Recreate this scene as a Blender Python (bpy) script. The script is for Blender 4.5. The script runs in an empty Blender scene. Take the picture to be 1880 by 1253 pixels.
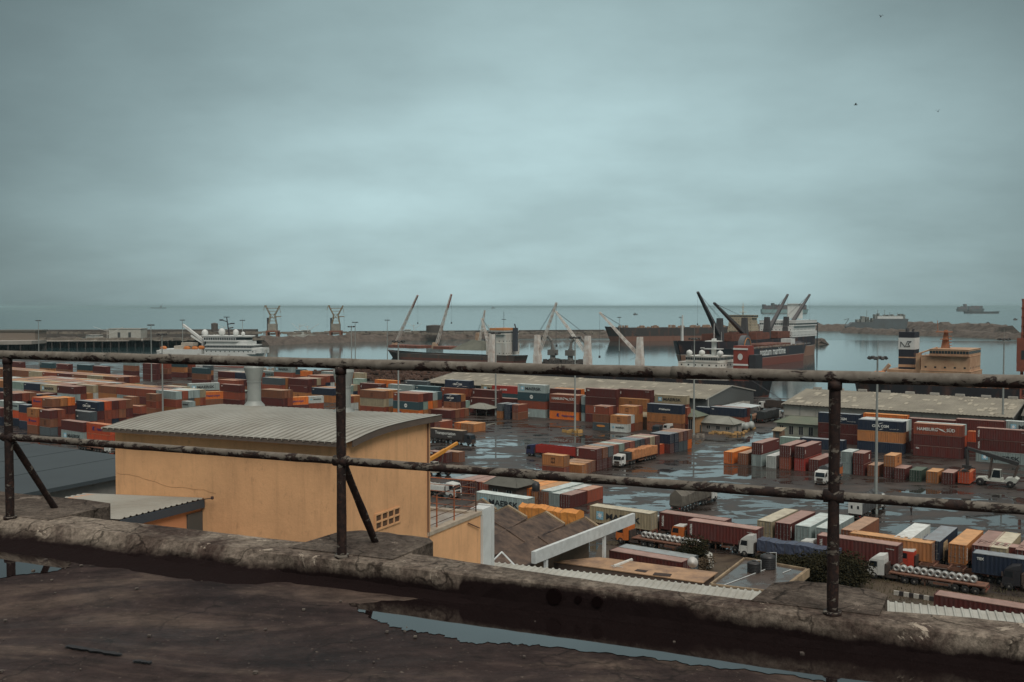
import bpy, bmesh, math, random
from mathutils import Vector, Matrix
C = bpy.context.scene.collection
R = math.radians
FL, HC, CX, CY, HOR = 1828.0, 39.5, 940.0, 626.5, 563.0
PITCH = math.atan((CY - HOR) / FL)
cp, sp = math.cos(PITCH), math.sin(PITCH)
def P(px, py, z=0.0):
    """world point seen at photograph pixel (px,py) that lies at height z"""
    dx, dy = (px - CX) / FL, -(py - CY) / FL
    d = Vector((dx, cp + dy * sp, -sp + dy * cp))
    t = (z - HC) / d.z
    return Vector((d.x * t, d.y * t, z))
def PD(px, py, Y):
    """world point seen at pixel (px,py) at ground distance Y"""
    dx, dy = (px - CX) / FL, -(py - CY) / FL
    d = Vector((dx, cp + dy * sp, -sp + dy * cp)); t = Y / d.y
    return Vector((d.x * t, Y, HC + d.z * t))
YA = R(-36)
U = Vector((math.cos(YA), math.sin(YA), 0)); V = Vector((-math.sin(YA), math.cos(YA), 0))
# ---------------------------------------------------------------- materials
MATS = {}
def nodes(m):
    m.use_nodes = True; nt = m.node_tree; nt.nodes.clear()
    return nt, nt.nodes, nt.links
def mk(nt, t, **k):
    n = nt.nodes.new(t)
    for a, b in k.items():
        if a.startswith('i_'): n.inputs[a[2:].replace('_', ' ')].default_value = b
        else: setattr(n, a, b)
    return n
def ramp(nt, stops, interp='LINEAR'):
    r = nt.nodes.new('ShaderNodeValToRGB'); cr = r.color_ramp; cr.interpolation = interp
    while len(cr.elements) < len(stops): cr.elements.new(.5)
    for e, (p, c) in zip(cr.elements, stops):
        e.position = p; e.color = (c[0], c[1], c[2], 1) if isinstance(c, (tuple, list)) else (c, c, c, 1)
    return r
def mat(name, rgb, rough=.7, metal=0.0, dirt=None, amt=.45, scale=1.5, bump=0.0, streak=False, spec=.5, vary=0.12, thr=.5, detail=6.0):
    """painted / weathered surface: base colour, noise patches of a second colour, slight change per object"""
    if name in MATS: return MATS[name]
    m = bpy.data.materials.new(name); MATS[name] = m
    nt, N, L = nodes(m)
    out = mk(nt, 'ShaderNodeOutputMaterial'); b = mk(nt, 'ShaderNodeBsdfPrincipled')
    b.inputs['Roughness'].default_value = rough; b.inputs['Metallic'].default_value = metal
    b.inputs['Specular IOR Level'].default_value = spec
    L.new(b.outputs[0], out.inputs[0])
    tc = mk(nt, 'ShaderNodeTexCoord'); oi = mk(nt, 'ShaderNodeObjectInfo')
    mp = mk(nt, 'ShaderNodeMapping'); L.new(tc.outputs['Object'], mp.inputs[0])
    if streak: mp.inputs['Scale'].default_value = (1, 1, .18)
    av = mk(nt, 'ShaderNodeVectorMath', operation='ADD'); L.new(mp.outputs[0], av.inputs[0])
    ms = mk(nt, 'ShaderNodeMath', operation='MULTIPLY'); ms.inputs[1].default_value = 97.0
    L.new(oi.outputs['Random'], ms.inputs[0]); L.new(ms.outputs[0], av.inputs[1])
    no = mk(nt, 'ShaderNodeTexNoise'); no.inputs['Scale'].default_value = scale; no.inputs['Detail'].default_value = detail
    no.inputs['Roughness'].default_value = .62
    L.new(av.outputs[0], no.inputs['Vector'])
    rp = ramp(nt, [(thr - .12, 0.0), (thr + .18, 1.0)]); L.new(no.outputs[0], rp.inputs[0])
    mu = mk(nt, 'ShaderNodeMath', operation='MULTIPLY'); mu.inputs[1].default_value = amt; L.new(rp.outputs[0], mu.inputs[0])
    mx = mk(nt, 'ShaderNodeMix', data_type='RGBA')
    d = dirt or tuple(c * .45 + .015 for c in rgb)
    mx.inputs[6].default_value = (*rgb, 1); mx.inputs[7].default_value = (*d, 1); L.new(mu.outputs[0], mx.inputs[0])
    hv = mk(nt, 'ShaderNodeHueSaturation')
    mr = mk(nt, 'ShaderNodeMapRange'); mr.inputs[3].default_value = 1 - vary; mr.inputs[4].default_value = 1 + vary
    L.new(oi.outputs['Random'], mr.inputs[0]); L.new(mr.outputs[0], hv.inputs['Value']); L.new(mx.outputs[2], hv.inputs['Color'])
    L.new(hv.outputs[0], b.inputs['Base Color'])
    if bump:
        bp = mk(nt, 'ShaderNodeBump'); bp.inputs['Strength'].default_value = bump; bp.inputs['Distance'].default_value = .02
        L.new(no.outputs[0], bp.inputs['Height']); L.new(bp.outputs[0], b.inputs['Normal'])
    return m
# ---------------------------------------------------------------- mesh builder
class MB:
    def __init__(s): s.v = []; s.f = []; s.m = []
    def add(s, vs, fs, mi=0):
        n = len(s.v); s.v += [tuple(v) for v in vs]; s.f += [tuple(n + i for i in f) for f in fs]; s.m += [mi] * len(fs); return s
    def hexa(s, p, mi=0):
        return s.add(p, [(0,3,2,1),(4,5,6,7),(0,1,5,4),(1,2,6,5),(2,3,7,6),(3,0,4,7)], mi)
    def box(s, x0, x1, y0, y1, z0, z1, mi=0):
        return s.hexa([(x0,y0,z0),(x1,y0,z0),(x1,y1,z0),(x0,y1,z0),(x0,y0,z1),(x1,y0,z1),(x1,y1,z1),(x0,y1,z1)], mi)
    def cb(s, c, d, mi=0, rz=0.0):
        c = Vector(c); h = Vector(d) / 2; cs, sn = math.cos(rz), math.sin(rz); p = []
        for z in (-h.z, h.z):
            for x, y in ((-h.x,-h.y),(h.x,-h.y),(h.x,h.y),(-h.x,h.y)):
                p.append((c.x + x*cs - y*sn, c.y + x*sn + y*cs, c.z + z))
        return s.hexa(p, mi)
    def ob(s, o, a, b, c, mi=0):
        """box from a corner and three edge vectors"""
        o, a, b, c = map(Vector, (o, a, b, c))
        return s.hexa([o, o+a, o+a+b, o+b, o+c, o+a+c, o+a+b+c, o+b+c], mi)
    def tube(s, p, q, r, n=8, r2=None, mi=0, cap=True):
        p, q = Vector(p), Vector(q); r2 = r if r2 is None else r2
        d = (q - p).normalized(); a = d.orthogonal().normalized(); b = d.cross(a)
        vs = []
        for c, rr in ((p, r), (q, r2)):
            for i in range(n):
                t = 2*math.pi*i/n; vs.append(c + (a*math.cos(t) + b*math.sin(t))*rr)
        fs = [(i, (i+1) % n, n + (i+1) % n, n + i) for i in range(n)]
        if cap: fs += [tuple(range(n-1, -1, -1)), tuple(range(n, 2*n))]
        return s.add(vs, fs, mi)
    def path(s, pts, r, n=8, mi=0):
        for a, b in zip(pts, pts[1:]): s.tube(a, b, r, n, mi=mi)
        return s
    def lathe(s, prof, n=20, c=(0,0,0), mi=0):
        vs = []; c = Vector(c)
        for r, z in prof:
            for i in range(n):
                t = 2*math.pi*i/n; vs.append((c.x + r*math.cos(t), c.y + r*math.sin(t), c.z + z))
        fs = []
        for k in range(len(prof)-1):
            for i in range(n): fs.append((k*n+i, k*n+(i+1) % n, (k+1)*n+(i+1) % n, (k+1)*n+i))
        fs += [tuple(range(n-1, -1, -1)), tuple(range((len(prof)-1)*n, len(prof)*n))]
        return s.add(vs, fs, mi)
    def prism(s, poly, vec, mi=0):
        n = len(poly); vec = Vector(vec); a = [Vector(p) for p in poly]
        vs = a + [p + vec for p in a]
        fs = [tuple(range(n-1, -1, -1)), tuple(range(n, 2*n))] + [(i, (i+1) % n, n+(i+1) % n, n+i) for i in range(n)]
        return s.add(vs, fs, mi)
    def sheet(s, rows, mi=0):
        n = len(rows[0]); vs = [p for r in rows for p in r]
        fs = [(j*n+i, j*n+i+1, (j+1)*n+i+1, (j+1)*n+i) for j in range(len(rows)-1) for i in range(n-1)]
        return s.add(vs, fs, mi)
    def xf(s, M): s.v = [tuple(M @ Vector(v)) for v in s.v]; return s
    def mesh(s, name, mats, smooth=False, recalc=True):
        me = bpy.data.meshes.new(name); me.from_pydata(s.v, [], s.f)
        for m in (mats if isinstance(mats, (list, tuple)) else [mats]): me.materials.append(m)
        me.polygons.foreach_set('material_index', s.m)
        if recalc:
            bm = bmesh.new(); bm.from_mesh(me); bmesh.ops.recalc_face_normals(bm, faces=bm.faces); bm.to_mesh(me); bm.free()
        if smooth: me.polygons.foreach_set('use_smooth', [True]*len(me.polygons))
        me.update(); return me
    def build(s, name, mats, parent=None, smooth=False, **k):
        return obj(name, s.mesh(name, mats, smooth), parent, **k)
def obj(name, me, parent=None, loc=None, rot=None):
    o = bpy.data.objects.new(name, me); C.objects.link(o)
    if parent is not None: o.parent = parent
    if loc is not None: o.location = loc
    if rot is not None: o.rotation_euler = rot
    return o
def tag(o, label=None, cat=None, group=None, kind=None):
    if label: o['label'] = label
    if cat: o['category'] = cat
    if group: o['group'] = group
    if kind: o['kind'] = kind
    return o
def thing(name, loc, rz, label, cat, group=None):
    o = obj(name, None, None, loc, (0, 0, rz)); o.empty_display_size = .5
    return tag(o, label, cat, group)
def copy_tree(o, parent=None):
    c = o.copy(); C.objects.link(c)
    if parent is not None: c.parent = parent
    for ch in [x for x in KIDS.get(o.name, [])]: copy_tree(ch, c)
    return c
KIDS = {}
def kids(root):
    for o in bpy.data.objects:
        if o.parent: KIDS.setdefault(o.parent.name, [])
    KIDS.clear()
    for o in bpy.data.objects:
        if o.parent: KIDS.setdefault(o.parent.name, []).append(o)
# lettering: text curve turned into a thin mesh
_T = {}
def text_mesh(s, size, wide=1.0, bold=0.0, shear=0.0, depth=.012):
    key = (s, size, wide, bold, shear)
    if key in _T: return _T[key]
    cu = bpy.data.curves.new('lettering', 'FONT'); cu.body = s; cu.size = size; cu.align_x = 'CENTER'; cu.align_y = 'CENTER'
    cu.offset = bold; cu.extrude = depth; cu.shear = shear; cu.resolution_u = 3
    o = bpy.data.objects.new('tmp', cu); C.objects.link(o)
    dg = bpy.context.evaluated_depsgraph_get(); dg.update()
    me = bpy.data.meshes.new_from_object(o.evaluated_get(dg)); me.name = 'lettering'
    C.objects.unlink(o); bpy.data.objects.remove(o); bpy.data.curves.remove(cu)
    for v in me.vertices: v.co.x *= wide
    me.materials.clear(); me.materials.append(None)
    _T[key] = me; return me
def setmat(o, m, i=0):
    o.material_slots[i].link = 'OBJECT'; o.material_slots[i].material = m; return o
def letters(parent, s, size, m, loc, side=-1, wide=1.0, bold=0.0, rotz=0.0, vertical=False, shear=0.0, name='lettering'):
    o = obj(name, text_mesh(s, size, wide, bold, shear), parent, loc)
    # side -1: stands on a face that looks along local -y; +1: +y
    e = Matrix.Rotation(R(90), 4, 'X')
    if vertical: e = Matrix.Rotation(R(90), 4, 'X') @ Matrix.Rotation(R(-90), 4, 'Z')
    z = Matrix.Rotation(rotz + (0 if side < 0 else math.pi), 4, 'Z')
    o.rotation_euler = (z @ e).to_euler()
    return setmat(o, m)
# ---------------------------------------------------------------- world, sun, camera
sc = bpy.context.scene
w = bpy.data.worlds.new("World"); sc.world = w; w.use_nodes = True
nt = w.node_tree; nt.nodes.clear(); L_ = nt.links
SUN_EL, SUN_AZ = R(47), R(160)     # direction the sun stands in, clockwise from +Y
sky = mk(nt, 'ShaderNodeTexSky', sky_type='NISHITA'); sky.sun_disc = False; sky.sun_elevation = SUN_EL; sky.sun_rotation = SUN_AZ
bg1 = mk(nt, 'ShaderNodeBackground'); bg1.inputs[1].default_value = .05; L_.new(sky.outputs[0], bg1.inputs[0])
tc = mk(nt, 'ShaderNodeTexCoord')
sx = mk(nt, 'ShaderNodeSeparateXYZ'); L_.new(tc.outputs['Generated'], sx.inputs[0])
def M(op, a, b=None, c=None):
    n = mk(nt, 'ShaderNodeMath', operation=op)
    for i, q in enumerate((a, b, c)):
        if q is None: continue
        if isinstance(q, (int, float)): n.inputs[i].default_value = q
        else: L_.new(q, n.inputs[i])
    return n.outputs[0]
# cloud layer: project the view direction on a flat ceiling, so bands flatten towards the horizon
zc = M('MAXIMUM', sx.outputs[2], 0.0); zz = M('ADD', zc, .26)
cx_ = M('DIVIDE', sx.outputs[0], zz); cy_ = M('DIVIDE', sx.outputs[1], zz)
cv = mk(nt, 'ShaderNodeCombineXYZ'); L_.new(cx_, cv.inputs[0]); L_.new(cy_, cv.inputs[1])
def cloud(scale, det, off, sxy=(1, 1)):
    mp = mk(nt, 'ShaderNodeMapping'); mp.inputs['Location'].default_value = off; mp.inputs['Scale'].default_value = (sxy[0], sxy[1], 1)
    L_.new(cv.outputs[0], mp.inputs[0]); n = mk(nt, 'ShaderNodeTexNoise'); n.inputs['Scale'].default_value = scale; n.inputs['Detail'].default_value = det
    n.inputs['Roughness'].default_value = .55; L_.new(mp.outputs[0], n.inputs['Vector']); return n.outputs[0]
n1 = cloud(.7, 3, (3.1, 1.7, 0)); n2 = cloud(1.3, 6, (7.3, 2.2, 4)); n3 = cloud(3.2, 7, (1, 9, 2), (.8, 1.0))
cl = M('ADD', M('MULTIPLY', n1, .42), M('ADD', M('MULTIPLY', n2, .34), M('MULTIPLY', n3, .24)))     # about .3-.7
shade = mk(nt, 'ShaderNodeMapRange'); shade.inputs[1].default_value = .36; shade.inputs[2].default_value = .64
shade.inputs[3].default_value = .76; shade.inputs[4].default_value = 1.17; L_.new(cl, shade.inputs[0])
# brighter sky ahead; fall-off to both sides is lens vignette painted in
# overhead the sheet is brighter and more neutral, as overcast skies are
up = mk(nt, 'ShaderNodeMapRange', interpolation_type='SMOOTHSTEP'); up.inputs[1].default_value = .34; up.inputs[2].default_value = .8
up.inputs[3].default_value = 0.0; up.inputs[4].default_value = 1.0; L_.new(sx.outputs[2], up.inputs[0])
cA_ = mk(nt, 'ShaderNodeMix', data_type='RGBA'); cA_.inputs[6].default_value = (.525, .722, .745, 1); cA_.inputs[7].default_value = (.98, .92, .84, 1)
L_.new(up.outputs[0], cA_.inputs[0])
lo = mk(nt, 'ShaderNodeMapRange', interpolation_type='SMOOTHSTEP'); lo.inputs[1].default_value = -.02; lo.inputs[2].default_value = .16
lo.inputs[3].default_value = .94; lo.inputs[4].default_value = 1.0; L_.new(sx.outputs[2], lo.inputs[0])
az = M('ARCTAN2', sx.outputs[0], sx.outputs[1]); el = M('ARCSINE', sx.outputs[2])
qa = M('POWER', M('ABSOLUTE', M('DIVIDE', M('SUBTRACT', az, .05), .52)), 2.0); qe = M('POWER', M('ABSOLUTE', M('DIVIDE', M('SUBTRACT', el, .08), .36)), 2.0)
gl2 = M('MAXIMUM', M('EXPONENT', M('MULTIPLY', M('ADD', qa, qe), -1.0)), .26)
gm = M('MAXIMUM', gl2, up.outputs[0])
tot = M('MULTIPLY', M('MULTIPLY', gm, shade.outputs[0]), lo.outputs[0])
bg2 = mk(nt, 'ShaderNodeBackground'); L_.new(cA_.outputs[2], bg2.inputs[0]); L_.new(tot, bg2.inputs[1])
ms = mk(nt, 'ShaderNodeMixShader'); ms.inputs[0].default_value = .94; L_.new(bg1.outputs[0], ms.inputs[1]); L_.new(bg2.outputs[0], ms.inputs[2])
wo = mk(nt, 'ShaderNodeOutputWorld'); L_.new(ms.outputs[0], wo.inputs[0])
sd = bpy.data.lights.new('sun', 'SUN'); sd.energy = 1.5; sd.angle = R(25); sd.color = (1, .93, .84)
so = bpy.data.objects.new('sun', sd); C.objects.link(so)
dv = Vector((math.sin(SUN_AZ)*math.cos(SUN_EL), math.cos(SUN_AZ)*math.cos(SUN_EL), math.sin(SUN_EL)))
so.rotation_euler = dv.to_track_quat('Z', 'Y').to_euler(); so.location = (0, 0, 200)
cam = bpy.data.cameras.new('camera'); cam.lens = 36*FL/1880; cam.sensor_width = 36; cam.clip_start = .1; cam.clip_end = 500000
co = bpy.data.objects.new('camera', cam); C.objects.link(co); co.location = (0, 0, HC); co.rotation_euler = (math.pi/2 - PITCH, 0, 0); sc.camera = co
sc.view_settings.view_transform = 'Standard'; sc.view_settings.look = 'None'; sc.view_settings.exposure = 0; sc.view_settings.gamma = 1
# ---------------------------------------------------------------- water and ground
SEA = -2.5
def water_mat(name, col, rough, waves):
    m = bpy.data.materials.new(name); nt, N, L = nodes(m)
    out = mk(nt, 'ShaderNodeOutputMaterial'); b = mk(nt, 'ShaderNodeBsdfPrincipled'); L.new(b.outputs[0], out.inputs[0])
    b.inputs['Base Color'].default_value = (*col, 1); b.inputs['Roughness'].default_value = rough; b.inputs['IOR'].default_value = 1.33
    geo = mk(nt, 'ShaderNodeNewGeometry'); prev = None
    for sc_, st, dist in waves:
        n = mk(nt, 'ShaderNodeTexNoise'); n.inputs['Scale'].default_value = sc_; n.inputs['Detail'].default_value = 3; L.new(geo.outputs['Position'], n.inputs['Vector'])
        bp = mk(nt, 'ShaderNodeBump'); bp.inputs['Strength'].default_value = st; bp.inputs['Distance'].default_value = dist
        L.new(n.outputs[0], bp.inputs['Height'])
        if prev: L.new(prev, bp.inputs['Normal'])
        prev = bp.outputs[0]
    L.new(prev, b.inputs['Normal']); return m
seam = water_mat('open_sea', (.06,.11,.115), .16, [(.05, .35, 1.2), (.012, .2, 2.0)])
harm = water_mat('harbour_water', (.02,.045,.05), .08, [(.35, .10, .10), (.03, .06, .4)])
s = MB(); xs = [-90000, -3000, 0, 3000, 90000]; ys = [-3000, 0, 1500, 6000, 20000, 150000]
s.sheet([[(x, y, SEA) for x in xs] for y in ys]); tag(s.build('sea', seam), kind='structure')
s = MB(); s.add([(-900,300,SEA+.05),(700,120,SEA+.05),(700,1180,SEA+.05),(430,1230,SEA+.05),(130,1230,SEA+.05),(-330,1235,SEA+.05),(-900,1100,SEA+.05)], [(0,1,2,3,4,5,6)])
tag(s.build('harbour_water', harm), kind='structure')
# wet asphalt
def wet_ground(name, dry, dry2, scale, thr, seed, wet_rough=.04, stretch=(1, 1), soft=.03, damp=.35, ior=1.5, net=False):
    m = bpy.data.materials.new(name); nt, N, L = nodes(m)
    out = mk(nt, 'ShaderNodeOutputMaterial'); b = mk(nt, 'ShaderNodeBsdfPrincipled'); L.new(b.outputs[0], out.inputs[0])
    b.inputs['IOR'].default_value = ior
    geo = mk(nt, 'ShaderNodeNewGeometry'); mp = mk(nt, 'ShaderNodeMapping'); mp.inputs['Location'].default_value = (seed, seed*1.7, 0)
    mp.inputs['Rotation'].default_value = (0, 0, R(36)); mp.inputs['Scale'].default_value = (*stretch, 1); L.new(geo.outputs['Position'], mp.inputs[0])
    def no(s, d, r=.6, dist=0.0):
        n = mk(nt, 'ShaderNodeTexNoise'); n.inputs['Scale'].default_value = s; n.inputs['Detail'].default_value = d; n.inputs['Roughness'].default_value = r
        n.inputs['Distortion'].default_value = dist; L.new(mp.outputs[0], n.inputs['Vector']); return n.outputs[0]
    a, big, fine = no(scale, 6, .62, .6), no(scale*.17, 2), no(scale*9, 5, .7)
    def MM(op, x, y=0.0):
        n = mk(nt, 'ShaderNodeMath', operation=op)
        for i, q in enumerate((x, y)):
            if isinstance(q, (int, float)): n.inputs[i].default_value = q
            else: L.new(q, n.inputs[i])
        return n.outputs[0]
    h = MM('ADD', MM('MULTIPLY', a, .72), MM('MULTIPLY', big, .42))
    h = MM('ADD', h, MM('MULTIPLY', fine, .05))
    if net:      # thin films of water linking the puddles along the joints and ruts of the paving
        r_ = MM('SUBTRACT', 1.0, MM('ABSOLUTE', MM('MULTIPLY', MM('SUBTRACT', no(scale*.62, 5, .6, 1.2), .5), 4.0)))
        gate = mk(nt, 'ShaderNodeMapRange'); gate.inputs[1].default_value = .42; gate.inputs[2].default_value = .60; L.new(no(scale*.22, 3), gate.inputs[0])
        h = MM('MAXIMUM', h, MM('MULTIPLY', MM('ADD', MM('MULTIPLY', r_, .42), .19), gate.outputs[0]))
    pud = mk(nt, 'ShaderNodeMapRange', interpolation_type='SMOOTHSTEP'); pud.inputs[1].default_value = thr; pud.inputs[2].default_value = thr + soft
    L.new(h, pud.inputs[0])                                    # 1 = puddle
    dam = mk(nt, 'ShaderNodeMapRange'); dam.inputs[1].default_value = thr - .16; dam.inputs[2].default_value = thr; L.new(h, dam.inputs[0])
    c1 = mk(nt, 'ShaderNodeMix', data_type='RGBA'); c1.inputs[6].default_value = (*dry, 1); c1.inputs[7].default_value = (*dry2, 1); L.new(no(scale*1.9, 6), c1.inputs[0])
    c2 = mk(nt, 'ShaderNodeMix', data_type='RGBA'); L.new(dam.outputs[0], c2.inputs[0]); L.new(c1.outputs[2], c2.inputs[6]); c2.inputs[7].default_value = (*[q*.6 for q in dry], 1)
    L.new(c2.outputs[2], b.inputs['Base Color'])
    r1 = mk(nt, 'ShaderNodeMapRange'); r1.inputs[3].default_value = .62; r1.inputs[4].default_value = damp; L.new(dam.outputs[0], r1.inputs[0])
    r2 = mk(nt, 'ShaderNodeMix', data_type='FLOAT'); L.new(pud.outputs[0], r2.inputs[0]); L.new(r1.outputs[0], r2.inputs[2]); r2.inputs[3].default_value = wet_rough
    L.new(r2.outputs[0], b.inputs['Roughness'])
    s2 = mk(nt, 'ShaderNodeMix', data_type='FLOAT'); L.new(pud.outputs[0], s2.inputs[0]); s2.inputs[2].default_value = .10 if net else .35; s2.inputs[3].default_value = .5; L.new(s2.outputs[0], b.inputs['Specular IOR Level'])
    bp = mk(nt, 'ShaderNodeBump'); bp.inputs['Distance'].default_value = .03; L.new(fine, bp.inputs['Height'])
    st = MM('MULTIPLY', MM('SUBTRACT', 1.0, pud.outputs[0]), .5); L.new(st, bp.inputs['Strength']); L.new(bp.outputs[0], b.inputs['Normal'])
    return m
yard = wet_ground('wet_asphalt', (.055,.043,.037), (.095,.073,.062), .15, .600, 3.0, stretch=(.8, 1.5), soft=.03, damp=.45, ior=2.2, net=True)
# quay line (stern berth) runs along U
Q0 = Vector((105, 436, 0))
def Q(s_, off=0.0): return Q0 - U*s_ + V*off
g_ = MB()
poly = [Q(-420), Q(330), Q(330, 60), Q(620, 60), Vector((-420,-60,0)), Vector((500,-60,0))]
poly = [Q(-420), Q(900, 0), Vector((-900, -80, 0)), Vector((700, -80, 0))]
g_.prism(poly, (0, 0, -6)); 
tag(g_.build('yard_ground', yard), kind='structure')
# far quay on which the scrap heaps and the second ship's cranes stand
q2 = mat('quay_concrete', (.16,.14,.12), .8, dirt=(.05,.04,.035), amt=.8, scale=.05)
# ---------------------------------------------------------------- containers
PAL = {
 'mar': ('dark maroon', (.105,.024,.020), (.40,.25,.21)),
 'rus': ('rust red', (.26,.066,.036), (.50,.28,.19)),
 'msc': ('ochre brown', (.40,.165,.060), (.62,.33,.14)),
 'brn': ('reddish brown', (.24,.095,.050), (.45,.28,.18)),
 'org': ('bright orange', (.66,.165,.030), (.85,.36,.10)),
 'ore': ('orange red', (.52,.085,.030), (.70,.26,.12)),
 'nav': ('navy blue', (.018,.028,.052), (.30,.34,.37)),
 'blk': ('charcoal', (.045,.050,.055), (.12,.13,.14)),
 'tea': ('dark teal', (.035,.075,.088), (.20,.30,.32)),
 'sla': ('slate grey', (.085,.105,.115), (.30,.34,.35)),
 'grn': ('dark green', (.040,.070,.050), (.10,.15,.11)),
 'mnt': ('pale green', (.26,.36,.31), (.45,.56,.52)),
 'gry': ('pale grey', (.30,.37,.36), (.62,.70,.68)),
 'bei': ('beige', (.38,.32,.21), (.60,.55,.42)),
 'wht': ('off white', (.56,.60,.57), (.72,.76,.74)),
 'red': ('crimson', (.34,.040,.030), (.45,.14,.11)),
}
W_, H_ = 2.44, 2.59
def HH(L): return 2.896 if L > 8 else 2.59
def cmat(k):
    return mat('container_paint_' + k, PAL[k][1], .55, dirt=tuple(c*.5+.03 for c in PAL[k][1]), amt=.75, scale=1.7, streak=True, vary=.20, spec=.3, detail=9)
def rmat(k):  # sun-faded paint, with the wet roofs' sky sheen mixed into the colour
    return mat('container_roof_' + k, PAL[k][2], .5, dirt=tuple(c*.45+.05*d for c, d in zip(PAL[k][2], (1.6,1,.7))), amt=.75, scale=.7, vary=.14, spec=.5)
BAR = None
_CB = {}
def cont_meshes(L):
    if L in _CB: return _CB[L]
    hl, hw = L/2, W_/2; H_ = HH(L)
    b = MB(); n = int(L/.56); pit = (L-.3)/n
    for s in (-1, 1):
        pr = []
        for i in range(n):
            x = -hl+.15+i*pit
            pr += [(x, 0), (x+pit*.30, 0), (x+pit*.5, -.045), (x+pit*.80, -.045)]
        pr.append((hl-.15, 0))
        b.sheet([[(x, s*(hw-.035+d), .14) for x, d in pr], [(x, s*(hw-.035+d), H_-.1) for x, d in pr]], 0)
    m = 7; pw = (W_-.3)/m; pr = []
    for i in range(m):
        y = -hw+.15+i*pw; pr += [(y, 0), (y+pw*.3, 0), (y+pw*.5, .045), (y+pw*.8, .045)]
    pr.append((hw-.15, 0))
    b.sheet([[(-hl+.04+d, y, .14) for y, d in pr], [(-hl+.04+d, y, H_-.1) for y, d in pr]], 0)
    k = int(L/1.1); rows = []
    for i in range(k):
        x = -hl+.1+i*(L-.2)/k; w = (L-.2)/k
        rows += [(x, H_-.03), (x+w*.42, H_-.03), (x+w*.5, H_-.055), (x+w*.92, H_-.055)]
    rows.append((hl-.1, H_-.03))
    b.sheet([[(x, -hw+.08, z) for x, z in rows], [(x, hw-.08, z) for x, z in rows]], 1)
    b.box(-hl+.1, hl-.1, -hw+.1, hw-.1, .10, .15, 0)
    body = b.mesh('container_body', [None, None], recalc=False)
    f = MB()
    for x in (-hl, hl-.14):
        for y in (-hw, hw-.14): f.box(x, x+.14, y, y+.14, .12, H_-.12, 0)
        f.box(x+.002, x+.132, -hw+.14, hw-.14, H_-.13, H_-.008, 0); f.box(x+.002, x+.132, -hw+.14, hw-.14, .005, .14, 0)
        for y in (-hw, hw-.18):
            for z in (0, H_-.12): f.box(x-(0 if x < 0 else .02), x+(.16 if x < 0 else .14), y-.003, y+.183, z, z+.12, 0)
    for y in (-hw+.01, hw-.09):
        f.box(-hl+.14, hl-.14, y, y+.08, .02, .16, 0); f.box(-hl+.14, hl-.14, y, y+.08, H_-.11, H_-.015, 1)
    frame = f.mesh('frame', [None, None])
    d = MB()
    for i in range(4):
        dz = (H_-.35)/4; z = .2 + i*dz; d.box(hl-.09, hl-.05, .04, hw-.16, z, z+dz-.1, 0)
    d.box(hl-.11, hl-.085, .015, hw-.145, .15, H_-.14, 0)
    for z in (.5, 1.2, 1.9): d.box(hl-.05, hl-.02, .55, .95, z, z+.06, 0)
    door = d.mesh('door', [None])
    r = MB()
    for y in (.28, .86):
        r.tube((hl-.02, y, .1), (hl-.02, y, H_-.08), .028, 6)
        r.box(hl-.03, hl+.02, y-.02, y+.28, 1.0, 1.05)
        for z in (.25, 1.4, 2.3): r.box(hl-.05, hl+.01, y-.06, y+.06, z, z+.1)
    bars = r.mesh('locking_bar', [None])
    _CB[L] = (body, frame, door, bars); return _CB[L]
PALE = lambda: mat('pale_lettering', (.72,.74,.70), .6, vary=.05, amt=.2)
DARK = lambda: mat('dark_lettering', (.02,.025,.03), .6, vary=.05, amt=.1)
BLUEI = lambda: mat('blue_ink', (.02,.03,.16), .6, amt=.1)
SKYB = lambda: mat('pale_blue_square', (.22,.47,.60), .6, amt=.1)
_E = {}
def star_mesh():
    if 'star' not in _E:
        b = MB(); pts = []
        for i in range(14):
            a = math.pi/2 + i*math.pi/7; r = .66 if i % 2 == 0 else .24
            pts.append((r*math.cos(a), -.015, r*math.sin(a)))
        b.prism(pts, (0, .012, 0)); _E['star'] = b.mesh('emblem', [None])
        q = MB(); q.box(-.72, .72, -.003, .006, -.72, .72); _E['sq'] = q.mesh('emblem_square', [None])
        m = MB()     # two stacked rounded strokes read as an m over its mirror
        for z, s in ((.1, 1), (-.1, -1)):
            for x in (-.42, -.06, .30): m.box(x, x+.13, -.012, .0, min(z, z+s*.42), max(z, z+s*.42))
            m.box(-.42, .43, -.0122, .0, z+s*.42 - (.12 if s > 0 else 0), z+s*.42 + (0 if s > 0 else .12))
        _E['emm'] = m.mesh('emblem', [None])
        c = MB(); n = 20
        pts = [(.62*math.cos(i*2*math.pi/n), -.014, .62*math.sin(i*2*math.pi/n)) for i in range(n)]
        c.prism(pts, (0, .012, 0)); _E['disc'] = c.mesh('emblem', [None])
        w = MB(); w.prism([(-.9,-.01,.05),(-.2,-.01,.55),(1.0,-.01,.75),(.1,-.01,.35)], (0,.01,0))
        _E['swoosh'] = w.mesh('emblem', [None])
        x = MB(); x.prism([(-1.1,-.01,.5),(.2,-.01,.15),(1.2,-.01,-.55),(-.1,-.01,-.1)], (0,.01,0)); x.prism([(-.9,-.012,-.45),(-.1,-.012,0),(1.1,-.012,.35),(.1,-.012,.12)], (0,.01,0))
        _E['cross'] = x.mesh('emblem', [None])
        h = MB(); h.prism([(-.55,-.01,-.45),(-.25,-.01,.5),(.5,-.01,.5),(.2,-.01,.05),(.5,-.01,-.45),(-.1,-.01,-.45),(-.25,-.01,-.1)], (0,.01,0))
        _E['hl'] = h.mesh('emblem', [None])
    return _E
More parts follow.
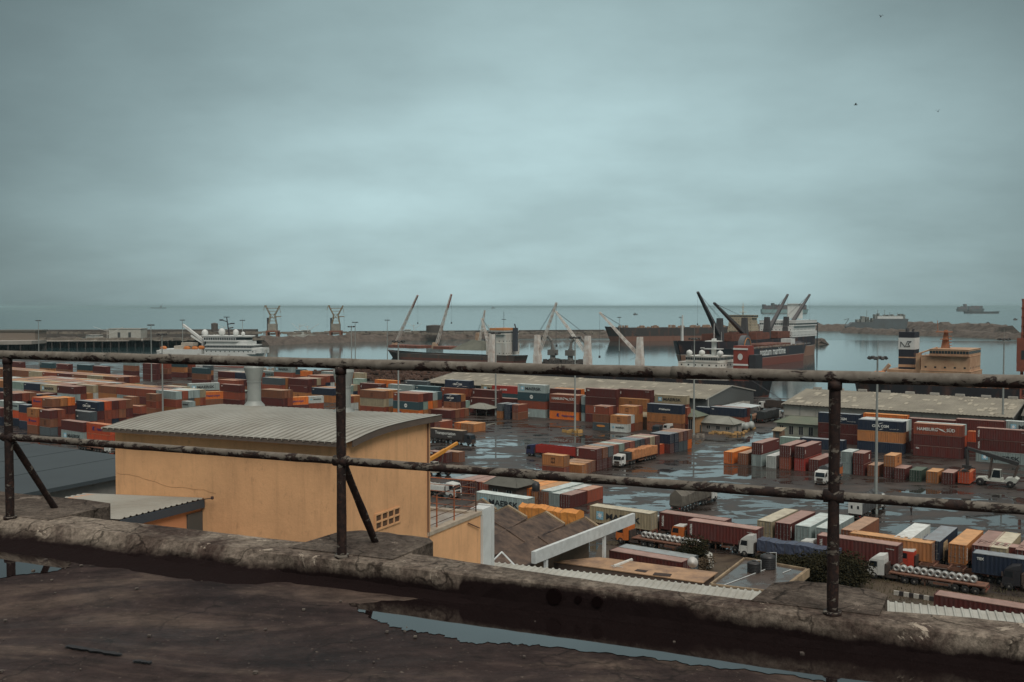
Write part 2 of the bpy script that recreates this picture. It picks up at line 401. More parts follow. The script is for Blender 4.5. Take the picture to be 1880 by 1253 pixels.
def emb(parent, which, m, x, z, side, sc=1.0):
    o = obj('emblem', star_mesh()[which], parent, (x, side*(W_/2+.004), z), (0, 0, 0 if side < 0 else math.pi))
    o.scale = (sc, 1, sc); return setmat(o, m)
def logo(c, kind, L, side):
    y = side*(W_/2+.012); s = -side      # s flips left-right on the +y side
    big = L > 8
    if kind in ('mk', 'mkd'):
        if big:
            a = obj('emblem_square', star_mesh()['sq'], c, (s*-4.0, side*(W_/2+.002), 1.35), (0, 0, 0 if side < 0 else math.pi)); setmat(a, SKYB())
            o = obj('emblem', star_mesh()['star'], a, (0, -.003, 0)); setmat(o, mat('white_star', (.8,.82,.8), .6, amt=.1))
            letters(c, 'MAERSK', 1.45, DARK(), (s*.6, y, 1.32), side, 1.28, .03)
        else:
            emb(c, 'star', SKYB(), s*-1.9, 1.45, side, .8); letters(c, 'MAERSK', .72, DARK(), (s*.5, y, 1.4), side, 1.2, .015)
    elif kind == 'msc':
        emb(c, 'emm', mat('brown_emblem', (.06,.025,.015), .6, amt=.1), 0, 1.35, side, 1.15)
    elif kind == 'mscr':
        emb(c, 'emm', mat('brown_emblem', (.06,.025,.015), .6, amt=.1), s*1.5, 1.35, side, 1.3)
    elif kind == 'hap':
        emb(c, 'hl', BLUEI(), s*(-2.6 if big else -1.6), 1.4, side, 1.25 if big else .9)
        letters(c, 'Hapag-Lloyd', .98 if big else .62, BLUEI(), (s*(1.6 if big else .7), y, 1.35), side, 1.05, .02)
    elif kind == 'cma':
        emb(c, 'swoosh', PALE(), 0, 1.75, side, .8)
        letters(c, 'CMA CGM', .95 if big else .7, PALE(), (0, y, 1.35), side, 1.0, .035); emb(c, 'swoosh', PALE(), s*.2, .25, side, .7)
        if big: letters(c, 'www.cma-cgm.com', .3, PALE(), (s*3.6, y, .75), side)
    elif kind == 'ham':
        letters(c, 'HAMBURG', 1.15 if big else .5, PALE(), (s*(-2.6 if big else -1.2), y, 1.4), side, .95, .02)
        emb(c, 'cross', PALE(), s*(.9 if big else .2), 1.4, side, 1.1 if big else .5)
        letters(c, 'SÜD', 1.15 if big else .5, PALE(), (s*(3.2 if big else 1.3), y, 1.4), side, .95, .02)
    elif kind == 'tri':
        letters(c, 'TRITON', .5, PALE(), (s*-(L/2-.65), y, 1.45), side, 1, .015, vertical=True)
        letters(c, 'TTNU 894162', .2, PALE(), (s*(L/2-1.2), y, 2.2), side)
    elif kind == 'code':
        letters(c, 'TCLU 407152', .26, PALE(), (s*(L/2-1.3), y, 2.25), side)
        letters(c, 'TEX', .5, PALE(), (s*-(L/2-.7), y, 1.6), side, 1, .015, vertical=True)
    elif kind == 'small':
        letters(c, 'TEX', .5, PALE(), (s*-(L/2-1.1), y, 2.1), side, 1, .02)
    elif kind == 'kli': letters(c, 'K LINE', .95, PALE(), (s*-.4, y, 1.4), side, 1.15, .03)
    elif kind == 'dia':
        emb(c, 'disc', PALE(), 0, 1.4, side, 1.15); letters(c, 'ONE', .4, mat('teal_ink', (.03,.09,.11), .6), (0, side*(W_/2+.02), 1.4), side, 1, .02)
    elif kind == 'sfm': letters(c, 'M Safmarine', .8, PALE(), (0, y, 1.3), side, 1.0, .02, shear=.3)
    elif kind == 'ess': letters(c, 'S', 1.5, PALE(), (s*1.4, y, 1.3), side, 1.0, .05)
    elif kind == 'cai': letters(c, 'cai', .9, PALE(), (s*-1.3, y, 1.3), side, 1.0, .03)
    elif kind == 'oblob':
        b = MB(); n = 18; b.prism([(1.6*math.cos(i*2*math.pi/n), -.01, .36*math.sin(i*2*math.pi/n)) for i in range(n)], (0,.008,0))
        o = b.build('emblem', mat('orange_emblem', (.72,.28,.06), .6), c); o.location = (0, side*(W_/2+.004), 1.5)
LOGO_TXT = {'mk': 'with pale blue star', 'mkd': 'with pale blue star', 'msc': 'with dark m emblem', 'mscr': 'with dark m emblem', 'hap': 'with blue lettering',
 'cma': 'with white lettering', 'ham': 'with white two word lettering', 'tri': 'with white vertical lettering', 'code': 'with small white codes', 'small': 'with small white mark',
 'kli': 'with bold white lettering', 'dia': 'with round white emblem', 'sfm': 'with slanted white lettering', 'ess': 'with white letter mark', 'cai': 'with large white letters', 'oblob': 'with orange oval emblem', None: ''}
ORD = ['', 'first', 'second', 'third', 'fourth', 'fifth', 'sixth', 'seventh', 'eighth', 'ninth', 'tenth', 'eleventh', 'twelfth', 'thirteenth', 'fourteenth', 'fifteenth', 'sixteenth', 'seventeenth', 'eighteenth', 'nineteenth', 'twentieth', 'twenty-first', 'twenty-second']
USED = {}
NC = [0]; CI = [0]; REST = []
# runs of containers that show small or not at all; every other one is an object of its own
SKIP = [(3, 4), (6, 11), (15, 16), (18, 18), (21, 22), (24, 25), (29, 29), (31, 31), (34, 41), (43, 44), (46, 47), (51, 52), (54, 55), (57, 60), (62, 63), (65, 66), (68, 69), (71, 72), (74, 75), (77, 77), (84, 84), (89, 93), (95, 98), (108, 110), (112, 116), (121, 122), (126, 129), (131, 132), (137, 138), (140, 140), (144, 144), (146, 147), (155, 155), (157, 157), (159, 159), (161, 161), (163, 163), (165, 165), (167, 167), (169, 169), (171, 171), (173, 173), (178, 178), (180, 180), (182, 182), (213, 214), (216, 217), (219, 220), (225, 226), (228, 229), (236, 237), (239, 240), (242, 243), (249, 256), (258, 259), (261, 262), (264, 264), (267, 273), (275, 288), (290, 305), (308, 308), (311, 311), (314, 314), (317, 317), (320, 320), (326, 328), (335, 336), (338, 340), (342, 344), (346, 352), (354, 358), (368, 374), (376, 378), (380, 382), (384, 390), (392, 393), (398, 403), (405, 421), (429, 429), (432, 432), (435, 438), (445, 446), (448, 455), (457, 465), (468, 474), (477, 484), (487, 488), (490, 494), (496, 552), (555, 556), (558, 558), (564, 568), (570, 574), (576, 580), (582, 585), (588, 595), (597, 598), (600, 601), (603, 604), (606, 607), (609, 610), (612, 613), (615, 635), (637, 649), (651, 652), (654, 655), (657, 658), (660, 661), (665, 665), (674, 680), (684, 685), (687, 688), (690, 698), (700, 724), (748, 750), (757, 757), (763, 765), (773, 789)]
MASKING = False
rnd = random.Random(5)
def container(cx, cy, z, ang, L, col, lg=None, side=-1, bars=False, where='in the yard', tier='', group='shipping containers stacked in the port yard', jit=True, roof=None):
    """one shipping container; (cx,cy) centre, z underside, doors at local +x"""
    ci = CI[0]; CI[0] += 1
    if jit:
        cx += rnd.uniform(-.05, .05); cy += rnd.uniform(-.05, .05); ang += R(rnd.uniform(-.35, .35))
    if any(lo_ <= ci <= hi_ for lo_, hi_ in SKIP):
        REST.append((cx, cy, z, ang, L, col, roof or col)); return None
    size = 'long' if L > 8 else 'short'
    lab = ' '.join(x for x in (PAL[col][0], size, 'container', LOGO_TXT.get(lg, ''), (tier + ',') if tier and where else tier, where) if x)
    if len(lab.split()) > 16 and lg: lab = lab.replace(LOGO_TXT[lg] + ' ', '')
    if len(lab.split()) > 16: lab = lab.replace(size + ' ', '')
    if lab in USED: print('DUPLABEL', lab)
    USED[lab] = 1
    c = thing('shipping_container', (cx, cy, z), ang, lab, 'shipping container', group)
    if MASKING: c['cidx'] = ci
    body, frame, door, bm = cont_meshes(L)
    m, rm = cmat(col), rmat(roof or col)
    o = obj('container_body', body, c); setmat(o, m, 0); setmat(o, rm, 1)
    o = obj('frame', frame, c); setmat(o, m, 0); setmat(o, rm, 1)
    for k in (1, -1):
        d = obj('door', door, c); d.scale = (1, k, 1); setmat(d, m)
        if bars:
            q = obj('locking_bar', bm, d); setmat(q, mat('galvanised_bar', (.33,.33,.32), .5, .4))
    if lg: logo(c, lg, L, side)
    NC[0] += 1
    return c
GAP = .16
TIERN = {1: ['on the ground'], 2: ['bottom tier', 'top tier'], 3: ['bottom tier', 'middle tier', 'top tier'], 4: ['bottom tier', 'second tier', 'third tier', 'top tier']}
def stack(o, kind, tiers, L=12.19, where='', bars=False, z0=0.0, side=None, group='shipping containers stacked in the port yard', rot=None):
    """o: ground point of the near left corner. kind 'U': long side faces us, doors at right; 'V': doors face us"""
    o = Vector((o[0], o[1], 0)); u, v = U, V
    if rot is not None:
        u = Vector((math.cos(rot), math.sin(rot), 0)); v = Vector((-math.sin(rot), math.cos(rot), 0))
    if kind == 'U': c = o + u*(L/2) + v*(W_/2); ang = math.atan2(u.y, u.x); sd = -1
    else: c = o + v*(L/2) + u*(W_/2); ang = math.atan2(v.y, v.x) + math.pi; sd = 1
    n = len(tiers); r = []
    for i, t in enumerate(tiers):
        if t is None: continue
        col, lg = (t, None) if isinstance(t, str) else t
        tn = TIERN[n][i] if n > 1 else ''
        r.append(container(c.x, c.y, z0 + i*(HH(L)+.012), ang, L, col, lg, sd if side is None else side, bars, where, tn, group))
    return r
def topo(px, py, n, L=12.19): return P(px, py, n*(HH(L)+.012))
# --- middle of the yard, long sides towards us --------------------------------
def fill(o, n, cols, where, L=12.19, tiers=3, kind='U', start=1, show=1):
    """containers standing behind o along V, top tiers only where lower ones cannot be seen"""
    for i in range(n):
        p = Vector(o) + V*(W_+GAP)*(start+i)
        t = [None]*(tiers-show) + [rnd.choice(cols) for _ in range(show)]
        w = where % ORD[start+i+1]
        stack(p, kind, t, L, w)
mixd = ['mar','mar','rus','rus','brn','msc','msc','sla','gry','wht','nav','mnt','bei','rus']
warm = ['mar','rus','brn','msc','msc','rus','mar','brn','bei']
o = topo(660.7, 715.6, 3); stack(o, 'U', [('rus','msc'), 'bei', ('brn','msc')], where='front stack behind the ochre building')
fill(o, 3, ['msc','gry','mar','wht'], '%s one back from the front stack behind the ochre building'.replace('%s one', '%s'), show=3)
o = topo(721.6, 720.5, 3); stack(o, 'U', [('org','hap'), ('tea','dia'), ('rus','small')], where='front stack behind the left light mast')
for i, t in enumerate([['msc','mnt','mar'], ['brn','org','mar'], ['mar','msc','gry'], ['rus','rus','tea']]):
    stack(o + V*(W_+GAP)*(i+1), 'U', t, where='%s row behind the left light mast' % ORD[i+2])
o = topo(779.7, 750.2, 1); stack(o, 'U', [('mar','small')], where='low at the right end of the left stacks')
for i, t in enumerate(['brn','rus','brn']): stack(o + V*(W_+GAP)*(i+1), 'U', [t], where='%s behind the low maroon one beside the yard' % ORD[i+1])
o = topo(808, 724.6, 3, L=6.06) + V*2.0; stack(o, 'U', ['rus', ('brn','msc'), ('nav','cma')], L=6.06, where='small stack right of the left stacks')
stack(o + V*(W_+GAP), 'U', ['mar','mar','msc'], L=6.06, where='hidden small stack right of the left stacks')
stack(o + V*(W_+GAP)*2, 'U', ['gry','mnt'], L=6.06, where='short stack in the gap right of left stacks')
stack(topo(817, 697.2, 4), 'U', ['rus','mar','rus',('nav','cma')], where='tall stack at the end of the long warehouse')
stack(topo(809.4, 711.5, 3), 'U', ['mar','mar',('rus','small')], where='in front of the tall stack by the warehouse')
stack(topo(866.8, 714.3, 3), 'U', ['mar','mar',('mar','code')], where='behind the round green shelter')
stack(topo(862.5, 729.5, 2), 'U', ['mar',('mar','code')], where='close behind the round green shelter')
stack(topo(687.7, 697, 3), 'U', ['mar','rus','org'], where='back row left of the dark navy pair')
stack(topo(742.3, 698.4, 3), 'U', ['mar','gry',('sla','small')], where='back row beside the orange one')
stack(topo(799, 701, 2, L=6.06), 'U', ['mar','wht'], L=6.06, where='small white pair left of the tall stack')
stack(topo(660.7, 703.2, 3), 'U', ['rus','mar',('mar','code')], where='second back row left of the mast')
stack(topo(712.6, 705.3, 3), 'U', ['rus','mar','gry'], where='second back row right of the mast')
stack(topo(761.7, 708, 3), 'U', ['mar','brn',('tea','small')], where='second back row left of the warehouse')
stack(topo(648, 695, 3, L=6.06), 'U', ['mar','gry','mnt'], L=6.06, where='back row just right of the second vent')
stack(topo(650, 684.5, 3, L=6.06), 'U', ['brn','bei','bei'], L=6.06, where='far back row just right of the second vent')
stack(topo(883, 706, 3), 'U', ['mar','mar',('bei','mkd')], where='against the long warehouse')
stack(topo(903, 707.4, 3), 'U', ['mar','tea',('red','kli')], where='against the long warehouse, right of a beige one')
o = topo(950.2, 704.9, 4); stack(o, 'U', [('gry','cai'), 'rus', ('tea','dia'), ('gry','mk')], where='four high stack in the middle of the yard')
stack(o - U*12.4 + V*2.6, 'U', ['mar','mar'], where='left of the four high stack')
o = topo(1009, 723.4, 3); stack(o, 'U', [('org','hap'), 'mar', ('rus','ham')], where='stack left of the middle light mast')
stack(o + V*(W_+GAP), 'U', ['mar','mar','brn'], where='stack right behind the middle light mast')
stack(topo(1009.6, 713.2, 3), 'U', ['rus','mar','mar'], where='back stack behind the middle light mast')
stack(topo(1009.6, 713.2, 3) + V*2.6, 'U', ['rus','nav','org'], where='rearmost stack behind the middle light mast')
for i, t in enumerate([['msc','sla'], ['nav','nav'], ['brn','rus']]):
    stack(P([911.9,926,940.6][i], [768,769.4,770.6][i]), 'V', t, L=6.06, bars=True, where='%s of the three with doors facing the yard' % ('left', 'centre', 'right')[i] if False else ['left','centre','right'][i] + ' of three with doors facing the open yard')
stack(topo(1074.9, 712.3, 4), 'U', ['mar','rus','mar',('mar','small')], where='left tall stack against the warehouse')
stack(topo(1136, 713.8, 4), 'U', ['mar','rus','mar',('mar','code')], where='right tall stack against the warehouse')
stack(topo(1067.4, 727.2, 3), 'U', [('gry','mk'), ('tea','tri'), ('gry','mk')], where='stack right of the middle mast')
stack(topo(1128.5, 730.2, 3), 'U', ['brn','msc',('msc','msc')], where='between the tall stacks and the tan shed')
o = topo(1088.3, 745, 3, L=6.06); stack(o, 'U', [('sla','oblob'), 'brn', ('rus','tri')], L=6.06, where='front short stack right of the middle mast')
stack(o + V*(W_+GAP), 'U', ['sla','brn','mar'], L=6.06, where='second short stack right of the middle mast')
o = topo(1120.3, 762.2, 2, L=6.06); stack(o, 'U', [('wht','mk'), ('msc','msc')], L=6.06, bars=True, where='front pair beside the tan shed')
stack(o + V*(W_+GAP), 'U', ['rus','wht'], L=6.06, bars=True, where='second pair beside the tan shed')
o = topo(1127, 746.3, 3, L=6.06); stack(o + V*3.0, 'U', ['brn','msc',('msc','msc')], L=6.06, where='third row beside the tan shed')
stack(o + V*5.6, 'U', ['brn','msc','rus'], L=6.06, where='fourth row beside the tan shed')
stack(topo(1188, 740.6, 3), 'U', ['brn',('msc','msc'),('nav','sfm')], L=8.5 if False else 12.19, where='behind the green roofed building')
stack(topo(1202, 724.2, 3), 'U', ['rus','rus',('bei','mkd')], where='beside the grey warehouse gable')
o = topo(1276.7, 746.6, 2, L=6.06); stack(o, 'U', ['rus','nav'], L=6.06, where='left pair below the warehouse awning')
o = topo(1303.5, 746.6, 2); stack(o, 'U', ['rus',('nav','small')], where='right pair below the warehouse awning')
stack(o + V*2.6, 'U', ['rus','mar'], where='pair half hidden below the warehouse awning')
stack(topo(1230, 741.5, 3) , 'U', ['mar','rus','rus'], L=9.12 if False else 6.06, where='behind the green roofed building, right side')
# --- the long double row of short ones in the middle --------------------------
o0 = topo(1056.5, 821.4, 2, L=6.06)
row = [['mar',('mar','tri')],['mar','brn'],['mar','sla'],['mar','rus'],['tea','mnt'],['rus','mar'],['msc','rus'],['tea','tea'],['nav','nav'],['mar','mar'],['brn','bei']]
for i, t in enumerate(row):
    stack(o0 + V*2.72*i, 'U', t, L=6.06, bars=True, where='%s of the long row from its near end' % ORD[i+1])
o = P(1262, 835); 
for i, t in enumerate([['mar','mar'], ['ore'], ['mar','nav'], ['nav','nav'], ['sla','brn'], ['sla','mar'], ['org','brn']]):
    stack(o0 + V*(2.72*(11+i)) + (U*1.5 if i > 1 else U*0), 'U', t, L=6.06, bars=True, where='%s of the far end of the long row' % ORD[i+1])
for i in range(3):
    stack(o0 - V*2.9*(i+1) + U*(.6*i), 'U', [('brn' if i < 2 else 'msc')], L=6.06, bars=True, where='%s step down at near end of the row' % ORD[i+1])
stack(topo(995, 833.5, 2, L=6.06), 'U', ['rus',('msc','msc')], L=6.06, bars=True, where='leftmost pair beside the red trailer')
# --- right hand row, doors towards us -----------------------------------------
rr = [((1328.4,850.4),['org'],12.19),((1354,853),['brn'],12.19),((1380,855.6),['gry',('mar','tri')],12.19),((1406.5,858),['wht'],12.19),((1431,861),['rus',('mar','tri')],12.19),
 ((1458.3,863.2),['red',('mar','code')],12.19),((1484.6,865.3),['mar'],12.19),((1544,869),['gry','gry'],6.06),((1566,872),['mar',('mar','ess')],6.06),((1592.5,874),['brn'],6.06),((1622,877),['mar',('msc','msc')],6.06),
 ((1641.4,879.8),['mar'],6.06),((1670,883.6),['grn'],6.06),((1699.8,886.5),['msc'],6.06),((1728.5,888.4),['mar'],6.06)]
base = P(*rr[0][0])
for i, (q, t, L) in enumerate(rr):
    p = P(*q)
    stack(p, 'V', t, L=L, bars=True, where='%s from the left in the right hand row' % ORD[i+1])
HELD = P(1758, 889)
# --- blocks before the right warehouse ----------------------------------------
o = topo(1574.4, 769.7, 3); stack(o, 'U', ['nav','msc',('nav','cma')], where='right of the thick railing post')
stack(o + V*2.6, 'U', ['mar','brn','wht'], where='second row right of the thick railing post')
stack(o + V*5.2, 'U', ['mar','gry','gry'], where='third row right of the thick railing post')
stack(topo(1585, 758.5, 3), 'U', ['mar','mar',('org','hap')], where='against the right warehouse wall')
o = topo(1676.8, 776.4, 3); stack(o, 'U', [('mar','small'), 'mar', ('rus','ham')], where='big stack right of the tall mast')
stack(o + V*2.6, 'U', ['nav','ore','gry'], where='second row of stack right of the mast')
stack(topo(1660, 770, 3) + V*4.5, 'U', ['mar','mar','mar'], where='narrow gap stack before the right warehouse')
o = topo(1792, 827, 1); stack(topo(1792,785,3), 'U', [('gry','mk'), ('mar','tri'), ('mar','tri')], where='stack behind the white reach stacker')
stack(topo(1776, 791.7, 2), 'U', [None,'mar',('ore','hap')][1:], where='behind the big stack by the reach stacker')
stack(topo(1755, 768.7, 3), 'U', ['mar','mar','mar'], where='right end against the warehouse wall')
stack(topo(1845, 772.6, 3), 'U', ['mar','mar',('gry','mk')], where='far right end against the warehouse')
stack(topo(1546, 776.8, 2, L=6.06), 'U', ['gry','rus'], L=6.06, where='beside the green roofed gatehouse')
stack(topo(1502, 757, 3), 'U', ['mar','mar',('nav','cma')], where='behind the green roofed gatehouse')
stack(topo(1431, 800, 1), 'U', ['mnt'], L=2.9 if False else 6.06, bars=True, where='at the left end of the navy trailer')
stack(topo(1447, 801.5, 1) + U*3.5, 'U', [('nav','small')], where='low behind the right hand row')
# ---------------------------------------------------------------- left yard
coolc = ['sla','nav','gry','tea','bei','mnt']
PX = lambda p: (CX + FL*p.x/p.y)
def inview(p):
    return -60 < PX(p) < 1000
def lblock(o, nu, nv, tiers, where, L=12.19, cols=None, front=None, short=0.25):
    """block of stacks: nu along U starting at o, nv along V; hidden lower containers are left out"""
    cols = cols or warm + mixd
    for j in range(nv):
        for i in range(nu):
            p = o + U*(L+.35)*i + V*(W_+GAP)*j
            if not inview(p + U*L*.5): continue
            edge = (j == 0 or i == nu-1)
            n = tiers - (1 if (rnd.random() < .10 and j > 1) else 0)
            t = [rnd.choice(cols) for _ in range(n)]
            t = [(c, rnd.choice([None,None,'code','small','msc' if c == 'msc' else None,'mk' if c == 'gry' else 'small'])) if (edge and c not in ('wht',)) else c for c in t]
            if front and j == 0 and i in front: t = front[i]
            if not edge: t = [None]*(len(t)-1) + t[-1:]
            w = where % (ORD[i+1], ORD[j+1])
            stack(p, 'U', t, L, w)
K = H_+.012; KH = HH(12.19)+.012
# block with the flat many coloured roofs, nearest right corner C
cA = P(137.3, 710.7, 3*KH)
lblock(cA - U*12.54*6, 7 if False else 6, 6, 3, '%s along, row %s, left block with the flat coloured roofs',
       front={3: ['mar','rus',('nav','small')], 4: ['mar','mar',('bei','mkd')], 5: ['rus',('gry','mk'),('mar','code')]})
# nearer pieces
o = P(140, 735, 3*KH); stack(o, 'U', ['rus','mar',('nav','cma')], where='foreground stack left of the ochre building')
for j, t in enumerate([['rus','rus','ore'], ['nav','rus','mar'], ['mar','brn','rus'], ['rus','mar','brn']]):
    stack(o + V*(W_+GAP)*(j+1), 'U', t, where='%s row of foreground stack left of the ochre building' % ORD[j+2])
stack(P(127, 753, 2*KH), 'U', ['mar',('sla','cai')], where='slate pair left of the ochre building')
stack(P(112, 771, 2*KH), 'U', [('gry','mk'),'mar'], where='nearest pair above the railing at left')
stack(P(159, 776, 2*KH), 'U', ['ore',('ore','hap')], where='touching the ochre building corner')
stack(P(115, 739, 3*K), 'U', ['ore',('ore','hap'),('mar','tri')], L=6.06, where='between orange stack and navy stack')
stack(P(49.5, 749, 3*K), 'U', ['brn',('ore','hap'),('msc','msc')], L=6.06, where='left foreground stack beside the first railing post')
stack(P(72, 752, 3*K), 'U', ['sla',('brn','msc'),('mar','small')], L=6.06, where='second foreground stack beside the first railing post')
stack(P(72, 752, 3*K) + V*2.6, 'U', ['mar','rus','rus'], L=6.06, where='rear of second foreground stack by first railing post')
o = P(58, 729, 4*K)
for j, (a, b) in enumerate([('ore','brn'), ('org','msc'), ('sla','org')]):
    stack(o + V*2.6*j, 'U', ['mar','rus','ore',(a,'hap') if j == 0 else a], L=6.06, where='%s row of orange topped stack at left' % ORD[j+1])
    stack(o + U*6.3 + V*2.6*j, 'U', ['mar','rus','mar',(b,'small') if j == 0 else b], L=6.06, where='%s row right part of orange topped stack' % ORD[j+1])
stack(P(17, 738, 3*K), 'U', ['nav','ore',('gry','mkd')], L=6.06, where='just right of the first railing post')
stack(P(40, 742, 3*K) - V*1, 'U', ['nav','ore','nav'], L=6.06, where='navy topped, by the first railing post')
stack(P(-6, 735, 3*K), 'U', ['rus','ore','gry'], L=6.06, where='at the left picture edge, near')
stack(P(-20, 745, 2*KH)-V*2, 'U', ['nav','mar'], L=12.19, where='lowest at the left picture edge')
for j in range(3):
    stack(P(-4, 720, 3*KH) + V*2.6*j, 'U', ['mar','mar','mar'] if j == 0 else [None,None,['rus','brn'][j-1]], where='%s row of maroon stack behind first railing post' % ORD[j+1])
    stack(P(50, 723.5, 3*K) + V*2.6*j, 'U', ['mar','nav','nav'] if j == 0 else ['mar','rus',['brn','mar'][j-1]], L=6.06, where='%s row right end of maroon stack behind post' % ORD[j+1])
# brown group in front of the roof of the ochre building
stack(P(205.6, 760, 1*K), 'U', [('brn','msc')], L=6.06, where='lowest one above the ochre building eave')
o = P(219, 742.6, 2*K); stack(o, 'U', ['brn',('brn','msc')], L=6.06, where='left brown pair above the curved roof')
stack(o + U*6.3, 'U', ['mar',('rus','small')], L=6.06, where='pair touching the curved roof')
stack(P(226, 727.6, 3*K), 'U', ['mar','brn',('brn','msc')], L=6.06, where='brown stack above the curved roof')
stack(P(252, 731, 3*K) , 'U', ['brn','rus','mar'], L=6.06, where='low stack above the curved roof') if False else None
stack(P(268, 722.6, 3*K), 'U', ['brn',('rus','msc'),('brn','msc')], L=6.06, where='left of the thin mast above curved roof')
stack(P(302, 718.7, 3*K), 'U', ['rus','brn',('brn','mscr')], L=6.06, where='right of the thin mast above curved roof')
stack(P(304.6, 733.8, 2*K), 'U', ['rus',('brn','mscr')], L=6.06, where='low pair right of the thin mast')
stack(P(329, 736, 2*K), 'U', ['ore',('gry','mk')], L=6.06, where='next to the long orange one above curved roof')
o = P(282, 709.5, 3*KH)
for j in range(3): stack(o + V*2.6*j, 'U', ['mar','rus',('mar','small') if j == 0 else ['rus','bei'][j-1]], where='%s row behind the thin mast' % ORD[j+1])
o = P(299, 705.5, 3*KH) + U*4; 
for i in range(3): stack(P(206, 719, 2*K) + V*2.7*i + U*3, 'U', ['rus',['mnt','gry','bei'][i]], L=6.06, where='%s small pair right of the flat coloured roofs' % ORD[i+1])
# the two set square to the rest
stack(P(346, 705, 3*KH), 'U', ['mar','rus',('gry','mk')], where='grey topped, set square above the curved roof', rot=R(30))
stack(P(354, 721, 2*KH), 'U', ['brn',('org','hap')], where='set square left of the big roof vent', rot=R(28))
stack(P(507, 731, 2*KH), 'U', ['mar',('org','hap')], where='set square right of the big roof vent', rot=R(28))
stack(P(566, 728.5, 2*K), 'U', ['rus',('wht','mk')], L=6.06, where='beside the orange one right of big vent', rot=R(28))
o = P(478, 714.7, 3*KH); stack(o, 'U', ['mar','mar','brn'], where='large brown stack right of the big roof vent')
stack(o + V*2.6, 'U', ['mar','rus','brn'], where='second row behind large brown stack by vent')
stack(P(483, 741, 1*K)+V*2, 'U', ['rus'], L=6.06, where='single just right of the big roof vent')
stack(P(380, 704, 3*K), 'U', ['mar','gry',('rus','small')], L=6.06, where='above the grey canopy left of the vent')
stack(P(404, 705, 3*KH), 'U', ['mar','rus',('mar','small')], where='behind the grey canopy left of the vent')
lblock(P(529, 694.5, 3*KH), 1, 4, 3, '%s along, %s row, brown stack left of the second post')
lblock(P(555, 689.5, 3*KH) + V*3, 1, 4, 3, '%s along, %s row, stack left of the second vent', front={0: ['rus',('nav','cma'),('rus','small')]})
lblock(P(572, 711.5, 2*KH), 1, 4, 2, '%s along, %s row, low stack left of the second vent')
lblock(P(481, 693, 3*KH), 1, 3, 3, '%s along, %s row, dark stack right of the big vent', front={0: ['mar','rus','sla']})
stack(P(502.8, 671.5, 4*KH), 'U', ['mar','brn','rus',('gry','mk')], where='grey topped, far back right of the big vent')
stack(P(481, 681, 3*KH)-U*2, 'U', ['mar','brn',('gry','mk')], where='grey topped, far back beside the big vent')
stack(P(540, 678, 3*K), 'U', ['mar','rus','tea'], L=6.06, where='far back between the two roof vents')
stack(P(551, 681, 3*K), 'U', ['mar','rus','org'], L=6.06, where='far back orange one between two roof vents')
# middle bands
lblock(P(20, 694.5, 3*KH) , 5, 7, 3, '%s along, row %s, second left block', cols=warm+['gry'])
lblock(P(20, 694.5, 3*KH) + U*12.54*5.3, 4, 5, 3, '%s along, row %s, second left block beyond its gap', cols=warm+['gry','sla'])
lblock(P(-20, 676, 3*KH), 9, 4, 3, '%s along, row %s, third left block', cols=warm+['mar','rus','brn'])
# farthest line against the water
far = [(18,664,'mar','code'),(73,666,'tea','small'),(103,668,'mar','code'),(141,669.5,'tea',None),(170,672,'mar',None),(226,661.5,'gry','mk'),(262,667,'mar',None),(283,666,'rus',None),(313,664,'tea',None),(340,664,'rus',None),(372,668,'sla',None),(352,675,'tea',None)]
for i, (x, y, c, lg) in enumerate(far):
    n = 3; stack(P(x, y, n*KH), 'U', ['mar', rnd.choice(warm), (c, lg) if lg else c], L=12.19 if i not in (9, 10) else 6.06, where='%s along the last line before the water' % ORD[i+1])
lblock(P(400, 682, 3*KH), 2, 3, 3, '%s along, row %s, far block behind the big vent')
lblock(P(400, 697, 2*KH), 1, 3, 2, '%s along, row %s, low block left of the big vent')
lblock(P(590, 682, 2*KH), 2, 2, 2, '%s along, row %s, far low block behind the second vent')
lblock(P(615, 708, 2*K), 1, 4, 2, '%s along, row %s, low block just behind the second vent', L=6.06)
lblock(P(620, 727, 2*K), 1, 3, 2, '%s along, row %s, low block under the second vent', L=6.06)
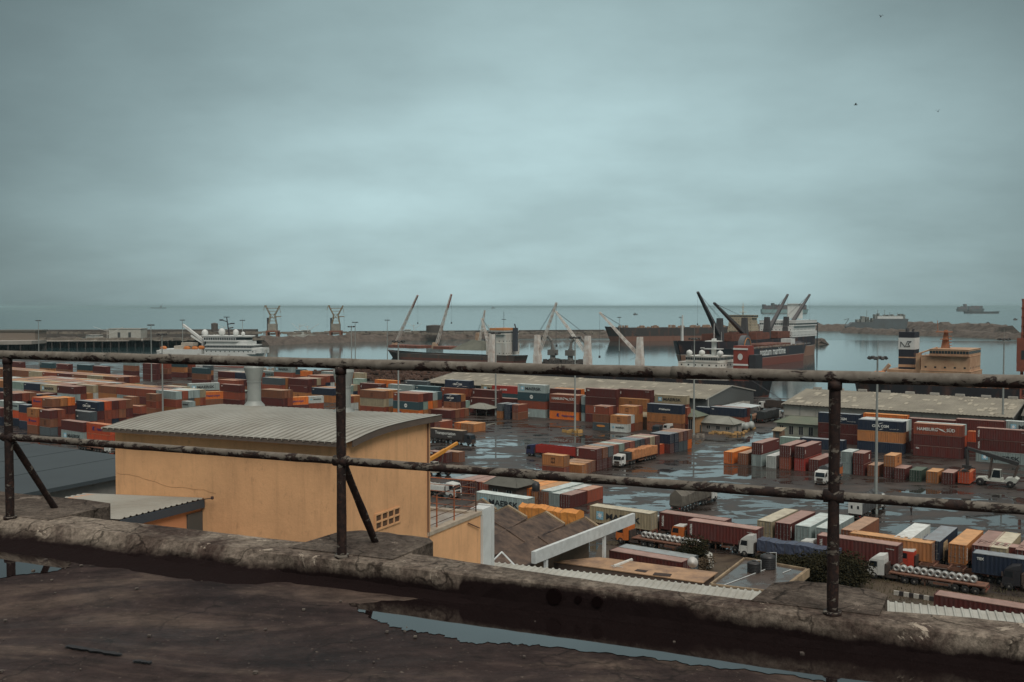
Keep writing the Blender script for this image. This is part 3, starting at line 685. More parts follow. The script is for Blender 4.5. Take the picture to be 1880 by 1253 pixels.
# ---------------------------------------------------------------- roof we stand on: z relative to the eye
Z = lambda r: HC + r
RD = Vector((.919, -.394, 0)).normalized(); RN = Vector((-RD.y, RD.x, 0))     # along / outward of the railing
A2 = Vector((-.965, 5.6, 0))                                            # foot of the middle post
def RP(k, off=0.0, z=0.0): return A2 + RD*k + RN*off + Vector((0, 0, Z(z)))
def noise_sheet(nm): return random.Random(nm)
conc = bpy.data.materials.new('weathered_concrete')
def conc_mat(m, base, lite, dark, moss_z=None):
    nt, N, L = nodes(m)
    out = mk(nt, 'ShaderNodeOutputMaterial'); b = mk(nt, 'ShaderNodeBsdfPrincipled'); L.new(b.outputs[0], out.inputs[0])
    geo = mk(nt, 'ShaderNodeNewGeometry')
    def no(s, d=6, r=.6, di=0.0, sc3=None, loc=(0,0,0)):
        n = mk(nt, 'ShaderNodeTexNoise'); n.inputs['Scale'].default_value = s; n.inputs['Detail'].default_value = d; n.inputs['Roughness'].default_value = r; n.inputs['Distortion'].default_value = di
        q = mk(nt, 'ShaderNodeMapping'); q.inputs['Location'].default_value = loc; q.inputs['Rotation'].default_value = (0, 0, R(23))
        if sc3: q.inputs['Scale'].default_value = sc3
        L.new(geo.outputs['Position'], q.inputs[0]); L.new(q.outputs[0], n.inputs['Vector']); return n.outputs[0]
    r1 = ramp(nt, [(.3, base), (.7, lite)]); L.new(no(1.6), r1.inputs[0])
    r2 = ramp(nt, [(.44, 0.0), (.60, 1.0)]); L.new(no(.9, 8, .7, 1.2, (1, 1, 1), (5, 3, 0)), r2.inputs[0])
    mx = mk(nt, 'ShaderNodeMix', data_type='RGBA'); L.new(r2.outputs[0], mx.inputs[0]); L.new(r1.outputs[0], mx.inputs[6]); mx.inputs[7].default_value = (*dark, 1)
    r3 = ramp(nt, [(.36, .40), (.64, 1.40)]); L.new(no(30, 8, .78), r3.inputs[0])
    mm = mk(nt, 'ShaderNodeMix', data_type='RGBA', blend_type='MULTIPLY'); mm.inputs[0].default_value = 1; L.new(mx.outputs[2], mm.inputs[6]); L.new(r3.outputs[0], mm.inputs[7])
    vo = mk(nt, 'ShaderNodeTexVoronoi', feature='DISTANCE_TO_EDGE'); vo.inputs['Scale'].default_value = 1.15; vq = mk(nt, 'ShaderNodeVectorMath', operation='MULTIPLY_ADD')
    nz = mk(nt, 'ShaderNodeTexNoise'); nz.inputs['Scale'].default_value = 3.5; nz.inputs['Detail'].default_value = 8; L.new(geo.outputs['Position'], nz.inputs['Vector'])
    L.new(nz.outputs['Color'], vq.inputs[0]); vq.inputs[1].default_value = (.45,.45,.45); L.new(geo.outputs['Position'], vq.inputs[2]); L.new(vq.outputs[0], vo.inputs['Vector'])
    cr_ = ramp(nt, [(.004, .25), (.011, 1.0)]); L.new(vo.outputs['Distance'], cr_.inputs[0])
    m3 = mk(nt, 'ShaderNodeMix', data_type='RGBA', blend_type='MULTIPLY'); m3.inputs[0].default_value = .8; L.new(mm.outputs[2], m3.inputs[6]); L.new(cr_.outputs[0], m3.inputs[7])
    chip = ramp(nt, [(.60, 0.0), (.63, 1.0)]); L.new(no(5.5, 9, .72, .8, (1,1,1), (9, 2, 3)), chip.inputs[0]); m4 = mk(nt, 'ShaderNodeMix', data_type='RGBA'); L.new(chip.outputs[0], m4.inputs[0]); L.new(m3.outputs[2], m4.inputs[6]); m4.inputs[7].default_value = (*[c*1.25 for c in lite], 1)
    mm = m4
    L.new(mm.outputs[2], b.inputs['Base Color']); b.inputs['Roughness'].default_value = .80; b.inputs['Specular IOR Level'].default_value = .06
    if moss_z is not None:      # black mould creeping up from the wet gutter, its upper edge ragged
        sx = mk(nt, 'ShaderNodeSeparateXYZ'); L.new(geo.outputs['Position'], sx.inputs[0])
        a1 = mk(nt, 'ShaderNodeMath', operation='MULTIPLY_ADD'); L.new(no(1.1, 7, .7, .5, (1, 1, .5), (2, 8, 1)), a1.inputs[0]); a1.inputs[1].default_value = moss_z[1]; a1.inputs[2].default_value = moss_z[0] - moss_z[1]*.5
        a0 = mk(nt, 'ShaderNodeMath', operation='MULTIPLY_ADD'); L.new(no(16, 5, .7, .3, (1, 1, .3)), a0.inputs[0]); a0.inputs[1].default_value = .045; L.new(a1.outputs[0], a0.inputs[2])
        dk = mk(nt, 'ShaderNodeVectorMath', operation='DOT_PRODUCT'); L.new(geo.outputs['Position'], dk.inputs[0]); dk.inputs[1].default_value = RD
        kk = mk(nt, 'ShaderNodeMath', operation='ADD'); L.new(dk.outputs['Value'], kk.inputs[0]); kk.inputs[1].default_value = -A2.dot(RD)
        kw = mk(nt, 'ShaderNodeMath', operation='MULTIPLY_ADD'); L.new(no(2.5, 4, .7), kw.inputs[0]); kw.inputs[1].default_value = .25; L.new(kk.outputs[0], kw.inputs[2])
        kn = mk(nt, 'ShaderNodeMapRange'); kn.inputs[1].default_value = -3.0; kn.inputs[2].default_value = 5.0; L.new(kw.outputs[0], kn.inputs[0])
        kr = ramp(nt, [(0, .02), (.40, .03), (.488, .03), (.492, .080), (.640, .075), (.652, .03), (1, .03)]); L.new(kn.outputs[0], kr.inputs[0])
        ka = mk(nt, 'ShaderNodeMath', operation='ADD'); L.new(a0.outputs[0], ka.inputs[0]); L.new(kr.outputs[0], ka.inputs[1]); a0 = ka
        a2 = mk(nt, 'ShaderNodeMath', operation='SUBTRACT'); L.new(a0.outputs[0], a2.inputs[0]); L.new(sx.outputs[2], a2.inputs[1])
        a3 = mk(nt, 'ShaderNodeMapRange'); a3.inputs[1].default_value = -.015; a3.inputs[2].default_value = .03; L.new(a2.outputs[0], a3.inputs[0])
        a4 = mk(nt, 'ShaderNodeMix', data_type='RGBA'); L.new(a3.outputs[0], a4.inputs[0]); L.new(mm.outputs[2], a4.inputs[6]); a4.inputs[7].default_value = (.013, .008, .008, 1)
        L.new(a4.outputs[2], b.inputs['Base Color'])
    bp = mk(nt, 'ShaderNodeBump'); bp.inputs['Strength'].default_value = .7; bp.inputs['Distance'].default_value = .02; L.new(no(14, 8, .7), bp.inputs['Height']); L.new(bp.outputs[0], b.inputs['Normal'])
    return m
conc_mat(conc, (.170,.138,.112), (.34,.29,.235), (.070,.050,.042), moss_z=(Z(-1.525), .13))
padm = conc_mat(bpy.data.materials.new('pad_concrete'), (.12,.098,.082), (.17,.14,.115), (.075,.058,.048))
# floor of the roof with its own damp patches
FZ = -1.562
fm = bpy.data.materials.new('roof_floor_screed'); nt, N, L = nodes(fm)
out = mk(nt, 'ShaderNodeOutputMaterial'); b = mk(nt, 'ShaderNodeBsdfPrincipled'); L.new(b.outputs[0], out.inputs[0])
geo = mk(nt, 'ShaderNodeNewGeometry')
def fno(s, d=6, r=.6, di=0.0, sc3=(1,1,1), loc=(0,0,0)):
    n = mk(nt, 'ShaderNodeTexNoise'); n.inputs['Scale'].default_value = s; n.inputs['Detail'].default_value = d; n.inputs['Roughness'].default_value = r; n.inputs['Distortion'].default_value = di
    q = mk(nt, 'ShaderNodeMapping'); q.inputs['Location'].default_value = loc; q.inputs['Rotation'].default_value = (0, 0, R(23)); q.inputs['Scale'].default_value = sc3
    L.new(geo.outputs['Position'], q.inputs[0]); L.new(q.outputs[0], n.inputs['Vector']); return n.outputs[0]
b.inputs['Specular IOR Level'].default_value = .18
r1 = ramp(nt, [(.36, (.014,.008,.008)), (.50, (.036,.024,.022)), (.64, (.100,.072,.057)), (.74, (.17,.135,.11))]); L.new(fno(1.1, 8, .66, .8, (.6, 1.5, 1), (1, 4, 0)), r1.inputs[0])
r3 = ramp(nt, [(.32, .45), (.66, 1.55)]); L.new(fno(7, 10, .78, .4), r3.inputs[0])
mm = mk(nt, 'ShaderNodeMix', data_type='RGBA', blend_type='MULTIPLY'); mm.inputs[0].default_value = 1; L.new(r1.outputs[0], mm.inputs[6]); L.new(r3.outputs[0], mm.inputs[7])
vo = mk(nt, 'ShaderNodeTexVoronoi', feature='DISTANCE_TO_EDGE'); vo.inputs['Scale'].default_value = .55; vq = mk(nt, 'ShaderNodeVectorMath', operation='MULTIPLY_ADD')
nz = mk(nt, 'ShaderNodeTexNoise'); nz.inputs['Scale'].default_value = 2.2; nz.inputs['Detail'].default_value = 9; L.new(geo.outputs['Position'], nz.inputs['Vector'])
L.new(nz.outputs['Color'], vq.inputs[0]); vq.inputs[1].default_value = (.7,.7,.7); L.new(geo.outputs['Position'], vq.inputs[2]); L.new(vq.outputs[0], vo.inputs['Vector'])
cr_ = ramp(nt, [(.0015, .3), (.005, 1.0)]); L.new(vo.outputs['Distance'], cr_.inputs[0]); m3 = mk(nt, 'ShaderNodeMix', data_type='RGBA', blend_type='MULTIPLY'); m3.inputs[0].default_value = .8; L.new(mm.outputs[2], m3.inputs[6]); L.new(cr_.outputs[0], m3.inputs[7])
spk = ramp(nt, [(.64, 0.0), (.67, .8)]); L.new(fno(34, 5, .7), spk.inputs[0]); m4 = mk(nt, 'ShaderNodeMix', data_type='RGBA'); L.new(spk.outputs[0], m4.inputs[0]); L.new(m3.outputs[2], m4.inputs[6]); m4.inputs[7].default_value = (.17,.14,.115,1); L.new(m4.outputs[2], b.inputs['Base Color'])
r4 = ramp(nt, [(.42, .80), (.64, .42)]); L.new(fno(.8, 5, .6, .6, (.7, 1.4, 1), (7, 1, 0)), r4.inputs[0]); L.new(r4.outputs[0], b.inputs['Roughness'])
bp = mk(nt, 'ShaderNodeBump'); bp.inputs['Strength'].default_value = .8; bp.inputs['Distance'].default_value = .012; L.new(fno(12, 10, .75, 0, (.7, 1.3, 1)), bp.inputs['Height']); L.new(bp.outputs[0], b.inputs['Normal'])
s = MB(); a, b_, c_, d_ = RP(-9, .0, FZ), RP(9, .0, FZ), RP(9, -12, FZ), RP(-9, -12, FZ)
s.prism([a, b_, c_, d_], (0, 0, -.3)); tag(s.build('roof_floor', fm), kind='structure')
# puddles in the gutter: ragged outline sheets
pm = bpy.data.materials.new('puddle_water'); nt, N, L = nodes(pm)
out = mk(nt, 'ShaderNodeOutputMaterial'); b = mk(nt, 'ShaderNodeBsdfPrincipled'); L.new(b.outputs[0], out.inputs[0])
b.inputs['Base Color'].default_value = (.012,.008,.008,1); b.inputs['Roughness'].default_value = .03; b.inputs['IOR'].default_value = 2.6
def puddle(pts, seed, amp=.03, sub=22):
    r_ = random.Random(seed); out_ = []
    for (k0, o0), (k1, o1) in zip(pts, pts[1:] + pts[:1]):
        for i in range(sub):
            t = i/sub; q_ = len(out_); wv_ = amp*(math.sin(q_*.9)+.6*math.sin(q_*2.3+1)+.4*math.sin(q_*.31)); ln_ = max(1e-6, math.hypot(k1-k0, o1-o0)); out_.append((k0+(k1-k0)*t - (o1-o0)/ln_*wv_, o0+(o1-o0)*t + (k1-k0)/ln_*wv_))
    q = MB(); q.v = [tuple(RP(k, o, FZ+.004)) for k, o in out_]; q.f = [tuple(range(len(out_)))]; q.m = [0]
    return tag(q.build('puddle', pm), kind='structure')
def KO(px, py, zz):
    p = P(px, py, Z(zz)); d = p - A2; return (d.x*RD.x + d.y*RD.y, d.x*RN.x + d.y*RN.y)
pp = [(690,1139),(640,1110),(800,1100),(1200,1150),(1500,1185),(1980,1235),(1980,1320),(1600,1275),(1480,1245),(1300,1225),(1180,1208),(1000,1188),(940,1183),(860,1182),(800,1165),(740,1158)]
puddle([KO(x, y, FZ) for x, y in pp], 3, .011, 16)
pp = [(-60,1010),(60,1018),(130,1030),(128,1042),(90,1052),(40,1056),(-60,1072)]
puddle([KO(x, y, FZ) for x, y in pp], 5, .008, 12)
# parapet kerb: profile swept along the railing, with small irregularities
def kerb():
    rr = random.Random(8); prof = [(-.27, -1.572), (-.23, -1.560), (-.17, -1.545), (-.115, -1.522), (-.078, -1.497), (-.064, -1.468), (-.055, -1.428), (-.035, -1.420), (.08, -1.420), (.25, -1.424), (.28, -1.44), (.28, -2.3)]
    rows = []; n = 260
    for i in range(n+1):
        k = -9 + 18*i/n; r_ = []
        w1 = math.sin(k*1.7)*.010 + math.sin(k*4.1+1)*.006
        for j, (o, z) in enumerate(prof):
            if j <= 4 and k > -.42:      # a straight broken ledge instead of the rendered haunch
                f_ = min(1, (k+.42)*12); to, tz = [(-.175, -1.572), (-.14, -1.565), (-.108, -1.556), (-.084, -1.543), (-.068, -1.525)][j]
                o, z = o+(to-o)*f_, z+(tz-z)*f_
            if j >= 9:
                ko = [(-9, .27), (-.3, .27), (.5, .25), (.9, .20), (1.7, .11), (2.2, .12), (2.9, .20), (3.2, .24), (9, .24)]
                for (ka, oa), (kb, ob) in zip(ko, ko[1:]):
                    if ka <= k <= kb: o = oa + (ob-oa)*(k-ka)/(kb-ka) - (.03 if j == 9 else 0)
            rough = ((.012 if k < -.42 else .006) if 1 <= j <= 5 else .0025)
            wide = 0.0
            if j <= 5 and k < -.42: wide = -.05 * min(1, (-.42-k)*6)       # smooth rendered haunch on the left length
            if j in (2, 3) and k > .9: z = z - .02
            r_.append(RP(k, o + w1 + wide*(.6 if j > 2 else 1) + rr.uniform(-rough, rough), z + rr.uniform(-rough, rough)*.5))
        rows.append(r_)
    m = MB(); m.sheet(rows); 
    o = m.build('roof_parapet', conc, smooth=False)
    for px, py, r_ in ((1006, 1104, .040), (1058, 1128, .018), (1098, 1138, .027)):
        q = PD(px, py, 4.95); d = q - A2; k = d.dot(RD); p = RP(k, -.064, 0); p.z = Z(-1.478); m = MB(); nn_ = -RN
        m.tube(p + RN*.03, p + nn_*.003, r_, 16); h_ = m.build('drain_hole', mat('hole_black', (.008,.005,.005), .95, amt=0, spec=0), o)
    return tag(o, 'low weathered concrete parapet kerb running under the rusty railing', 'parapet')
kerb()
def pad(k0, k1, o1, lab, dz=0.0):
    m = MB(); rr = random.Random(int(k0*100)); n = 9; top = []; 
    pts = [(k0, .05), (k0+.05, o1-.10), (k0+.16, o1)] + [(k0+.16+(k1-k0-.26)*t/5, o1 + rr.uniform(-.015,.015)) for t in range(1, 5)] + [(k1-.07, o1-.02), (k1, o1-.10), (k1-.02, .05)]
    m.prism([RP(k, o, -1.416+dz) for k, o in pts], (0, 0, -.21))
    o = m.build('railing_pad', padm); return tag(o, lab, 'concrete pad', 'concrete pads carrying the railing posts')
pad(-3.9, -2.30, .66, 'concrete pad under the leftmost railing post')
pad(-.40, .32, .60, 'concrete pad under the middle railing post', .003)
pad(2.28, 2.88, .50, 'concrete pad under the thick right railing post', .001)
# railing
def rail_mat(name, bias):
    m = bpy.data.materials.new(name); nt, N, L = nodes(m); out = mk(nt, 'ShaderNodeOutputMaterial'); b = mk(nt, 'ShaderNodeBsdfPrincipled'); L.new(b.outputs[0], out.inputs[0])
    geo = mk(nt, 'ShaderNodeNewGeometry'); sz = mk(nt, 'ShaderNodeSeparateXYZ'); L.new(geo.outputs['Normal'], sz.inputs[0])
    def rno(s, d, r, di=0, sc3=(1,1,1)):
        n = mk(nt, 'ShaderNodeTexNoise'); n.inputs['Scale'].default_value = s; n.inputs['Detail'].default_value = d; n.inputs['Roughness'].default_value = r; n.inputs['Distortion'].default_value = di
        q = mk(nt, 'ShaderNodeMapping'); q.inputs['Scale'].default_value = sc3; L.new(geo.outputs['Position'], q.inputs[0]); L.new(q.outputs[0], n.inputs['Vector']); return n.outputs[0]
    # rusty undersides, and sky light on the tops painted in by the normal
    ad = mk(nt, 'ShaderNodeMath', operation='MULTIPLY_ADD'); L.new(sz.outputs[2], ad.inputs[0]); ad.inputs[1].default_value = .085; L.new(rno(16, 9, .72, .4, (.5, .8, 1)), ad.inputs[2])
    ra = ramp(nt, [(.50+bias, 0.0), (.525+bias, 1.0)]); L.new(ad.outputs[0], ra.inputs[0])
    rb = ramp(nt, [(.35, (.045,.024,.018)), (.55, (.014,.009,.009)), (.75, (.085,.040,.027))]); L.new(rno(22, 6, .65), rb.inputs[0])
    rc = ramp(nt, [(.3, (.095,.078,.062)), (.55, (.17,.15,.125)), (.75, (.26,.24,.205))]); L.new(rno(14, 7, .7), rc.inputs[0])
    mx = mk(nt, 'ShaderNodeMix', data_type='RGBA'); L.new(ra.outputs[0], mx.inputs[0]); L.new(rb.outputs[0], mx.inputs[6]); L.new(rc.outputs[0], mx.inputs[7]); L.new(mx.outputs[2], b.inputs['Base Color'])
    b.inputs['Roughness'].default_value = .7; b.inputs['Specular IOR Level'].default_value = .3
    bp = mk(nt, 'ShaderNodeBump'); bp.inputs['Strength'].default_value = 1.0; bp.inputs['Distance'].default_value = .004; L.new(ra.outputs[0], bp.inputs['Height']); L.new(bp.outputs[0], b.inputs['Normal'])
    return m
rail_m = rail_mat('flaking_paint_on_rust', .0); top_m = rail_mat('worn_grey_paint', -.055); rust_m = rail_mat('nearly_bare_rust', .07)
def pipe(m, a, b, r, n=14, seg=.12, amp=.0016, seed=1):
    rr = random.Random(seed); a, b = Vector(a), Vector(b); k = max(2, int((b-a).length/seg)); d = (b-a).normalized(); p = d.orthogonal().normalized(); q = d.cross(p); rows = []
    for i in range(k+1):
        c = a + (b-a)*i/k; rad = r + rr.uniform(-amp, amp)
        rows.append([c + (p*math.cos(2*math.pi*j/n) + q*math.sin(2*math.pi*j/n))*rad for j in range(n+1)])
    m.sheet(rows); return m
rl = thing('railing', RP(0, 0, -1.42), 0, 'rusty pipe railing with flaking grey paint along the roof edge', 'railing')
off = -Vector(RP(0, 0, -1.42))
kp = [-5.3, -2.61, 0.0, 2.66, 5.35]; tops = [-.318]*5
TZ, LZ = -.322, -.872
def rbuild(m, nm, mt=None):
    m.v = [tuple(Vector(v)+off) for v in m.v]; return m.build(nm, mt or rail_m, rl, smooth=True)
m = MB(); pipe(m, RP(-8, 0, TZ), RP(8, 0, TZ), .0290, seed=3)
for k in (-1.72, 1.9): m.tube(RP(k, 0, TZ), RP(k+.07, 0, TZ), .0320, 14)
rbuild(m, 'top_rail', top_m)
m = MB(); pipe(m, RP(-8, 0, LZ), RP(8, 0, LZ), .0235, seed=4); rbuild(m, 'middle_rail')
for i, k in enumerate(kp):
    if i in (0, 4): continue
    m = MB(); r0 = .0275 if i != 3 else .0265
    pipe(m, RP(k, 0, -1.43), RP(k, 0, TZ), r0, seed=10+i); m.tube(RP(k, 0, -1.425), RP(k, 0, -1.405), .042, 14)
    m.tube(RP(k-.045, 0, LZ), RP(k+.045, 0, LZ), .031, 12); m.tube(RP(k, 0, TZ-.06), RP(k, 0, TZ-.02), .032, 12)
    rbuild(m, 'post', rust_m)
    if i != 3:
        m = MB(); pipe(m, RP(k+.004, .01, LZ-.01), RP(k, .375, -1.43), .0225, seed=20+i)
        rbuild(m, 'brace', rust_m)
# small roofing scraps lying on the floor
scr = mat('black_felt_scrap', (.012,.010,.012), .6)
for (x0, y0, x1, y1, wd, lb) in ((122,1187,222,1203,.035,'long black torn strip of roofing felt on the wet roof floor'), (246,1214,278,1217,.03,'small black scrap of roofing felt beside the long torn strip')):
    a, b_ = P(x0, y0, Z(FZ+.006)), P(x1, y1, Z(FZ+.006)); rr = random.Random(x0); n = 12; q = (b_-a).cross(Vector((0,0,1))).normalized(); m = MB()
    rows = [[a+(b_-a)*i/n + q*(wd*rr.uniform(.2,.6)), a+(b_-a)*i/n - q*(wd*rr.uniform(.1,.5))] for i in range(n+1)]
    m.sheet([[Vector((p.x,p.y,p.z)) for p in r_] for r_ in rows]); m.sheet([[Vector((p.x,p.y,p.z+.005)) for p in r_] for r_ in rows])
    tag(m.build('felt_scrap', scr), lb, 'debris')
# pebbles and leaf litter on the floor: things nobody would count
m = MB(); rr = random.Random(77)
for i in range(170):
    k, o = rr.uniform(-4, 4.5), rr.uniform(-3.2, -.15); p = RP(k, o, FZ+.003); s_ = rr.uniform(.004, .011)
    m.hexa([p+Vector((rr.uniform(.6,1)*sx_*s_, rr.uniform(.5,1)*sy_*s_, z*s_*.8)) for z in (0, 1) for sx_, sy_ in ((-1,-1),(1,-1),(1,1),(-1,1))])
tag(m.build('grit', mat('grit_stone', (.14,.12,.10), .8, dirt=(.03,.02,.02), amt=.9, scale=9)), 'loose grit and crumbs scattered on the wet roof floor', 'grit', kind='stuff')
# ---------------------------------------------------------------- ochre building
def render_mat(name, base, grime):
    m = bpy.data.materials.new(name); nt, N, L = nodes(m); out = mk(nt, 'ShaderNodeOutputMaterial'); b = mk(nt, 'ShaderNodeBsdfPrincipled'); L.new(b.outputs[0], out.inputs[0])
    b.inputs['Roughness'].default_value = .9; b.inputs['Specular IOR Level'].default_value = .15; geo = mk(nt, 'ShaderNodeNewGeometry')
    def no(s, d, r, sc3, loc=(0,0,0)):
        n = mk(nt, 'ShaderNodeTexNoise'); n.inputs['Scale'].default_value = s; n.inputs['Detail'].default_value = d; n.inputs['Roughness'].default_value = r
        q = mk(nt, 'ShaderNodeMapping'); q.inputs['Scale'].default_value = sc3; q.inputs['Location'].default_value = loc; L.new(geo.outputs['Position'], q.inputs[0]); L.new(q.outputs[0], n.inputs['Vector']); return n.outputs[0]
    cur = None
    for src, lo, hi, am in ((no(.55, 6, .65, (1,1,1)), .42, .68, .40), (no(2.6, 6, .7, (1,1,.10), (3,1,2)), .50, .70, .42), (no(5, 8, .75, (1,1,.5), (1,5,9)), .58, .68, .50), (no(26, 4, .7, (1,1,1)), .35, .7, .12)):
        r = ramp(nt, [(lo, 0.0), (hi, am)]); L.new(src, r.inputs[0]); mx = mk(nt, 'ShaderNodeMix', data_type='RGBA'); L.new(r.outputs[0], mx.inputs[0])
        if cur is None: mx.inputs[6].default_value = (*base, 1)
        else: L.new(cur, mx.inputs[6])
        mx.inputs[7].default_value = (*grime, 1); cur = mx.outputs[2]
    L.new(cur, b.inputs['Base Color']); bp = mk(nt, 'ShaderNodeBump'); bp.inputs['Strength'].default_value = .5; bp.inputs['Distance'].default_value = .02; L.new(no(9, 8, .7, (1,1,1)), bp.inputs['Height']); L.new(bp.outputs[0], b.inputs['Normal']); return m
och = render_mat('ochre_render', (.80,.455,.235), (.42,.24,.13))
orn = mat('orange_render', (.62,.275,.13), .85, dirt=(.4,.2,.1), amt=.35, scale=.9, vary=0)
corr = mat('grey_corrugated_sheet', (.38,.37,.325), .5, metal=.15, dirt=(.26,.24,.20), amt=.8, scale=.55, vary=0, bump=.05)
wcor = mat('white_corrugated_sheet', (.43,.43,.39), .5, dirt=(.26,.24,.20), amt=.7, scale=.7, vary=0)
blu = mat('dark_blue_fascia', (.045,.065,.085), .5, amt=.3)
gdoor = mat('dark_grey_steel', (.06,.07,.07), .5, dirt=(.10,.09,.08), amt=.5)
whitep = mat('white_painted_concrete', (.60,.64,.64), .7, dirt=(.36,.38,.37), amt=.5, scale=.9, vary=0)
galv = mat('galvanised_sheet', (.36,.39,.37), .55, metal=.15, dirt=(.25,.26,.25), amt=.6, scale=1.4, vary=.04)
BA = Vector((-.918, .396, 0)).normalized(); BB = Vector((.43, .903, 0)).normalized()
P0 = Vector((-4.5, 27.0, 0))
def BP(t, s_, z): q = P0 + BA*t + BB*s_; return Vector((q.x, q.y, Z(z)))
LN = 8.3; EZ = -3.62
bl = thing('ochre_building', BP(LN/2, 2.3, -14), 0, 'ochre rendered building with curved grey corrugated roof below the railing', 'building'); off2 = -Vector(BP(LN/2, 2.3, -14))
def bb(m, nm, mt, par=None, sm=False): m.v = [tuple(Vector(v)+off2) for v in m.v]; return m.build(nm, mt, par or bl, smooth=sm)
prof = [(-.35, -.04), (.0, .0), (.6, .09), (1.2, .157), (1.7, .192), (2.2, .213), (2.8, .224), (3.4, .226), (4.0, .222), (4.55, .214), (4.9, .208)]
def pz(s_):
    for (a, za), (b_, zb) in zip(prof, prof[1:]):
        if a <= s_ <= b_: return za + (zb-za)*(s_-a)/(b_-a)
    return prof[-1][1]
m = MB(); ss = [0, .6, 1.2, 1.7, 2.2, 2.8, 3.4, 4.0, 4.5]
for t in (0.0, LN):
    pts = [BP(t, 0, -14)] + [BP(t, s_, EZ+pz(s_)-.10) for s_ in ss] + [BP(t, 4.5, -14)]
    m.add(pts, [tuple(range(len(pts)))])
m.add([BP(0,0,-14), BP(LN,0,-14), BP(LN,0,EZ-.1), BP(0,0,EZ-.1)], [(0,1,2,3)]); m.add([BP(0,4.5,-14), BP(LN,4.5,-14), BP(LN,4.5,EZ+.05), BP(0,4.5,EZ+.05)], [(0,1,2,3)])
wall = bb(m, 'wall', och)
def ribbed(m, T0, T1, fn, pitch=.2, h=.035, ss=None):
    """sheet with trapezoid ribs across t in [T0,T1]; fn(t,s,dz) gives the point"""
    n = int(abs(T1-T0)/pitch); row = []
    for i in range(n):
        a = T0 + (T1-T0)*i/n; w = (T1-T0)/n
        row += [(a, 0), (a+w*.60, 0), (a+w*.68, -h), (a+w*.92, -h)]
    row.append((T1, 0)); m.sheet([[fn(t, s_, dz) for t, dz in row] for s_ in ss])
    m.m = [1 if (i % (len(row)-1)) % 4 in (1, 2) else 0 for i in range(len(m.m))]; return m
m = MB(); ribbed(m, -.22, LN+.2, lambda t, s_, dz: BP(t, s_, EZ+pz(s_)+dz), .23, .05, [p[0] for p in prof]); bb(m, 'roof', [corr, mat('dark_sheet_valley', (.055,.05,.042), .8, amt=.4)])  # valley faces get a darker colour so the ribs stand out
m = MB()
m.ob(BP(-.2, -.33, EZ-.17), BA*(LN+.36), BB*.03, (0,0,.12))
for a, b_ in zip(prof[1:-1], prof[2:]): m.hexa([BP(-.2,a[0],EZ+a[1]-.20), BP(-.2,b_[0],EZ+b_[1]-.20), BP(-.165,b_[0],EZ+b_[1]-.20), BP(-.165,a[0],EZ+a[1]-.20), BP(-.2,a[0],EZ+a[1]-.01), BP(-.2,b_[0],EZ+b_[1]-.01), BP(-.165,b_[0],EZ+b_[1]-.01), BP(-.165,a[0],EZ+a[1]-.01)])
bb(m, 'fascia', mat('grey_brown_timber', (.13,.10,.08), .8, amt=.6))
m = MB(); m.ob(BP(-.05, 3.55, EZ+.02), BB*.9-Vector((0,0,.02)), BA*.12*-1, (0,0,.07)); bb(m, 'bracket', mat('rusty_steel', (.10,.045,.03), .8))
m = MB(); m.tube(BP(-.03, 4.33, -13.9), BP(-.03, 4.33, EZ+.05), .035, 8); bb(m, 'downpipe', mat('brown_pipe', (.22,.12,.07), .7))
# pierced vent blocks in the gable wall
def on_gable(px, py, out_=0.0):
    d = PD(px, py, 1.0); dirv = Vector((d.x, d.y, 0)); n = Vector((BB.y, -BB.x, 0)); t = (P0.dot(n))/(dirv.dot(n)); Y = d.y*t
    q = PD(px, py, Y); return Vector((q.x, q.y, q.z)) + n*out_
m = MB(); g0 = on_gable(688, 949); g1 = on_gable(733, 931); g2 = on_gable(733, 961); wv = g1-g0; wv.z = 0; W3 = wv.length; dw = wv.normalized(); zt = (g0.z+g1.z)/2; hh = .44; nn = Vector((BB.y, -BB.x, 0))
o_ = Vector((g0.x, g0.y, zt-hh))
for i in range(5): m.ob(o_ + dw*(W3*i/4-.02) + nn*.002, dw*.05, nn*.035, (0,0,hh+.05))
for j in range(3): m.ob(o_ + Vector((0,0,hh*j/2)) + nn*.004, dw*(W3+.02), nn*.032, (0,0,.05))
vb = bb(m, 'vent_blocks', och)
m = MB(); m.ob(o_ + nn*.0015, dw*W3, nn*.001, (0,0,hh)); bb(m, 'recess', mat('dark_recess', (.10,.055,.03), .9), vb)
# hairline cracks modelled as thin raised plaster joints
m = MB(); rr = random.Random(2); pr_ = None
for i in range(40):
    t = LN - .05 - i*.21; z = -8.6 + .25*math.sin(i*.35) + rr.uniform(-.02,.02) - i*.018; p = BP(t, -.003, -5.1 - .02*i + .05*math.sin(i*.5) + rr.uniform(-.02,.02))
    if pr_ and i < 19: m.tube(pr_, p, .006, 4)
    pr_ = p
bb(m, 'plaster_crack', mat('crack_brown', (.46,.27,.14), .9))  # crack lines in a darker brown than the wall
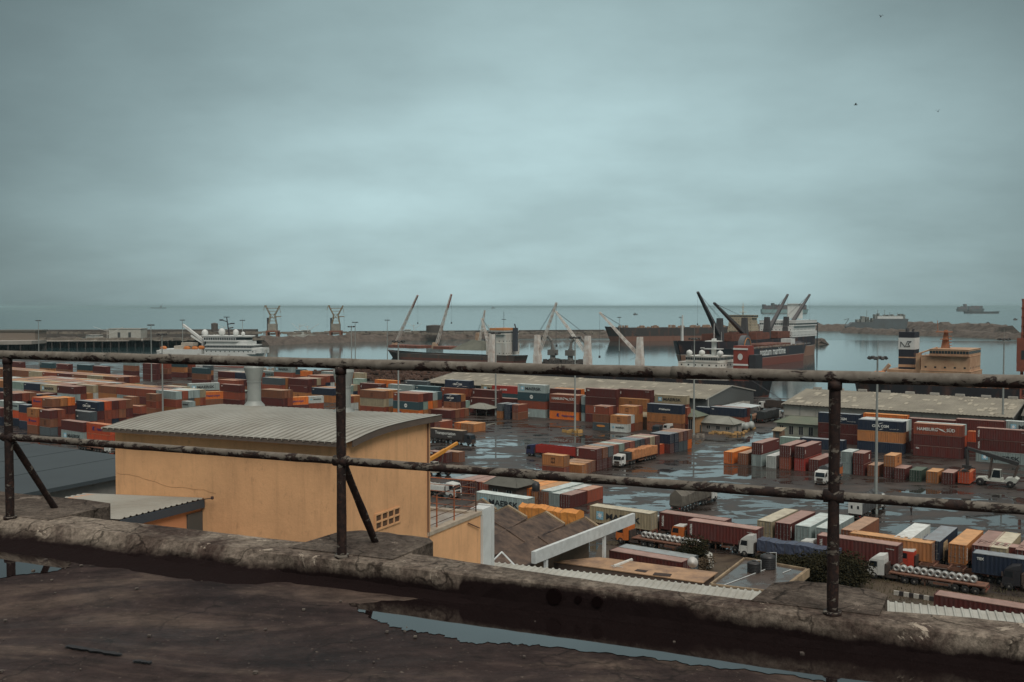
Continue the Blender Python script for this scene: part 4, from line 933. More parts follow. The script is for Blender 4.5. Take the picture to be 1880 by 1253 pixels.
# the two sheet metal roof vents behind the ridge
def roof_vent(px, lab, Yv, zt, sc=1.0):
    x = (px-CX)/FL*Yv
    v = thing('roof_vent', (x, Yv, Z(-3.43)), 0, lab, 'roof vent', 'sheet metal roof vents')
    b0 = Z(-3.43); top = HC - (zt-HOR)/FL*Yv - b0; u = top
    m = MB(); m.lathe([(.40, -.12), (.35, .02), (.236, .15), (.236, .16)], 22); m.build('base_flare', galv, v, True)
    m = MB(); m.lathe([(.232, .14), (.232, .83)], 22); m.lathe([(.250, .81), (.250, .845)], 22); m.build('duct', galv, v, False)
    m = MB(); m.lathe([(.232, .84), (.33, 1.26), (.335, 1.30)], 22); m.lathe([(.345, 1.298), (.345, 1.32), (.29, 1.50), (.28, 1.52)], 22); m.build('cowl', galv, v, False)
roof_vent(465.5, 'conical grey roof vent standing on the curved roof left of the middle post', 34.4, 667, 1)
roof_vent(630, 'conical grey roof vent half hidden behind the middle railing post', 32.2, 668, 1)
# lean-to
m0 = thing('lean_to_shed', BP(6.5, -1.5, -14), 0, 'small orange lean-to with corrugated roof and dark blue fascia', 'shed'); off2 = -Vector(BP(6.5, -1.5, -14))
def b3(m, nm, mt, par=None): m.v = [tuple(Vector(v)+off2) for v in m.v]; return m.build(nm, mt, par or m0)
def LT(t, s_, dz): return BP(t, s_, -5.62 - .035*(8.3-t)*0 + dz + .02*s_*0)
m = MB()
n = int(3.15/.2); row = []
for i in range(n):
    a = -3.15+i*.21; row += [(a, 0), (a+.11, 0), (a+.14, .03), (a+.18, .03)]
row.append((-.01, 0))
m.sheet([[BP(t, s_, -5.62+dz-.045*(t-5)) for s_, dz in row] for t in (4.9, 6.5, 9.6)]); b3(m, 'roof', corr)
m = MB(); m.ob(BP(4.86, -3.15, -5.87), BB*3.12, BA*.035, (0,0,.235)); b3(m, 'fascia', blu)
m = MB(); m.ob(BP(5.0, -3.0, -14), BB*2.98, BA*4.4, (0,0,8.2)); b3(m, 'wall', orn)
m = MB(); m.ob(BP(4.95, -.62, -14), BB*.60, BA*.04, (0,0,8.02)); b3(m, 'door', gdoor)
m = MB(); m.tube(BP(4.86, -.1, -5.62), BP(4.4, -.25, -5.52), .012, 6); m.lathe([(.01,-.05),(.045,-.03),(.045,.03),(.01,.05)], 10, BP(4.38,-.26,-5.51)); b3(m, 'wall_lamp', mat('dark_brown_metal', (.05,.03,.03), .6))
# big slate blue flat roof at the left
sb = mat('blue_grey_roof_sheet', (.060,.076,.084), .8, dirt=(.048,.060,.068), amt=.7, scale=.12, vary=0, bump=.04, spec=.25)
fr = thing('flat_roof_building', (-40, 50, 18), 0, 'wide blue grey flat roofed building beyond the left railing post', 'building')
q = [P(-260, 777, 30.5-2), P(212, 832, 30.5-2), P(330, 846, 28.5), P(330, 1010, 28.5), P(-260, 1010, 28.5)]
pts = [P(-260,771,28.5), P(0,797,28.5), P(212,832,28.5), P(330,851,28.5)]
dn = Vector((-.43,-.903,0))*34
pts2 = [pts[0], pts[3], pts[3]+dn, pts[0]+dn]
offf = -Vector((-40, 50, 18))
m = MB(); m.prism(pts2, (0,0,-.25)); m.v = [tuple(Vector(v)+offf) for v in m.v]; m.build('roof', sb, fr)
m = MB()
for i in range(1, 8):
    a = pts[0] + (pts[3]-pts[0])*i/8; m.ob(a+Vector((0,0,.003)), dn, (pts[3]-pts[0]).normalized()*.06, (0,0,.02))
m.v = [tuple(Vector(v)+offf) for v in m.v]; m.build('roof_seam', sb, fr)
ins = Vector((-.43,-.903,0))*.5
m = MB(); m.prism([pts2[0]+ins-Vector((0,0,.26)), pts2[1]+ins-Vector((0,0,.26))-(pts[3]-pts[0]).normalized()*.5, pts2[2]-ins-Vector((0,0,.26))-(pts[3]-pts[0]).normalized()*.5, pts2[3]-ins-Vector((0,0,.26))], (0,0,-28)); m.v = [tuple(Vector(v)+offf) for v in m.v]; m.build('wall', mat('grey_wall', (.25,.24,.22), .8), fr)
# ---------------------------------------------------------------- terrace wing with orange railing
P5 = BP(0, 4.35, 0); 
def TP(s_, r_, z): q = P0 + BB*s_ + Vector((BB.y, -BB.x, 0))*r_; return Vector((q.x, q.y, Z(z)))
# front wall continues from the gable line: seen from px 785 (s about 4.4) to px 890
tw = thing('terrace_wing', TP(8, -1, -14), 0, 'ochre terrace wing with white corner column and roof deck', 'building'); off2 = -Vector(TP(8, -1, -14))
def b4(m, nm, mt, par=None): m.v = [tuple(Vector(v)+off2) for v in m.v]; return m.build(nm, mt, par or tw)
def s_at(px):
    k = (px-CX)/FL; return (k*P0.y - P0.x)/(BB.x - k*BB.y)
sA, sB = s_at(783), s_at(881); sC = s_at(896)
def z_at(px, py): s_ = s_at(px); Y = P0.y + BB.y*s_; return -(py-HOR)/FL*Y
zA, zB = z_at(785, 984), z_at(881, 938); zT = zA*.45+zB*.55; print('terrace', zA, zB)
m = MB(); m.ob(TP(sA, .02, -14), BB*(sB-sA), Vector((-BB.y, BB.x, 0))*7.2, (0,0,14+zT-.12)); b4(m, 'wall', och)
m = MB(); m.ob(TP(sA, .06, zT-.12), BB*(sB-sA+.02), Vector((-BB.y, BB.x, 0))*.3, (0,0,.12)); m.ob(TP(sB-.28, -.24, zT-.118), BB*.29, Vector((-BB.y, BB.x, 0))*6.9, (0,0,.114)); b4(m, 'coping', mat('pale_coping', (.42,.36,.28), .8, dirt=(.16,.12,.10), amt=.6, scale=2))
m = MB(); m.ob(TP(sA, -.25, zT-.118), BB*(sB-sA-.3), Vector((-BB.y, BB.x, 0))*6.9, (0,0,.04)); b4(m, 'deck', mat('terrace_screed', (.42,.40,.36), .6, dirt=(.22,.17,.13), amt=.9, scale=.6))
m = MB(); m.ob(TP(sB+.03, .10, -14), BB*.62, Vector((-BB.y, BB.x, 0))*.5, (0,0,14+zT+.06)); b4(m, 'column', whitep)
m = MB(); m.ob(TP(sB+.66, .16, -14), BB*.12, Vector((-BB.y, BB.x, 0))*.6, (0,0,14+zT+.10)); b4(m, 'corner_pipe', whitep)
m = MB(); m.tube(TP(s_at(856), .06, z_at(856,963)), TP(s_at(876), .08, z_at(876,972)), .02, 6); b4(m, 'iron_bar', mat('rusty_steel', (.10,.045,.03), .8))
# its railing
ir = mat('orange_painted_steel', (.42,.13,.05), .6, dirt=(.10,.04,.03), amt=.8, scale=3, vary=0)
br = mat('black_painted_steel', (.03,.022,.02), .6, dirt=(.25,.09,.04), amt=.6, scale=3)
tr = thing('terrace_railing', TP(sA, 0, zT), 0, 'orange and black painted steel railing round the terrace', 'railing'); off2 = -Vector(TP(sA, 0, zT))
def b5(m, nm, mt): m.v = [tuple(Vector(v)+off2) for v in m.v]; return m.build(nm, mt, tr)
RH = 1.05; NV = Vector((-BB.y, BB.x, 0)); s0, s1 = sA+.0, sB-.12
m = MB()
for j in range(5): m.tube(TP(s0, -.1, zT+.14+j*(RH-.14)/4), TP(s1, -.1, zT+.14+j*(RH-.14)/4), .018 if j == 4 else .011, 6)
b5(m, 'front_bars', br)
m = MB()
for j in range(5): m.tube(TP(s1, -.1, zT+.14+j*(RH-.14)/4), TP(s1, -7, zT+.14+j*(RH-.14)/4), .022 if j == 4 else .012, 6)
b5(m, 'side_bars', ir)
for s_, r_ in ((s_at(806), 0), (s_at(838), 0), (s1, 0)):
    m = MB(); m.tube(TP(s_, -.1, zT), TP(s_, -.1, zT+RH), .024, 8); b5(m, 'post', ir if s_ != s1 else br)
for r_ in (-2.4, -4.7): m = MB(); m.tube(TP(s1, r_, zT), TP(s1, r_, zT+RH), .022, 8); b5(m, 'post', ir)
# ---------------------------------------------------------------- low buildings between us and the yard
def local(root):
    inv = Matrix.Rotation(-root.rotation_euler.z, 4, 'Z') @ Matrix.Translation(-Vector(root.location))
    def f(m, nm, mt, par=None, sm=False):
        m.v = [tuple(inv @ Vector(v)) for v in m.v]; return m.build(nm, mt, par or root, smooth=sm)
    return f
UZ = Vector((0, 0, 1))
# long white corrugated roof just below the parapet, in two lengths
def strip_roof(p0, p1, dep, lab, pitch):
    a, b_ = P(*p0), P(*p1); d = (b_-a); Ln = d.length; d.normalize(); nrm = Vector((d.y, -d.x, 0));
    if nrm.y > 0: nrm = -nrm
    t = thing('corrugated_roof_wing', (a+b_)/2 - UZ*(a.z-16), 0, lab, 'building'); f = local(t)
    m = MB(); n = int(Ln/pitch); row = []
    for i in range(n):
        x = Ln*i/n; w = Ln/n; row += [(x, 0), (x+w*.58, 0), (x+w*.66, .045), (x+w*.84, .045)]
    row.append((Ln, 0)); sl = .10
    m.sheet([[a + d*x + nrm*y + UZ*(dz+.0-sl*abs(y)*.3) for x, dz in row] for y in (0, dep)]); f(m, 'roof', wcor)
    m = MB(); m.ob(a + nrm*.05 - UZ*.2, d*Ln, nrm*.04, UZ*.16); f(m, 'fascia', whitep)
    m = MB(); m.prism([a+nrm*.12-UZ*.35-UZ*sl*.3*dep, b_+nrm*.12-UZ*.35-UZ*sl*.3*dep, b_+nrm*dep-UZ*.35-UZ*sl*.3*dep, a+nrm*dep-UZ*.35-UZ*sl*.3*dep], (0,0,-13)); f(m, 'wall', mat('cream_wall', (.45,.40,.32), .8))
strip_roof((825,1024,30.0), (1452,1093,30.0), 7, 'long white corrugated roof edge just below the parapet', .235)
strip_roof((1590,1101,29.4), (1960,1136,29.4), 7, 'white corrugated roof below the parapet at right', .25)
# --- folded brown roofs with the white beam
brm = mat('mossy_brown_concrete', (.125,.083,.060), .85, dirt=(.022,.015,.014), amt=1.0, scale=.55, vary=0, bump=.4, thr=.50, detail=10)
tanm = mat('weathered_tan_concrete', (.36,.27,.17), .85, dirt=(.10,.07,.05), amt=.8, scale=.5, vary=0)
fl = thing('folded_roof_building', P(1020,1010,8) - UZ*8, 0, 'low building with stepped brown folded roofs and a long white beam', 'building'); f = local(fl)
ztop = 8.0
def slab(r0, r1, far=3.2, near=3.1, zr=ztop, drop=1.55, lean=None):
    a, b_ = P(*r0, zr), P(*r1, zr); d = b_-a; L0 = d.length; d.normalize(); n = Vector((d.y, -d.x, 0))
    m = MB()
    th = .22
    for sgn, wd in ((1, near), (-1, far)):
        e = n*sgn*wd - UZ*drop
        m.hexa([a-UZ*th, b_-UZ*th, b_+e-UZ*th, a+e-UZ*th, a, b_, b_+e, a+e])
    f(m, 'roof', brm)
    m = MB()
    for sgn, wd in ((1, near), (-1, far)):      # verge beam standing proud at the far gable and a rim at the near one
        e = n*sgn*wd - UZ*drop
        m.hexa([b_-UZ*.3, b_+d*.55-UZ*.3, b_+d*.55+e-UZ*.3, b_+e-UZ*.3, b_+UZ*.25, b_+d*.55+UZ*.25, b_+d*.55+e+UZ*.25, b_+e+UZ*.25])
    f(m, 'verge_beam', tanm)
    m = MB()
    for sgn, wd in ((1, near),):
        e = n*sgn*wd - UZ*drop; c = a + d*L0*.42
        m.hexa([c+UZ*.004, c+d*.22+UZ*.004, c+d*.22+e+UZ*.004, c+e+UZ*.004, c+UZ*.2, c+d*.22+UZ*.2, c+d*.22+e+UZ*.2, c+e+UZ*.2])
        e2 = n*sgn*(wd+.25) - UZ*(drop+.05)
        m.hexa([a+e-UZ*.2, b_+e-UZ*.2, b_+e2-UZ*.2, a+e2-UZ*.2, a+e+UZ*.18, b_+e+UZ*.18, b_+e2+UZ*.18, a+e2+UZ*.18])
    f(m, 'gutter', tanm if False else brm)
    m = MB(); o = a + d*.3 - n*far*.9; m.prism([o - UZ*(drop+.3), a+d*.3+n*near*.3-UZ*(drop+.3), b_-d*.3+n*near*.3-UZ*(drop+.3), b_-d*.3-n*far*.92-UZ*(drop+.3)], (0,0,-(zr-drop-.3))); f(m, 'wall', mat('brown_wall', (.22,.15,.10), .8))
slab((862,968), (932,931))
slab((868,1000), (1001,942))
slab((915,1016), (1073,952.5))
slab((800,950), (884,918), near=2.6, far=2.6)
# nearest small hipped piece with pale ridge
m = MB(); a, b_, c_ , e_ = P(893,1042,7.6), P(921,1014,8.4), P(952,1046,7.4), P(880,1062,6.6); m.prism([a, b_, c_, e_], (0,0,-.3)); f(m, 'roof', brm)
m = MB(); m.tube(a, b_, .12, 6); m.tube(b_, c_, .12, 6); f(m, 'ridge_edge', whitep)
m = MB(); a, b_ = P(985,1035,7.5), P(1166,962,7.5); d = (b_-a).normalized(); n = Vector((d.y, -d.x, 0)); m.ob(a, b_-a, n*-.5, UZ*1.55); f(m, 'white_beam', whitep)
m = MB(); m.ob(a-d*.3+n*.02, d*.3, n*-.6, UZ*1.5); f(m, 'beam_end', whitep)
for px in (1111, 1004):
    t_ = (px-985)/181; q = P(px, 1035-73*t_*1.0, 7.5); m = MB(); m.ob(Vector((q.x, q.y, 0))-n*.12, d*.5, n*-.35, UZ*7.5); f(m, 'post', whitep)
# --- brown patched roofs beyond the strip
rr_m = mat('rusty_sheet_roof', (.42,.26,.15), .7, dirt=(.17,.11,.08), amt=1.0, scale=.45, vary=0, thr=.52)
br_ = thing('patched_roof_shed', P(1200,1040,4)-UZ*4, 0, 'low shed with patched rusty brown sheet roof beyond the white strip', 'shed'); f = local(br_)
ra_, rb2, rc2, rd2 = P(1020,1018,4.2), P(1150,1024,4.0), P(1316,1050,4.0), P(1290,1070,4.0)
ca = [P(1015,1031,4.2), P(1291,1070,4.2), P(1318,1051,4.4), P(1100,1023,4.4)]
m = MB(); m.prism(ca, (0,0,-.12)); f(m, 'roof', rr_m)
m = MB(); m.prism([c*1.0 - UZ*.14 for c in [ca[0]+(ca[2]-ca[0])*.02, ca[1]+(ca[3]-ca[1])*.02, ca[2]+(ca[0]-ca[2])*.02, ca[3]+(ca[1]-ca[3])*.02]], (0,0,-4)); f(m, 'wall', mat('dark_brown_wall', (.10,.07,.055), .8))
for (x0,y0,x1,y1,zz,mt_) in ((1172,1042,1192,1047,.006,'h'),(1202,1048,1234,1055,.006,'h'),(1128,1033,1150,1038,.01,'g'),(1160,1035,1176,1040,.012,'w'),(1212,1041,1262,1052,.014,'g2')):
    a, b_ = P(x0, (y0+y1)/2, 4.25), P(x1, (y0+y1)/2+3, 4.25); d = b_-a; n = Vector((d.y,-d.x,0)).normalized()*(1.3)
    mm_ = {'h': mat('roof_hole_dark', (.04,.025,.02), .9), 'g': mat('grey_sheet_patch', (.40,.40,.37), .6), 'w': mat('pale_sheet_patch', (.6,.6,.56), .6), 'g2': mat('tan_sheet_patch', (.46,.36,.25), .7)}[mt_]
    m = MB(); m.ob(a+UZ*(zz+.0), d, n, UZ*.02); f(m, 'roof_patch', mm_)
m = MB(); a = P(1127,1040,4.4); b_ = P(1160,1028,4.4); m.tube(a, b_, .22, 6); f(m, 'ridge_cap', mat('pale_sheet_patch', (.6,.6,.56), .6))
# satellite dish
sd_ = thing('satellite_dish', P(1271,1048,4.2), 0, 'white satellite dish at the roof edge beside the bush', 'satellite dish'); 
m = MB(); m.tube((0,0,0), (0,0,.9), .04, 6); m.build('mast', galv, sd_)
m = MB(); prof_ = [(.02,0),(.3,.04),(.55,.13),(.72,.24)]; m.lathe(prof_, 20); m.xf(Matrix.Translation((0,-.05,1.1)) @ Matrix.Rotation(R(70),4,'X')); m.build('dish', mat('dish_white', (.62,.61,.58), .6), sd_, True)
# --- concrete roof with black water tanks
wetroof = wet_ground('wet_concrete_roof', (.13,.10,.085), (.06,.045,.04), .35, .56, 11.0, wet_rough=.12, damp=.3)
cr = thing('flat_concrete_roof_house', P(1390,1060,4)-UZ*4, 0, 'low house with wet flat concrete roof and pale kerb carrying tanks', 'building'); f = local(cr)
cq = [P(1302,1075,4.5), P(1366,1026,4.5), P(1484,1047,4.5), P(1428,1090,4.5)]
m = MB(); m.prism(cq, (0,0,-.4)); f(m, 'roof_slab', wetroof)
m = MB()
for a, b_ in zip(cq, cq[1:]+cq[:1]):
    d = (b_-a).normalized(); n = Vector((-d.y, d.x, 0)); m.ob(a+UZ*.003, b_-a, n*-.25, UZ*.22)
m.ob(cq[2]-UZ*.9, cq[3]-cq[2], Vector((.2,.05,0)), UZ*1.1)
f(m, 'kerb', tanm)
m = MB(); cc = sum(cq, Vector())/4; m.prism([cc+(c-cc)*.93-UZ*.4 for c in cq], (0,0,-4.1)); f(m, 'wall', mat('grey_wall', (.25,.24,.22), .8))
m = MB(); m.tube(P(1325,1076,4.56), P(1415,1042,4.56), .05, 6); m.tube(P(1437,1052,4.56), P(1452,1046,4.56), .05, 6); f(m, 'roof_pipe', whitep)
tankm = mat('black_plastic_tank', (.022,.022,.024), .45, amt=.2)
for i, (px, py, rad, hgt, lb) in enumerate(((1384, 1050, .85, 1.45, 'smaller black water tank on the wet flat roof'), (1403, 1048, 1.0, 2.0, 'taller black water tank at the rear of the wet flat roof'))):
    q = P(px, py, 4.52) + (Vector((.8,1.2,0)) if i else Vector((0,0,0)))
    t = thing('water_tank', q, 0, lb, 'water tank', 'black plastic water tanks')
    m = MB(); pf = [(rad, 0)]
    for k in range(6): z = hgt*.8*k/6; pf += [(rad, z+.02), (rad*1.03, z+.07), (rad*1.03, z+.17), (rad, z+.22)]
    pf += [(rad*.97, hgt*.84), (rad*.6, hgt*.95), (.28, hgt)]
    m.lathe(pf, 22); m.build('tank_body', tankm, t, True)
    m = MB(); m.lathe([(.30, hgt-.01), (.30, hgt+.08), (.1, hgt+.11)], 16); m.build('lid', tankm, t, True)
    m = MB(); m.tube((rad*1.1, 0, 0), (rad*1.1, 0, hgt*1.05), .04, 6); m.tube((rad*1.1,0,hgt*1.05), (.2,0,hgt*1.05), .04, 6); m.build('pipe', whitep, t)
def black_tank(px, py, z, Y=None):
    pass
# tank on a rusty stand in the yard corner
q = P(984, 932, 0); t = thing('water_tank', q, R(10), 'black water tank on a tall rusty stand beside the short containers', 'water tank')
m = MB(); m.lathe([(.75, 3.3), (.78, 3.4), (.78, 4.6), (.5, 4.9), (.2, 5.0)], 18); m.build('tank_body', tankm, t, True)
m = MB()
for x in (-.7, .7):
    for y in (-.7, .7): m.box(x-.06, x+.06, y-.06, y+.06, 0, 3.3)
m.box(-.8, .8, -.8, .8, 3.2, 3.28); m.tube((-.7,-.7,.4), (.7,-.7,2.8), .035, 6); m.tube((.7,-.7,.4), (.7,.7,2.8), .035, 6); m.build('stand', mat('rusty_steel', (.10,.045,.03), .8), t)
# hip roofed houses
def hip(px, py, w, d, h, rh, roofm, wallm, label, ang=YA, ov=.8, open_=False, name='hip_roofed_house', cat='building', ridge=.5, wins=0, anchor='c'):
    q = P(px, py, 0); t = thing(name, q, ang, label, cat)
    hw, hd = w/2, d/2; a = hw*ridge
    m = MB(); e = [(-hw-ov,-hd-ov,h),(hw+ov,-hd-ov,h),(hw+ov,hd+ov,h),(-hw-ov,hd+ov,h),(-a,0,h+rh),(a,0,h+rh)]
    m.add(e, [(0,1,5,4),(1,2,5),(2,3,4,5),(3,0,4),(3,2,1,0)]); m.build('roof', roofm, t)
    m = MB()
    for p0, p1 in ((4,5),(0,4),(1,5),(2,5),(3,4)): m.tube(Vector(e[p0])+UZ*.02, Vector(e[p1])+UZ*.02, .09, 6)
    m.build('ridge_cap', roofm, t)
    if open_:
        for x in (-hw, 0, hw):
            for y in (-hd, hd): m = MB(); m.box(x-.12, x+.12, y-.12, y+.12, 0, h); m.build('post', wallm, t)
    else:
        m = MB(); m.box(-hw, hw, -hd, hd, 0, h-.02); wl = m.build('wall', wallm, t)
        n = wins or max(2, int(w/3.2)); gl = mat('dark_window', (.02,.025,.03), .15)
        for i in range(n):
            x = -hw + w*(i+.5)/n; m = MB(); m.box(x-.62, x+.62, -hd-.05, -hd+.02, 1.0, h-.9); wn = m.build('window', gl, t)
            m = MB(); m.box(x-.7, x+.7, -hd-.08, -hd-.052, .9, 1.0); m.box(x-.04, x+.04, -hd-.08, -hd-.052, 1.0, h-.9); m.box(x-.7, x-.62, -hd-.08, -hd+.01, 1.0, h-.85); m.box(x+.62, x+.7, -hd-.08, -hd+.01, 1.0, h-.85); m.build('frame', mat('grey_frame', (.4,.4,.37), .7), wn)
        m = MB(); m.box(hw-.02, hw+.05, -.5, .5, 0, 2.1); m.build('door', gdoor, t)
    return t
gr = mat('green_roof_sheet', (.105,.135,.095), .6, dirt=(.17,.16,.12), amt=.6, scale=.25, vary=0)
gyr = mat('grey_shingle_roof', (.25,.255,.22), .7, dirt=(.13,.13,.11), amt=.7, scale=.3, vary=0)
ylw = mat('ochre_brick_wall', (.36,.20,.09), .8); gyw = mat('grey_wall', (.25,.24,.22), .8)
hip(884, 762, 9, 6, 2.6, 1.7, gyr, mat('dark_post', (.08,.07,.06), .8), 'round looking green grey shelter roof over dark goods at the yard edge', open_=True, name='shelter', cat='shelter', ridge=.25)
hip(1249, 790, 14, 7, 5.0, 2.0, gr, ylw, 'green roofed ochre brick building between containers and warehouse', ridge=.6)
hip(1318, 792, 13, 7, 2.9, 2.0, gyr, gyw, 'grey hipped roof workshop with timber blocks around it', ridge=.55)
hip(1478, 803, 15, 7, 4.4, 1.9, gr, mat('pale_green_wall', (.30,.32,.26), .8), 'green roofed grey gatehouse before the right warehouse', ridge=.62, wins=5)
hip(428, 731, 13, 6, 3.2, .9, mat('grey_green_canopy', (.20,.24,.21), .6), gyw, 'grey green canopy building left of the big roof vent', ridge=.8)
hip(938, 920, 7, 6, 3.6, 2.2, mat('dark_hip_roof', (.10,.10,.085), .75, dirt=(.05,.05,.04), amt=.6, scale=.4), mat('dark_brown_wall', (.10,.07,.055), .8), 'dark hip roofed hut behind the near grey container', ridge=.35)
def mono(px, py, w, d, h, label, rm_, wm_, ang=YA):
    t = thing('corrugated_hut', P(px, py, 0), ang, label, 'hut')
    m = MB(); m.box(-w/2, w/2, -d/2, d/2, 0, h-.35); m.build('wall', wm_, t)
    m = MB(); row = []
    n = int(w/.5)
    for i in range(n):
        x = -w/2-.3 + (w+.6)*i/n; q_ = (w+.6)/n; row += [(x,0),(x+q_*.5,0),(x+q_*.62,.1),(x+q_*.88,.1)]
    row.append((w/2+.3, 0)); m.sheet([[(x, -d/2-.6, h-.3+dz) for x, dz in row], [(x, d/2+.4, h+.5+dz) for x, dz in row]]); m.build('roof', rm_, t)
    m = MB(); m.box(-.6, .6, -d/2-.05, -d/2+.01, 0, 2.1); m.build('door', gdoor, t)
mono(1187, 786, 7, 6, 4.2, 'tan corrugated roof hut right of the grey and white containers', mat('tan_sheet', (.34,.29,.20), .7, dirt=(.2,.15,.1), amt=.7), mat('brown_wall2', (.20,.12,.075), .8))
mono(1430, 806, 2.6, 2.6, 2.8, 'tiny brown guard hut left of the gatehouse', mat('tan_sheet', (.34,.29,.20), .7), mat('brown_wall2', (.20,.12,.075), .8))
# ---------------------------------------------------------------- warehouses
asb = mat('asbestos_sheet_roof', (.270,.250,.200), .8, dirt=(.170,.155,.125), amt=.85, scale=.14, vary=0)
asb2 = mat('replaced_roof_sheet', (.36,.33,.26), .8, dirt=(.28,.25,.2), amt=.6, scale=.5, vary=.1)
def warehouse(eave, Lw, hw, ze, zr, label, wallset, left_hip=False, vents=8, seed=1, right=0):
    """eave: ground point under the near right / left eave corner; runs along +U for Lw"""
    t = thing('warehouse', eave, YA, label, 'warehouse')
    m = MB(); n = int(Lw/1.1)
    def rows(y0, z0, y1, z1):
        row = []
        for i in range(n):
            x = Lw*i/n; q_ = Lw/n; row += [(x,0),(x+q_*.5,0),(x+q_*.6,.09),(x+q_*.9,.09)]
        row.append((Lw,0)); m.sheet([[(x, y0, z0+dz) for x, dz in row], [(x, y1, z1+dz) for x, dz in row]])
    rows(-1.0, ze-.12, hw, zr); rows(hw, zr, 2*hw+1, ze-.12); PM = m
    m = MB(); rr = random.Random(seed)
    for i in range(60):
        x = rr.uniform(1, Lw-3); y = rr.uniform(.02, .9)*hw; z = ze + (zr-ze)*y/hw + .10; w2 = rr.choice([1.1,1.1,2.2]); l2 = rr.uniform(1.6, 3.2); sl = (zr-ze)/hw
        m.hexa([(x,y,z),(x+w2,y,z),(x+w2,y+l2,z+sl*l2),(x,y+l2,z+sl*l2),(x,y,z+.03),(x+w2,y,z+.03),(x+w2,y+l2,z+sl*l2+.03),(x,y+l2,z+sl*l2+.03)])
    m.v = PM.v + m.v; nv = len(PM.v); m.f = PM.f + [tuple(i+nv for i in f_) for f_ in m.f]; m.m = PM.m + [1]*len(m.m)
    m.build('roof', [asb, asb2], t)
    for i in range(vents):
        x = Lw*(i+.5)/max(1, vents); m = MB(); m.box(x-1.4, x+1.4, hw-.5, hw+.5, zr+.02, zr+.75); m.build('ridge_vent', mat('pale_vent_metal', (.42,.40,.36), .6), t)
    for k, (z0, z1, mt_) in enumerate(wallset):
        m = MB(); m.box(.3, Lw-.3, .3, 2*hw-.3, z0, z1)
        m.build('wall', mt_, t)
    gm_ = wallset[-1][2]; gg = mat('grey_gable_sheet', (.085,.090,.088), .7)
    for x in (.25, Lw-.3):
        m = MB(); m.prism([(x, .3, 0.01), (x, .3, ze-.15), (x, hw, zr-.12), (x, 2*hw-.3, ze-.15), (x, 2*hw-.3, .01)], (.06, 0, 0)); m.build('gable', gg, t)
        m = MB(); dx = -.35 if x < 1 else .3
        for s_ in (0, 1):
            y0, y1 = (-1.1, hw) if s_ == 0 else (hw, 2*hw+1.1); z0, z1 = (ze-.2, zr) if s_ == 0 else (zr, ze-.2)
            m.hexa([(x+dx,y0,z0-.25),(x+dx+.15,y0,z0-.25),(x+dx+.15,y1,z1-.25),(x+dx,y1,z1-.25),(x+dx,y0,z0+.15),(x+dx+.15,y0,z0+.15),(x+dx+.15,y1,z1+.15),(x+dx,y1,z1+.15)])
        m.build('verge', mat('pale_verge', (.38,.37,.33), .7), t)
    for i in range(int(Lw/5.5)+1):
        x = .4 + i*5.5; m = MB(); m.box(x-.12, x+.12, .12, .3, 0, ze-.2); m.build('pilaster', mat('grey_frame', (.4,.4,.37), .7), t)
    m = MB()
    for i in range(int(Lw/.7)): m.box(i*.7+.5, i*.7+.62, -.95, .25, ze-.42, ze-.24)
    m.build('rafter_ends', mat('dark_timber', (.05,.04,.035), .9), t)
    return t
e1 = P(1298, 732, 7.0); e1.z = 0
warehouse(e1 - U*132, 132, 21.5, 7.0, 10.2, 'long grey brown sheet roofed warehouse behind the middle containers', [(0, 6.8, mat('grey_gable_sheet', (.085,.090,.088), .7))], vents=0)
# white awning on its right gable
aw = thing('awning', e1 + U*.6, YA, 'white sloping awning roof on the dark warehouse gable', 'awning')
m = MB(); m.hexa([(0,-6,3.5),(9,-6,2.9),(9,26,2.9),(0,26,3.5),(0,-6,3.62),(9,-6,3.02),(9,26,3.02),(0,26,3.62)]); m.build('awning_sheet', mat('awning_white', (.55,.62,.63), .5, amt=.3), aw)
for y in (-5, 5, 15, 25): m = MB(); m.box(8.6, 8.8, y, y+.2, 0, 2.9); m.build('post', mat('grey_frame', (.4,.4,.37), .7), aw)
e2 = P(1437, 741, 7.0); e2.z = 0
warehouse(e2, 70, 23, 7.0, 10.4, 'warehouse with white and grey walls behind the right containers', [(0, 3.2, mat('lower_wall_grey', (.20,.20,.18), .8)), (3.2, 6.8, mat('upper_wall_white', (.50,.49,.44), .8, dirt=(.3,.28,.22), amt=.5, scale=.3))], vents=9, seed=4)
for i, x in enumerate((14, 30, 47)):
    pass
# third roof: corner at the right picture edge
tr_ = thing('warehouse', e2 + U*72, YA, 'grey gabled warehouse end at the right picture edge', 'warehouse')
m = MB(); m.box(0, 30, 2, 34, 0, 7.5); m.build('wall', mat('lower_wall_grey', (.20,.20,.18), .8), tr_)
m = MB(); m.prism([(0,0,7.5),(0,18,13.5),(0,36,7.5)], (32,0,0)); m.build('roof', mat('dark_sheet_roof', (.13,.12,.10), .8), tr_)
